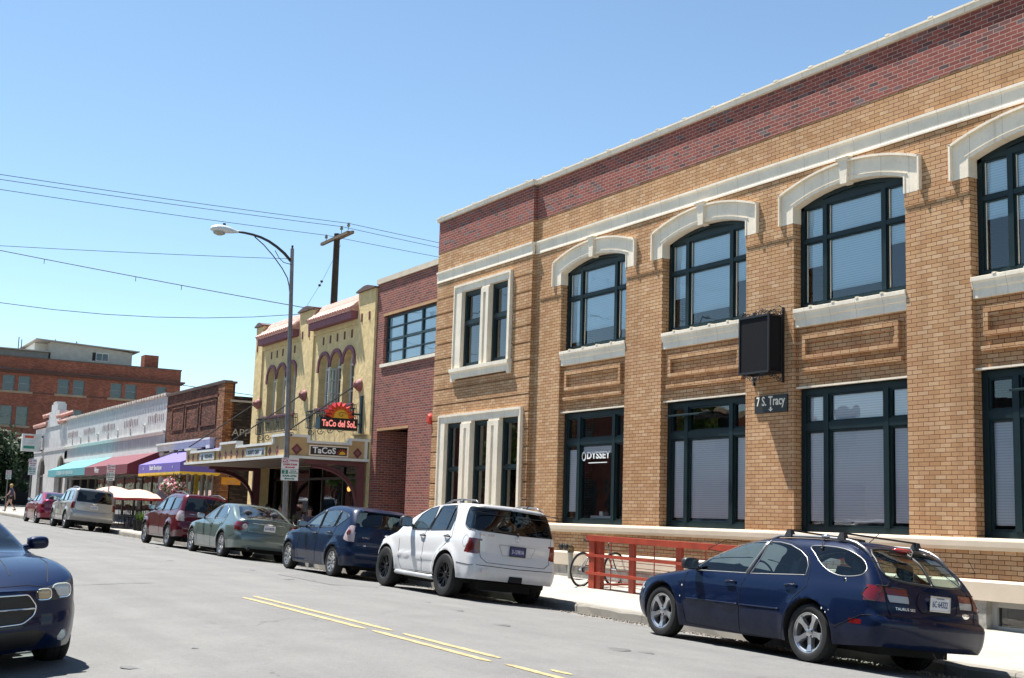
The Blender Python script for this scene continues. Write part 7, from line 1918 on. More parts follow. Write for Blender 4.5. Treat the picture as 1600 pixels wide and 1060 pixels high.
# blue saloon in front, seen from its nose
def muscle():
    root = place('saloon_car', 1.336, 15.786, 'dark blue saloon facing the camera at the left edge, chrome-edged black grille', group='cars at the opposite kerb', rz=PI+math.radians(6), cat='car')
    W1 = [(1.95, .99), (1.7, 1.13), (1.35, 1.26), (1.05, 1.32), (1.0, 1.02)]
    W2 = [(.93, 1.02), (.97, 1.33), (.55, 1.33), (.1, 1.22), (.2, 1.05)]
    fd = [(2.35, .95), (2.4, .5), (2.3, .22), (1.05, .22), (.97, .99), (1.0, 1.36), (1.4, 1.29), (1.8, 1.12), (2.1, .98)]
    rd = [(.97, .99), (1.05, .22), (.5, .22), (.42, .5), (.2, .8), (.06, 1.0), (.04, 1.2), (.5, 1.37), (1.0, 1.36)]
    S = dict(wb=3.05, wheel=(.355, .235, .235, .815), arch=[(0, .36, .395), (3.05, .36, .39)],
        top=[(-1.2, 1.06), (-.7, 1.09), (-.4, 1.13), (0, 1.26), (.4, 1.38), (.8, 1.42), (1.1, 1.41), (1.45, 1.32), (1.9, 1.14), (2.25, 1.0), (2.45, .975), (2.8, .965), (3.2, .93), (3.5, .88), (3.7, .82), (3.9, .74)],
        bot=[(-1.2, .3), (-.4, .25), (.5, .2), (2.5, .19), (3.4, .2), (4, .22)], hw=[(-1.2, .86), (-.4, .935), (.5, .945), (2.2, .945), (3.1, .945), (3.6, .90), (4, .84)],
        tum=[(.15, .93), (.3, .965), (.55, 1.0), (.8, .995), (.92, .965), (1.0, .92), (1.2, .83), (1.42, .71)],
        rear=[(.2, -1.0), (.4, -1.12), (.7, -1.12), (1.1, -1.05)],
        front=[(.2, 3.78), (.3, 3.90), (.42, 3.94), (.55, 3.93), (.68, 3.95), (.78, 3.93), (.86, 3.86), (1.0, 3.7)], crown=.035, rt=.085, cr=(.28, .42), bow=(.06, .13), flare=.025, cowl=(2.2, 1.0),
        seatm=M_SEATL,
        side=[('front_door', fd), ('rear_door', rd), ('front_window', W1), ('rear_window', W2)],
        ends=[('front', 'windscreen', [(-.02, 1.40), (.45, 1.39), (.6, 1.34), (.83, 1.015), (.78, .985), (-.02, 1.02)], (.9, 2.7)),
              ('top', 'rear_screen', [(-.02, -.45), (.62, -.42), (.5, .3), (-.02, .4)], (-1, .6)),
              ('front', 'headlight', rounded([(.46, .70), (.50, .65), (.78, .66), (.86, .68), (.86, .82), (.76, .80), (.58, .775), (.46, .75)], .03), (3.3, 4.2)),
              ('front', 'grille', rounded([(-.02, .47), (.34, .475), (.45, .54), (.47, .62), (.39, .725), (-.02, .735)], .03), (3.3, 4.2)),
              ('front', 'lower_intake', rounded([(-.02, .25), (.5, .26), (.58, .38), (.45, .41), (-.02, .415)], .03), (3.3, 4.2)),
              ],
        gaps=[fd[:6], fd[5:]+[fd[0]], rd[1:8]], fgaps=[[(.0, .80), (.4, .80), (.58, .77)]], tgaps=[[(.78, 2.4), (.75, 3.2), (.60, 3.72)], [(.42, 2.5), (.36, 3.1), (.30, 3.6)]],
        pillars=[((.97, 1.0), (1.0, 1.33), .03)], mirror=(2.0, 1.02, (.21, .13, .15)), mirmat=None, handles=[(1.15, .9), (.28, .92)], mats={})
    P = paint('deep_blue_paint', (.001, .007, .036), metal=.1, rough=.35, coat=.6, dirt=.05)
    S['mirmat'] = P
    GR = plain('grille_black', (.006, .006, .007), .5, var=.3, scale=200)
    S['mats'] = dict(grille=GR, lower_intake=GR, headlight=plain('lamp_housing', (.03, .03, .035), .3))
    B, out = simple_car(root, S, P, M_CGL, M_CGM, ('split', 5))
    m = MB(); B.line(m, rounded([(0.0, .47), (.34, .475), (.45, .54), (.47, .62), (.39, .725), (0.0, .735)], .03), .009, 'front', closed=False, off=.004); m.build('grille_surround', M_CHROME, root, smooth=True)
    m = MB(); B.line(m, [(0, .615), (.46, .60)], .007, 'front', off=.008); m.build('grille_bar', M_CHROME, root)
    p = B.onfront(.17, .555, .014); lettering('DODGE', .042, p, (-1, .07, 0), (0, 0, 1), M_CHROME, root, width=.24, extrude=.003)
    for sx in (1, -1):
        for (x, z, r_, mt, nm) in ((.71, .735, .066, M_HEAD, 'lamp_projector'), (.54, .715, .052, lens('pale_amber_lens', (.5, .36, .2)), 'lamp_projector')):
            q = B.onfront(x, z, .0); q = Vector((q.x*sx, q.y+.004, q.z)); m = MB(); rr4 = bmesh.ops.create_icosphere(m.b, subdivisions=4, radius=1); e_ = lambda t: math.copysign(abs(t)**.6, t)
            for v_ in rr4['verts']: v_.co = Vector((q.x+e_(v_.co.x)*r_*1.2, q.y+v_.co.y*r_*.4, q.z+e_(v_.co.z)*r_*.92))
            o = m.build(nm, mt, root, smooth=True)
            m = MB(); m.tube([Vector((q.x+r_*1.22*math.copysign(abs(math.cos(t))**.6, math.cos(t)), q.y+.012, q.z+r_*.95*math.copysign(abs(math.sin(t))**.6, math.sin(t)))) for t in [2*PI*k/24 for k in range(24)]], .006, 5, closed=True); m.build('lamp_ring', M_CHROME, o)
        q = B.onfront(.72, .34, .004); m = MB(); m.lathe([(0, .02), (.04, .016), (.05, 0), (.055, 0), (.055, .012)], 20, 'y', (q.x*sx, q.y-.01, q.z)); m.build('fog_lamp', M_HEAD, root, smooth=True, autos=.7)
    return root
wagon(); suv(); hatch(); sedan(); crossover(); escape(); small_sedan(); muscle()
# ============================================================ trees
def leaf_mat(name, a, b):
    if name in MC: return MC[name]
    N = NT(name); v = coords(N); f = noise(N, v, 1.6, 4); g = noise(N, v, 9, 2)
    c = mixc(N, .5, ramp(N, f, [(.35, a), (.65, b)]), ramp(N, g, [(.3, a), (.7, b)]))
    bb = bsdf(N, c, .55, spec=.3)
    tr = N.n('ShaderNodeBsdfTranslucent'); N.l(c, tr.inputs[0]); mx = N.n('ShaderNodeMixShader'); mx.inputs[0].default_value = .3
    N.l(bb.outputs[0], mx.inputs[1]); N.l(tr.outputs[0], mx.inputs[2]); N.l(mx.outputs[0], N.out.inputs[0]); MC[name] = N.m; return N.m
M_LEAF = leaf_mat('tree_leaves', (.035, .075, .012), (.10, .17, .03)); M_LEAFD = leaf_mat('dark_leaves', (.012, .028, .010), (.03, .06, .018))
M_BARK = plain('bark', (.10, .075, .055), .95, var=.4, scale=8, bump=.02, fine=14)
def tree(name, x, y, z, h, r, label, mat, n=2600, trunk=.16, clear=.35, seed=1, group=None, leaf=.11):
    T = thing(name, (x, y, z), label, 'tree', group); R = random.Random(seed)
    m = MB(); top = Vector((x, y, z+h*.75)); m.tube([(x, y, z-.1), (x+.05, y, z+h*.3), tuple(top)], [trunk, trunk*.7, trunk*.25], 8)
    tips = []
    for k in range(14):
        a = R.uniform(0, 2*PI); t = R.uniform(clear, .72); p = Vector((x, y, z+h*t)); q = Vector((x+r*.75*math.cos(a), y+r*.75*math.sin(a), z+h*min(.95, t+R.uniform(.08, .3))))
        mid = p.lerp(q, .5)+Vector((0, 0, .12*r)); m.tube([p, mid, q], [trunk*.4, trunk*.22, trunk*.08], 5); tips += [q, mid]
    m.build('trunk', M_BARK, T, smooth=True)
    cl = [(t+Vector((R.gauss(0, .2*r), R.gauss(0, .2*r), R.gauss(0, .15*r))), r*R.uniform(.22, .42)) for t in tips]
    cl += [(Vector((x+R.gauss(0, .35*r), y+R.gauss(0, .35*r), z+h*R.uniform(clear+.1, .98))), r*R.uniform(.2, .38)) for _ in range(14)]
    m = MB()
    for i in range(n):
        c, cr = cl[R.randrange(len(cl))]; d = Vector((R.gauss(0, 1), R.gauss(0, 1), R.gauss(0, 1))).normalized()*cr*(R.random()**.4)
        p = c+d; u = Vector((R.gauss(0, 1), R.gauss(0, 1), R.gauss(0, 1))).normalized(); w_ = u.orthogonal().normalized(); s = leaf*R.uniform(.6, 1.4)
        m.face([p-u*s, p+w_*s*.5, p+u*s, p-w_*s*.5])
    m.build('crown', mat, T)
    return T
b100 = base(100)
tree('street_tree', 14.2, 108.5, b100+.1, 6.0, 2.6, 'dark leafy street tree at the far corner, leftmost behind the walking woman', M_LEAFD, 3800, clear=.15, seed=2, group=None, leaf=.22)
tree('street_tree', 16.9, 109.8, b100+.1, 5.3, 2.1, 'dark leafy street tree in front of the brick apartment building, beside the white building', M_LEAFD, 3000, clear=.12, seed=5, group=None, leaf=.2)
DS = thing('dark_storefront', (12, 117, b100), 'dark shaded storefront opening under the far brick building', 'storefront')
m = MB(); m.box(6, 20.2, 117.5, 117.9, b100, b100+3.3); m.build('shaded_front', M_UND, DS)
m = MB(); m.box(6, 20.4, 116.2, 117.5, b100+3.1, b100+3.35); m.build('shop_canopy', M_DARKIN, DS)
# opposite side of the street (seen in reflections, or by stepping aside)
OPP = [(-12, 22, 5.6, 'low tan brick shop row across the street, behind the camera', brick('opposite_tan', [(0, (.22, .14, .09)), (1, (.34, .22, .14))], (.2, .16, .12))), (22.3, 47, 5.2, 'grey plaster shop building across the street', plain('opposite_plaster', (.30, .29, .27), .9, bump=.004)), (47.3, 88, 6.4, 'red brick shop row across the street', M_FARB), (108, 190, 9.0, 'long red brick building across the street, beyond the side street', M_FARB)]
for (a, b, h, lab, mt) in OPP:
    T = thing('shop_building', (-3.4, (a+b)/2, 0), lab, 'building', None)
    z = base(a)-.3; m = MB(); m.box(-14, -3.4, a, b, z, z+h+.3); m.build('wall', mt, T)
    m = MB(); m.box(-14, -3.25, a, b, z+h+.3, z+h+.5); m.build('cornice', M_CREAM2, T)
    y = a+1
    while y < b-3:
        m = MB(); m.box(-3.42, -3.36, y, y+2.6, base(y)+.5, base(y)+2.9); m.build('shop_window', plain('opposite_window', (.02, .025, .03), .15), T)
        m = MB(); m.box(-3.42, -3.36, y+.4, y+1.5, base(y)+4.2, base(y)+5.8); m.build('upper_window', MC['opposite_window'], T)
        y += 3.6
k = 0
for (y, h) in ((24, 5.5), (44, 6.2), (58, 5.8), (68, 6.4), (76, 6.0), (83, 6.4)):
    k += 1; tree('street_tree', -2.2, y, base(y), h, 2.0, 'leafy green street tree on the opposite pavement', M_LEAF, 1500, clear=.3, seed=20+k, group='trees along the opposite pavement', leaf=.17)

# ============================================================ street lamp
M_GALV = plain('weathered_galvanised', (.19, .175, .17), .55, metal=.3, var=.3, scale=5)
M_LHEAD = plain('lamp_head_grey', (.52, .56, .58), .4, var=.06)
SL = thing('street_lamp', (12.8, 34.45, .30), 'tall leaning grey street lamp with curved arm over the parked cars', 'street lamp')
P0, P1 = Vector((12.78, 34.45, .28)), Vector((12.79, 35.22, 9.25))
def onp(z): t = (z-P0.z)/(P1.z-P0.z); return P0.lerp(P1, t)
m = MB(); m.tube([P0, P0.lerp(P1, .5), P1], [.085, .07, .055], 14); m.lathe([(.14, .26), (.14, .34), (.09, .42), (.086, .5)], 16, 'z', (12.78, 34.45, 0)); m.build('pole', M_GALV, SL, smooth=True, autos=.7)
m = MB(); m.lathe([(.0, .12), (.03, .1), (.035, .05), (.02, .03), (.05, 0)], 10, 'z', tuple(P1)); m.build('finial', M_BLACK, SL, smooth=True)
m = MB(); yy = 35.2
A = [(12.78, 8.85), (12.55, 9.07), (12.3, 9.24), (12.05, 9.37), (11.8, 9.455), (11.55, 9.50), (11.3, 9.52), (11.02, 9.525)]
m.tube([(x, yy, z) for x, z in A], [.045, .045, .042, .04, .038, .036, .034, .034], 8); m.build('arm', M_BLACK, SL, smooth=True)
m = MB(); m.tube([(x, yy, z) for x, z in ((12.77, 7.95), (12.75, 8.12), (12.68, 8.35), (12.5, 8.62), (12.2, 8.96), (11.9, 9.24), (11.6, 9.45))], .016, 6); m.build('brace', M_BLACK, SL)
m = MB(); 
prof = [(10.28, .02), (10.32, .10), (10.45, .155), (10.65, .17), (10.85, .13), (11.02, .07), (11.10, .045)]
rings = []
for x, r_ in prof:
    rings.append([m.b.verts.new((x, yy+r_*1.25*math.cos(t), 9.50+(r_*.9 if math.sin(t) > 0 else r_*.45)*math.sin(t))) for t in [2*PI*k/16 for k in range(16)]])
for i in range(len(rings)-1):
    for k in range(16): m.b.faces.new((rings[i][k], rings[i][(k+1) % 16], rings[i+1][(k+1) % 16], rings[i+1][k]))
m.b.faces.new(rings[0]); m.b.faces.new(rings[-1])
lh = m.build('lamp_head', M_LHEAD, SL, smooth=True, autos=.8, rec=True)
m = MB(); m.ball((10.55, yy, 9.44), .17, 2, (1.15, .9, .65)); m.build('lamp_glass', plain('lamp_refractor', (.30, .29, .25), .25, var=.3, scale=25), lh, smooth=True)
m = MB(); m.lathe([(0, 9.72), (.045, 9.71), (.045, 9.62)], 10, 'z', (10.68, yy, 0)); m.build('photocell', M_BLACK, lh)
m = MB(); m.tube([(12.72, 35.1, 8.2+.55), (12.5, 35.1, 8.78), (12.35, 35.1, 8.9), (12.22, 35.1, 9.1)], .012, 5); m.build('cable_tail', M_BLACK, SL)
# parking sign plates
M_SWH = plain('sign_white_face', (.66, .66, .66), .45, var=.05); M_SRED = plain('sign_red', (.42, .02, .04), .5); M_SGR = plain('sign_green_face', (.01, .17, .09), .5)
def parking_sign(x, y, z0, z1, w_, label, ang=0.0, name='parking_sign', both=True):
    T = thing(name, (x, y, z0), label, 'sign')
    def loc(px, pz, off=-.0): c, s = math.cos(ang), math.sin(ang); return (x+px*c-off*s, y+px*s+off*c, pz)
    X = (math.cos(ang), math.sin(ang), 0)
    def pl(u0, u1, za, zb, off, mat, nm, par):
        m = MB(); q = [loc(u0, za, off), loc(u1, za, off), loc(u1, zb, off), loc(u0, zb, off)]; q2 = [loc(u0, za, off+.003), loc(u1, za, off+.003), loc(u1, zb, off+.003), loc(u0, zb, off+.003)]
        m.hexa([q[0], q[1], q2[1], q2[0], q[3], q[2], q2[2], q2[3]]); return m.build(nm, mat, par)
    zm = (z0+z1)/2; h = w_/2; H = zm-z0
    for k, (za, zb, cm, big, l1, l2) in enumerate(((zm+.005, z1, M_SRED, 'NO', 'PARKING', '2AM-7AM'), (z0, zm-.005, M_SGR, '2', 'HOUR\nPARKING', '8AM-6PM'))):
        o = pl(-h, h, za, zb, 0, M_SWH, 'plate', T); hh = zb-za
        pl(-h+.02, -h+w_*.40, zb-hh*.42, zb-hh*.06, -.004, cm, 'number_panel', o)
        lettering(big, hh*.36, loc(-h+w_*.2+.01, zb-hh*.24, -.009), X, (0, 0, 1), M_SWH, o, bold=.004)
        lettering(l1, hh*(.24 if k == 0 else .17), loc(h-w_*.29, zb-hh*.24, -.004), X, (0, 0, 1), cm, o, width=w_*.52, bold=.002)
        lettering(l2, hh*.24, loc(0, zb-hh*.60, -.004), X, (0, 0, 1), cm, o, width=w_*.8, bold=.003)
        zc = za+hh*.15; m = MB(); P = [(-.3*w_, zc), (-.2*w_, zc+.035), (-.2*w_, zc+.014), (.2*w_, zc+.014), (.2*w_, zc+.035), (.3*w_, zc), (.2*w_, zc-.035), (.2*w_, zc-.014), (-.2*w_, zc-.014), (-.2*w_, zc-.035)]
        m.face([loc(a, b, -.004) for a, b in P]); m.build('arrow', cm, o)
    return T
parking_sign(12.83, 34.50, 2.38, 3.02, .50, 'white, red and green parking plates strapped to the leaning street lamp', ang=-.12)
m = MB()
def post(x, y, h, r_=.03, lab='', s=None):
    T = thing('sign_post', (x, y, gz(x, y)), lab, 'post'); z = gz(x, y); m = MB(); m.tube([(x, y, z-.05), (x, y, z+h)], r_, 8); m.build('post', M_GALV, T); return T
m.b.free()
post(12.78, 56.4, 2.6, lab='thin steel post of the parking sign beside the cafe umbrellas'); parking_sign(12.80, 56.33, 2.6, 3.28, .34, 'small parking plates on a thin post beside the cafe umbrellas', ang=-.35)
post(12.75, 75.4, 3.2, .05, lab='thicker steel post by the wine-red saloon'); parking_sign(12.77, 75.3, 3.1, 4.0, .42, 'faded parking plates on the post by the wine-red saloon', ang=-.3)
post(12.75, 83.4, 2.4, .035, lab='thin steel post beside the walking woman'); parking_sign(12.77, 83.3, 2.95, 3.5, .32, 'small parking plates on the post beside the walking woman', ang=-.3)

# ============================================================ utility pole and wires
M_WOOD = plain('tarred_wood', (.022, .017, .014), .9, var=.35, scale=6, bump=.01, fine=20)
UP = thing('utility_pole', (20, 49.6, 0), 'dark wooden utility pole rising behind the yellow stucco building', 'utility pole')
m = MB(); m.tube([(20, 49.55, 0), (20, 49.6, 8), (20, 49.64, 13.35)], [.2, .165, .13], 12); m.build('pole', M_WOOD, UP, smooth=True, autos=.8)
m = MB(); m.hexa([(19.85, 51.15, 13.08), (19.97, 51.15, 13.08), (19.97, 48.15, 13.08), (19.85, 48.15, 13.08), (19.85, 51.15, 13.2), (19.97, 51.15, 13.2), (19.97, 48.15, 13.2), (19.85, 48.15, 13.2)]); m.build('crossarm', plain('grey_wood', (.10, .08, .06), .9, var=.3, scale=9), UP)
m = MB(); m.box(20.1, 20.22, 48.3, 50.2, 13.15, 13.27); m.build('crossarm', MC['grey_wood'], UP)
INS = []
for y, z in ((50.75, 13.2), (49.05, 13.27), (48.3, 13.27)):
    m = MB(); m.lathe([(.015, 0), (.015, .14), (.06, .14), (.075, .2), (.05, .24), (.06, .29), (0, .33)], 10, 'z', (19.95, y, z)); m.build('insulator', plain('insulator_glass', (.12, .14, .14), .25), UP, smooth=True, autos=.6); INS.append(Vector((19.95, y, z+.28)))
M_WIRE = plain('wire_black', (.03, .03, .033), .6)
def wire(pts, label, r_=.012, sag=.0, group=None, name='overhead_wire', marks=()):
    P = []; pts = [Vector(p) for p in pts]
    for a, b in zip(pts[:-1], pts[1:]):
        L = (b-a).length; n = max(3, int(L/1.5)); s = sag*(L/20)**2
        for i in range(n): t = i/n; p = a.lerp(b, t); p.z -= 4*s*t*(1-t); P.append(p)
    P.append(pts[-1]); m = MB(); m.tube(P, r_, 5)
    o = m.build(name, M_WIRE, at=tuple(P[0])); tagset(o, label, 'wire', group)
    for t in marks:
        p = P[int(t*(len(P)-1))]; m = MB(); m.tube([p, p+Vector((0, 0, -.16))], .012, 4); m.build('tie', M_WIRE, o)
    return o
for i, (L_, R_, lab) in enumerate((((5.8, 44.8, 12.5), (24.9, 49.5, 13.6), 'topmost of the three power wires crossing to the utility pole'), ((5.9, 45.5, 12.5), (25.3, 50.4, 13.6), 'middle of the three power wires crossing to the utility pole'), ((6.1, 47.0, 12.5), (26.3, 52.3, 13.6), 'lowest of the three power wires crossing to the utility pole'))):
    p = INS[[2, 1, 0][i]]; L_ = Vector(L_); R_ = Vector(R_)
    wire([L_+(L_-p)*.7, L_, p, R_, R_+(R_-p)*1.5], lab, .011, sag=.08, group='power wires on the utility pole')
wire([(4.9-7, 37.5, 8.5), (4.9, 37.3, 8.62), (12.75, 35.18, 8.93)], 'faint level wire ending at the curved arm of the street lamp', .008, sag=.15)
wire([(-8, 48.5, 11.6), (6.0, 45.3, 10.0), (XF, 40.2, 8.35)], 'wire with small ties sloping down to the middle parapet of the yellow building', .014, sag=.1, marks=(.45, .5, .55, .62, .68, .78, .85))
wire([(-6, 45, 8.4), (6.0, 43.9, 8.0), (XF, 41.9, 8.42)], 'lowest thin wire, sagging, ending at the yellow building parapet', .011, sag=1.2)
wire([(2, 33, 5.2), (6.4, 45.3, 6.0+.02), (12.9, 46.7, 6.05), (XF+.5, 47.6, 5.95)], 'pale low cable crossing in front of the far brick building', .013)['category'] = 'cable'
wire([tuple(INS[1]-Vector((0, 0, .8))), (20, 51.2, 11.45), (20, 53.6, 10.2), (20, 58, 7.8)], 'thin stay wire with two small insulators below the utility pole', .007)
m = MB()
for t in (.0, 1): m.ball((20, 51.15+.22*t, 11.5-.14*t), .07, 1)
o = m.build('stay_insulator', M_BLACK, at=(20, 51.2, 11.5)); tagset(o, 'pair of small black insulators on the stay wire beside the utility pole', 'insulator')

# ============================================================ red railing round the areaway
RR = thing('railing', (14.3, 17.3, .15), 'red painted steel railing with mesh panels on the pavement behind the blue estate car', 'railing')
M_RRED = plain('railing_red', (.33, .045, .02), .42, var=.18, scale=5, bump=.002, fine=30)
RX = 14.3; ya, yb = 13.9, 21.25
def zg(y): return base(y)+.053
def sloped(m, x0, x1, y0, y1, z0, z1):
    m.hexa([(x0, y0, zg(y0)+z0), (x1, y0, zg(y0)+z0), (x1, y1, zg(y1)+z0), (x0, y1, zg(y1)+z0), (x0, y0, zg(y0)+z1), (x1, y0, zg(y0)+z1), (x1, y1, zg(y1)+z1), (x0, y1, zg(y1)+z1)])
m = MB(); sloped(m, RX-.07, RX+.07, ya, yb+.05, .93, 1.04); m.build('top_rail', M_RRED, RR, bevel=.008)
for z in (.62, .27):
    m = MB(); sloped(m, RX-.05, RX-.0, ya, yb+.08, z, z+.055); m.build('mid_rail', M_RRED, RR, bevel=.006)
m = MB(); sloped(m, RX-.0, RX+.1, yb-.36, yb-.2, 0, .93); sloped(m, RX-.03, RX+.07, yb-.19, yb, 0, .93); m.build('end_post', M_RRED, RR)
for y in (19.85, 18.4, 16.9, 15.4, 14.0):
    m = MB(); sloped(m, RX, RX+.06, y-.08, y+.08, 0, .93); m.build('post', M_RRED, RR)
m = MB()
for k in range(9):
    z = .1+k*.095; m.tube([(RX+.03, ya, zg(ya)+z), (RX+.03, yb-.3, zg(yb)+z)], .0075, 4)
for y in (20.55, 19.15, 17.65, 16.15, 14.7): m.tube([(RX+.02, y, zg(y)), (RX+.02, y, zg(y)+.93)], .011, 5)
m.build('mesh_panel', M_RRED, RR)
for yy_ in (yb-.15, ya):     # returns to the wall
    m = MB(); sloped(m, RX+.07, XF-.1, yy_-.03, yy_+.03, .95, 1.02) if yy_ == ya else m.box(RX+.07, XF-.1, yy_-.03, yy_+.03, zg(yy_)+.06, zg(yy_)+.10); m.build('return_rail', M_RRED, RR)
m = MB(); m.box(RX, RX+.9, 13.95, 13.98, zg(14)+.93, zg(14)+.97); m.b.free()
# ============================================================ standpipe
SP = thing('standpipe', (15.3, 23.55, .25), 'two-headed fire standpipe on a pale post against the brick wall', 'standpipe')
m = MB(); m.tube([(15.3, 23.5, .22), (15.3, 23.5, .82)], .055, 12); m.build('pipe', plain('pipe_grey', (.38, .36, .31), .6, var=.2, scale=10), SP, smooth=True, autos=.6)
m = MB(); m.tube([(15.3, 23.5, .80), (15.3, 23.5, .90), (15.22, 23.48, .93)], .075, 12); m.tube([(15.25, 23.52, .9), (15.1, 23.58, .93)], .065, 12); m.tube([(15.25, 23.47, .9), (15.1, 23.38, .93)], .065, 12); m.build('inlet_head', plain('old_brass', (.17, .14, .085), .4, metal=.6, var=.3), SP, smooth=True, autos=.6)
for dy in (.10, -.10): m = MB(); m.lathe([(.0, -.02), (.05, -.02), (.075, 0), (.075, .03)], 14, 'x', (15.08, 23.48+dy, .93)); m.build('cap', M_BLACK, SP, smooth=True, autos=.6)
WP = thing('cable_box', (15.45, 19.5, .3), 'small grey utility box and conduit low on the wall behind the red railing', 'utility box')
m = MB(); m.box(15.38, XF-.1, 19.35, 19.62, .45, .78); m.build('box', MC['grey_cap'], WP, bevel=.01); m = MB(); m.tube([(15.45, 19.7, .45), (15.4, 19.9, .3), (15.4, 20.3, .22)], .02, 6); m.build('conduit', MC['grey_cap'], WP)
# ============================================================ bicycles
def bicycle(loc, ang, label, lean=.06):
    T = thing('bicycle', loc, label, 'bicycle', None, rot=(lean, 0, ang), local=True)
    M_F = plain('bike_frame_grey', (.30, .31, .32), .35, metal=.5); M_T = M_RUB
    R_ = .335; wbx = 1.03
    # local: x along the bike, rear wheel at x=0
    for nm, x in (('rear_wheel', 0), ('front_wheel', wbx)):
        m = MB(); m.tube([(x+R_*math.cos(t), 0, R_+R_*math.sin(t)) for t in [2*PI*k/36 for k in range(36)]], .019, 8, closed=True); w_ = m.build(nm, M_T, T, smooth=True)
        m = MB(); m.tube([(x+(R_-.03)*math.cos(t), 0, R_+(R_-.03)*math.sin(t)) for t in [2*PI*k/36 for k in range(36)]], .010, 6, closed=True); m.build('rim', M_CHROME, w_)
        m = MB()
        for k in range(18): t = 2*PI*k/18; m.tube([(x+.02*math.cos(t+.8), .02*(-1)**k, R_+.02*math.sin(t+.8)), (x+(R_-.03)*math.cos(t), 0, R_+(R_-.03)*math.sin(t))], .0018, 3)
        m.tube([(x, -.06, R_), (x, .06, R_)], .02, 8); m.build('spokes', M_CHROME, w_)
    bb = (.43, 0, .28); st = (.27, 0, .78); ht = (.80, 0, .78); hb = (.845, 0, .66)
    m = MB()
    for a, b, r_ in ((bb, st, .016), (st, ht, .016), (bb, hb, .019), (ht, hb, .020), ((0, .045, R_), bb, .010), ((0, -.045, R_), bb, .010), ((0, .04, R_), (.28, 0, .72), .009), ((0, -.04, R_), (.28, 0, .72), .009)): m.tube([a, b], r_, 7)
    m.build('frame', M_F, T, smooth=True)
    m = MB()
    for s in (1, -1): m.tube([hb, (.87, s*.05, .60), (wbx, s*.05, R_)], .013, 6)
    m.build('fork', M_TRIM, T)
    m = MB(); m.tube([st, (.235, 0, .90)], .012, 6); m.build('seat_post', M_CHROME, T)
    m = MB(); m.hexa([(.08, -.075, .90), (.36, -.018, .90), (.36, .018, .90), (.08, .075, .90), (.07, -.07, .95), (.37, -.014, .935), (.37, .014, .935), (.07, .07, .95)]); m.build('saddle', M_TRIM, T, bevel=.015, smooth=True)
    m = MB(); m.tube([ht, (.79, 0, .86), (.84, 0, .90)], .014, 6); m.tube([(.80, -.30, .93), (.85, -.12, .91), (.85, .12, .91), (.80, .30, .93)], .012, 6); m.build('handlebar', M_TRIM, T)
    m = MB(); m.lathe([(0, -.05), (.095, -.05), (.095, -.045), (0, -.045)], 22, 'y', bb); m.tube([(bb[0], -.06, bb[2]), (bb[0]+.12, -.07, bb[2]-.12)], .009, 5); m.tube([(bb[0], .06, bb[2]), (bb[0]-.12, .07, bb[2]+.12)], .009, 5); m.build('crank', M_TRIM, T)
    m = MB(); m.lathe([(0, -.04), (.05, -.04), (.035, -.02), (.02, 0)], 14, 'y', (0, 0, R_)); m.tube([(.0, -.045, R_-.05), (bb[0], -.05, bb[2]-.09)], .004, 4); m.tube([(0, -.045, R_+.045), (bb[0], -.05, bb[2]+.09)], .004, 4); m.build('chain', M_UND, T)
    for x in (bb[0]+.12, bb[0]-.12): 
        s = -1 if x > bb[0] else 1; m = MB(); m.box(x-.045, x+.045, s*.07, s*.15, (bb[2]+(.12*s))-.01, (bb[2]+(.12*s))+.01); m.build('pedal', M_TRIM, T)
    return T
bicycle((14.36, 21.66, gz(14.4, 21.7)), .27, 'grey bicycle leaning behind the end of the red railing')
T = bicycle((12.95, 34.85, gz(12.95, 34.9)), .55, 'bicycle with pale saddle parked beside the leaning street lamp, half hidden by cars')

# ============================================================ cafe: umbrellas, tables, chairs, flowers
M_UMB = plain('umbrella_pink', (.50, .32, .26), .8, var=.05); M_UMBR = plain('umbrella_red_edge', (.55, .06, .05), .7)
UM = None
def umbrella(x, y, zp, zr, r_, label, ry=None):
    T = thing('cafe_umbrella', (x, y, gz(x, y)), label, 'umbrella', 'cafe umbrellas on the pavement'); z = gz(x, y)
    m = MB(); m.tube([(x, y, z), (x, y, zp)], .022, 8); m.build('pole', MC['pale_mullion'], T)
    m = MB(); ry = ry or r_; n = 8; rings = []
    for j, t in enumerate((0, .25, .5, .75, 1)):
        rings.append([(x+r_*t*math.cos(2*PI*k/16)*(1 if k % 2 == 0 else .955), y+ry*t*math.sin(2*PI*k/16)*(1 if k % 2 == 0 else .955), zp-(zp-zr)*(t**1.35)+(.015 if k % 2 and t > .2 else 0)) for k in range(16)])
    vs = [[m.b.verts.new(p) for p in r__] for r__ in rings[1:]]; c = m.b.verts.new((x, y, zp))
    for k in range(16): m.b.faces.new((c, vs[0][k], vs[0][(k+1) % 16]))
    for i in range(3):
        for k in range(16): m.b.faces.new((vs[i][k], vs[i+1][k], vs[i+1][(k+1) % 16], vs[i][(k+1) % 16]))
    m.build('canopy', M_UMB, T, smooth=True, autos=.12)
    m = MB(); E = rings[-1]; m.strip(E, [(p[0], p[1], p[2]-.09) for p in E], closed=True); m.build('valance', M_UMBR, T)
    m = MB()
    for k in range(0, 16, 2): m.tube([(x, y, zp-.5*(zp-zr)), rings[-1][k]], .006, 4)
    m.build('ribs', MC['pale_mullion'], T)
umbrella(13.6, 59.2, 2.41, 1.93, 1.45, 'pale pink umbrella nearest the silver SUV', 2.4)
umbrella(13.8, 55.4, 2.26, 1.86, 1.35, 'pale pink umbrella with red edge, middle of the three', 2.5)
umbrella(14.6, 54.0, 2.22, 1.86, .9, 'small pale umbrella by the flower basket', 1.2)
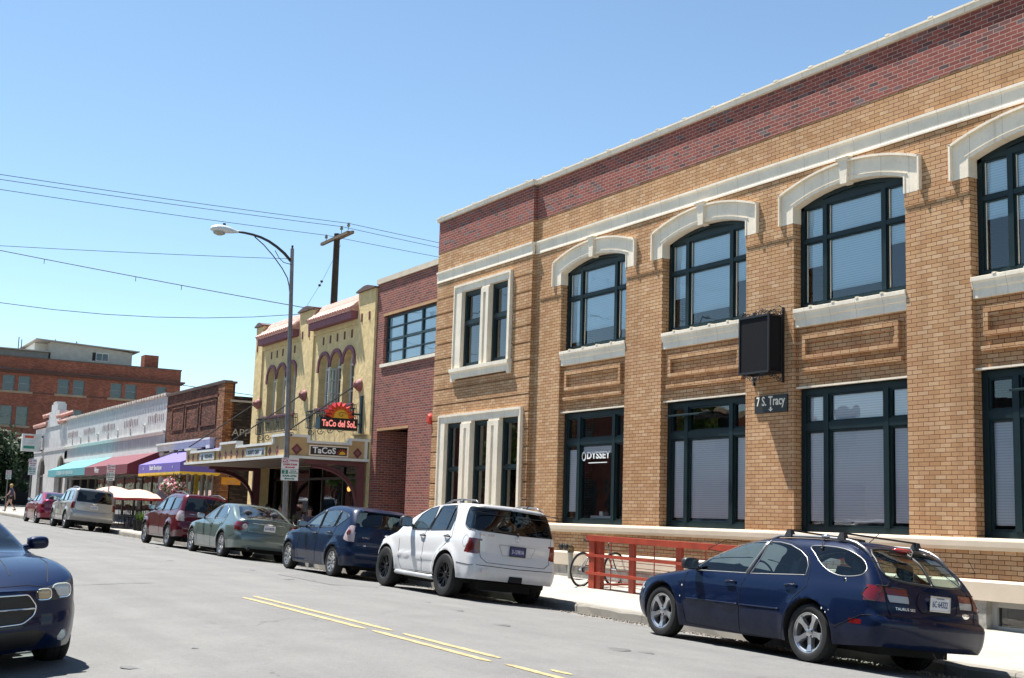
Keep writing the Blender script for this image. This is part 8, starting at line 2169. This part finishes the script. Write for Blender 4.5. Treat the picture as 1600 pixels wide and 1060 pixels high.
def table(x, y, label):
    T = thing('cafe_table', (x, y, gz(x, y)), label, 'table', 'black cafe tables'); z = gz(x, y)
    m = MB(); m.lathe([(0, .74), (.38, .74), (.38, .71), (0, .71)], 20, 'z', (x, y, z)); m.build('tabletop', M_BLACK, T)
    for a in (.4, 1.97, 3.54, 5.1): m = MB(); m.tube([(x+.05*math.cos(a), y+.05*math.sin(a), z+.71), (x+.04*math.cos(a), y+.04*math.sin(a), z+.3), (x+.3*math.cos(a), y+.3*math.sin(a), z+.01)], .014, 5); m.build('leg', M_BLACK, T)
def chair(x, y, rz, label, first=[None]):
    if first[0] is None:
        T = thing('cafe_chair', (x, y, gz(x, y)), label, 'chair', 'black metal cafe chairs', rot=(0, 0, rz), local=True)
        m = MB(); m.lathe([(0, .45), (.2, .45), (.21, .43), (0, .43)], 18, 'z'); m.build('seat', M_BLACK, T)
        m = MB(); m.tube([(-.19, -.17, .44), (-.19, -.22, .7), (-.15, -.25, .86), (0, -.26, .9), (.15, -.25, .86), (.19, -.22, .7), (.19, -.17, .44)], .012, 6)
        for k in (-.1, -.03, .04, .11): m.tube([(k, -.2, .45), (k, -.25, .87)], .006, 4)
        m.build('backrest', M_BLACK, T)
        for sx in (1, -1):
            for sy in (1, -1): m = MB(); m.tube([(sx*.14, sy*.14, .44), (sx*.19, sy*.2, 0)], .011, 5); m.build('leg', M_BLACK, T)
        first[0] = T; return T
    return dup_thing(first[0], (x, y, gz(x, y)), label, rz)
for i, (x, y) in enumerate(((13.6, 59.2), (13.8, 55.4), (14.5, 57.2), (14.4, 53.2))):
    table(x, y, ['black table under the umbrella nearest the silver SUV', 'black table under the middle umbrella', 'black table close to the maroon-awning shopfront', 'black table nearest the flower basket'][i])
    for j, a in enumerate((.3, 2.2, 4.1)):
        chair(x+.62*math.cos(a), y+.62*math.sin(a), a+PI/2+rnd.uniform(-.3, .3), 'black bent-metal cafe chair at one of the pavement tables')
FB_ = thing('flower_basket', (14.0, 50.7, 2.4), 'hanging basket of pink and white flowers under the purple awning', 'flowers')
m = MB(); m.lathe([(0, 2.0), (.14, 2.03), (.24, 2.2), (.26, 2.3)], 14, 'z', (14.0, 50.7, 0)); m.build('basket', M_BARK, FB_)
m = MB(); 
for a in (0, 2.1, 4.2): m.tube([(14+.24*math.cos(a), 50.7+.24*math.sin(a), 2.3), (14.0, 50.7, 2.95)], .005, 4)
m.build('hanger', M_BLACK, FB_)
R = random.Random(3)
for nm, mt, n in (('leaves', M_LEAF, 420), ('pink_blossom', plain('petal_pink', (.62, .22, .28), .7, var=.3, scale=40), 420), ('white_blossom', plain('petal_white', (.72, .62, .60), .7), 260)):
    m = MB()
    for i in range(n):
        d = Vector((R.gauss(0, 1), R.gauss(0, 1), R.gauss(0, .8))).normalized()*(R.random()**.35); p = Vector((14.0+d.x*.5, 50.7+d.y*.75, 2.38+d.z*.38-.1*abs(d.y)))
        u = Vector((R.gauss(0, 1), R.gauss(0, 1), R.gauss(0, 1))).normalized(); w_ = u.orthogonal(); s = .05*R.uniform(.6, 1.3); m.face([p-u*s, p+w_*s, p+u*s, p-w_*s])
    m.build(nm, mt, FB_)
for k, (x, y) in enumerate(((13.1, 52.2), (13.1, 51.6))):
    T = thing('planter', (x, y, gz(x, y)), 'dark round planter with spiky plant at the pavement cafe', 'planter', 'dark planters'); z = gz(x, y)
    m = MB(); m.lathe([(0, 0), (.18, 0), (.24, .42), (.2, .42), (.18, .38), (0, .38)], 16, 'z', (x, y, z)); m.build('pot', M_UND, T, smooth=True, autos=.6)
    m = MB()
    for i in range(40): a = R.uniform(0, 2*PI); l = R.uniform(.15, .3); p = Vector((x, y, z+.38)); q = p+Vector((l*math.cos(a), l*math.sin(a), R.uniform(.15, .45))); w_ = Vector((-math.sin(a), math.cos(a), 0))*.02; m.face([p-w_, p+w_, q])
    m.build('leaves', M_LEAF, T)

# ============================================================ people
def skinned(name, verts, edges, rad, mat, parent, root=0, sub=2):
    me = bpy.data.meshes.new(name); me.from_pydata([tuple(v) for v in verts], edges, []); me.update()
    o = bpy.data.objects.new(name, me); COL.objects.link(o)
    md = o.modifiers.new('skin', 'SKIN'); md.use_smooth_shade = True; md.branch_smoothing = .4
    sv = me.skin_vertices[0].data
    for i, r_ in enumerate(rad):
        sv[i].radius = r_ if isinstance(r_, tuple) else (r_, r_); sv[i].use_root = (i == root)
    o.modifiers.new('sub', 'SUBSURF').levels = sub; o.modifiers['sub'].render_levels = sub
    dg = bpy.context.evaluated_depsgraph_get(); dg.update(); m2 = bpy.data.meshes.new_from_object(o.evaluated_get(dg))
    bpy.data.objects.remove(o); m2.materials.clear(); m2.materials.append(mat); m2.name = name
    for p in m2.polygons: p.use_smooth = True
    o = bpy.data.objects.new(name, m2); COL.objects.link(o); o.parent = parent; OFF[o] = Vector((0, 0, 0)); return o
M_SKIN = plain('skin', (.50, .29, .20), .55, var=.06)
def person(loc, rz, J, label, top, bottom, hair, sleeves=.5, shorts=True, group=None, glasses=False, hairlong=.0, skirt=None):
    """J: joint positions in the figure's own frame (x right, y forward, z up)"""
    T = thing('person', loc, label, 'person', group, rot=(0, 0, rz), local=True)
    V = []; E = []; Rr = []
    def add(p, r_, par=None):
        V.append(Vector(p)); Rr.append(r_)
        if par is not None: E.append((par, len(V)-1))
        return len(V)-1
    pv = add(J['pelvis'], (.145, .105)); sp_ = add(Vector(J['pelvis']).lerp(Vector(J['chest']), .5), (.12, .09), pv); ch = add(J['chest'], (.15, .10), sp_); nk = add(J['neck'], .055, ch)
    hd0 = add(Vector(J['head'])-Vector((0, 0, .07)), .062, nk); hd = add(J['head'], (.078, .092), hd0); ht = add(Vector(J['head'])+Vector((0, -.01, .075)), (.062, .072), hd)
    for s in ('l', 'r'):
        sg = -1 if s == 'l' else 1
        sh = add(J['sh_'+s], .055, ch); el = add(J['el_'+s], .040, sh); wr = add(J['wr_'+s], .027, el)
        d = (Vector(J['wr_'+s])-Vector(J['el_'+s])).normalized(); pl = add(Vector(J['wr_'+s])+d*.07, (.036, .018), wr)
        side = d.cross(Vector((0, 1, 0.01))).normalized()
        for q, (o_, l_) in enumerate(((-.026, .062), (-.009, .072), (.009, .068), (.026, .052))):
            base_ = Vector(J['wr_'+s])+d*.10+side*o_; a = add(base_, .0095, pl); b = add(base_+d*l_*.55+Vector((0, .006, 0)), .0085, a); add(base_+d*l_+Vector((0, .018, 0)), .007, b)
        th = add(Vector(J['wr_'+s])+d*.045+side*-.04, .011, wr); add(Vector(J['wr_'+s])+d*.09+side*-.055, .009, th)
        hp = add(J['hip_'+s], .085, pv); kn = add(J['kn_'+s], .052, hp); md_ = add(Vector(J['kn_'+s]).lerp(Vector(J['an_'+s]), .35), .050, kn); an = add(J['an_'+s], .033, md_); add(J['toe_'+s], .028, an)
    body = skinned('body', V, E, Rr, M_SKIN, T)
    def shell(nm, pts, rad, mat, edges=None):
        return skinned(nm, [Vector(p) for p in pts], edges or [(i, i+1) for i in range(len(pts)-1)], rad, mat, T)
    P, C = Vector(J['pelvis']), Vector(J['chest'])
    pts = [P+Vector((0, 0, .0)), P.lerp(C, .5), C, C+Vector((0, 0, .09))]; rad = [(.215, .17), (.20, .16), (.22, .17), (.13, .10)]; ed = [(0, 1), (1, 2), (2, 3)]
    for s in ('l', 'r'):
        i = len(pts); a, b = Vector(J['sh_'+s]), Vector(J['el_'+s]); pts += [a, a.lerp(b, sleeves)]; rad += [.082, .070]; ed += [(2, i), (i, i+1)]
    shell('shirt', pts, rad, top, ed)
    pts = [P+Vector((0, 0, .13)), P-Vector((0, 0, .04))]; rad = [(.20, .16), (.225, .19)]; ed = [(0, 1)]
    for s in ('l', 'r'):
        i = len(pts); a, b = Vector(J['hip_'+s]), Vector(J['kn_'+s]); c = Vector(J['an_'+s]); pts += [a, a.lerp(b, .45)]+([] if shorts else [b, c]); rad += [.15, .13]+([] if shorts else [.07, .055]); ed += [(1, i), (i, i+1)]+([] if shorts else [(i+1, i+2), (i+2, i+3)])
    shell('shorts' if shorts else 'trousers', pts, rad, bottom, ed)
    H = Vector(J['head'])
    m = MB(); m.ball(H+Vector((0, -.018, .035)), .105, 3, (.86, 1.0, .98))
    for v in list(m.b.verts):
        if v.co.y > H.y+.045 and v.co.z < H.z+.055: v.co.y = H.y+.045-(H.z+.055-v.co.z)*.3
        if v.co.z < H.z-.05: v.co.z = H.z-.05-hairlong*(1 if v.co.y < H.y else .3)
    m.build('hair', hair, T, smooth=True)
    m = MB(); m.ball(H+Vector((0, .088, -.005)), .014, 2, (.8, 1.2, 1.3)); m.build('nose', M_SKIN, T, smooth=True)
    m = MB(); m.box(H.x-.022, H.x+.022, H.y+.074, H.y+.082, H.z-.045, H.z-.037); m.build('mouth', plain('lips', (.35, .10, .09), .6), T, bevel=.002)
    for sx in (1, -1):
        m = MB(); m.ball(H+Vector((sx*.079, 0, 0)), .02, 2, (.5, 1, 1.4)); m.build('ear', M_SKIN, T, smooth=True)
        if not glasses: m = MB(); m.ball(H+Vector((sx*.03, .078, .018)), .010, 2); m.build('eye', M_INK, T, smooth=True)
    if glasses:
        m = MB()
        for sx in (1, -1): m.ball(H+Vector((sx*.032, .083, .02)), .026, 2, (1.1, .35, .8))
        m.tube([H+Vector((-.08, .0, .025)), H+Vector((-.06, .078, .025)), H+Vector((.06, .078, .025)), H+Vector((.08, 0, .025))], .004, 4); m.build('sunglasses', M_BLACK, T, smooth=True)
    for s in ('l', 'r'):
        a, t_ = Vector(J['an_'+s]), Vector(J['toe_'+s]); m = MB(); c = a.lerp(t_, .45)
        d = (t_-a); ang = math.atan2(d.x, d.y); m.ball((0, 0, 0), 1, 2, (.045, .14, .04)); bmesh.ops.transform(m.b, matrix=Matrix.Translation(c+Vector((0, 0, -.01))) @ Matrix.Rotation(-ang, 4, 'Z'), verts=m.b.verts); m.build('shoe', M_TRIM, T, smooth=True)
    return T
def walk(): return dict(pelvis=(0, 0, .93), chest=(0, .03, 1.25), neck=(0, .03, 1.43), head=(0, .06, 1.56), sh_l=(-.17, .02, 1.36), el_l=(-.23, .10, 1.10), wr_l=(-.21, .27, .93), sh_r=(.17, .02, 1.36), el_r=(.24, -.13, 1.12), wr_r=(.24, -.16, .87),
    hip_l=(-.09, 0, .86), kn_l=(-.10, -.02, .48), an_l=(-.11, -.32, .16), toe_l=(-.11, -.20, .04), hip_r=(.09, 0, .86), kn_r=(.10, .22, .49), an_r=(.10, .32, .09), toe_r=(.10, .46, .05))
def sit(a=.4): return dict(pelvis=(0, 0, .50), chest=(0, -.02, .84), neck=(0, -.02, 1.02), head=(0, .02, 1.15), sh_l=(-.18, -.02, .95), el_l=(-.25, .08, .70), wr_l=(-.16, .30, .74), sh_r=(.18, -.02, .95), el_r=(.25, .08, .70), wr_r=(.14, .30, .74),
    hip_l=(-.10, .04, .48), kn_l=(-.13, .44, .50), an_l=(-.13, .42, .09), toe_l=(-.13, .56, .05), hip_r=(.10, .04, .48), kn_r=(.13, .44, .50), an_r=(.13, .46, .09), toe_r=(.13, .60, .05))
M_HB = plain('blond_hair', (.42, .28, .11), .7, var=.2, scale=30); M_HD = plain('dark_hair', (.03, .018, .012), .6)
person((13.12, 83.8, gz(13.1, 83.8)), math.radians(70), walk(), 'blond woman in dark patterned top and black shorts walking at the far corner', plain('pattern_top', (.05, .05, .12), .8, var=.6, scale=25), plain('black_shorts', (.012, .012, .014), .8), M_HB, hairlong=.05)
person((14.72, 37.6, gz(14.7, 37.6)), math.radians(165), sit(), 'woman in sunglasses and grey-violet top sitting outside the taco shop', plain('violet_top', (.12, .10, .14), .85), plain('jeans', (.03, .05, .10), .8), M_HD, glasses=True, shorts=False, hairlong=.03)
person((14.6, 39.8, gz(14.6, 39.8)), math.radians(95), sit(), 'seated person in blue patterned shirt, partly hidden by the grey-green saloon', plain('blue_shirt', (.02, .07, .16), .85, var=.6, scale=30), MC['jeans'], plain('brown_hair', (.06, .03, .02), .6), shorts=False)
person((14.5, 40.9, gz(14.5, 40.9)), math.radians(200), sit(), 'seated person in dark blue shirt, left of the leaning street lamp', plain('navy_shirt', (.01, .03, .09), .85), MC['jeans'], M_HD, shorts=False)
for i, (x, y, r_) in enumerate(((14.72, 37.6, 165), (14.6, 39.8, 95), (14.5, 40.9, 200))):
    chair(x, y, math.radians(r_), 'black metal cafe chair under a seated customer outside the taco shop')
table(14.35, 36.9, 'black table in front of the seated woman with sunglasses'); table(14.0, 40.2, 'black table between the two seated customers in blue')
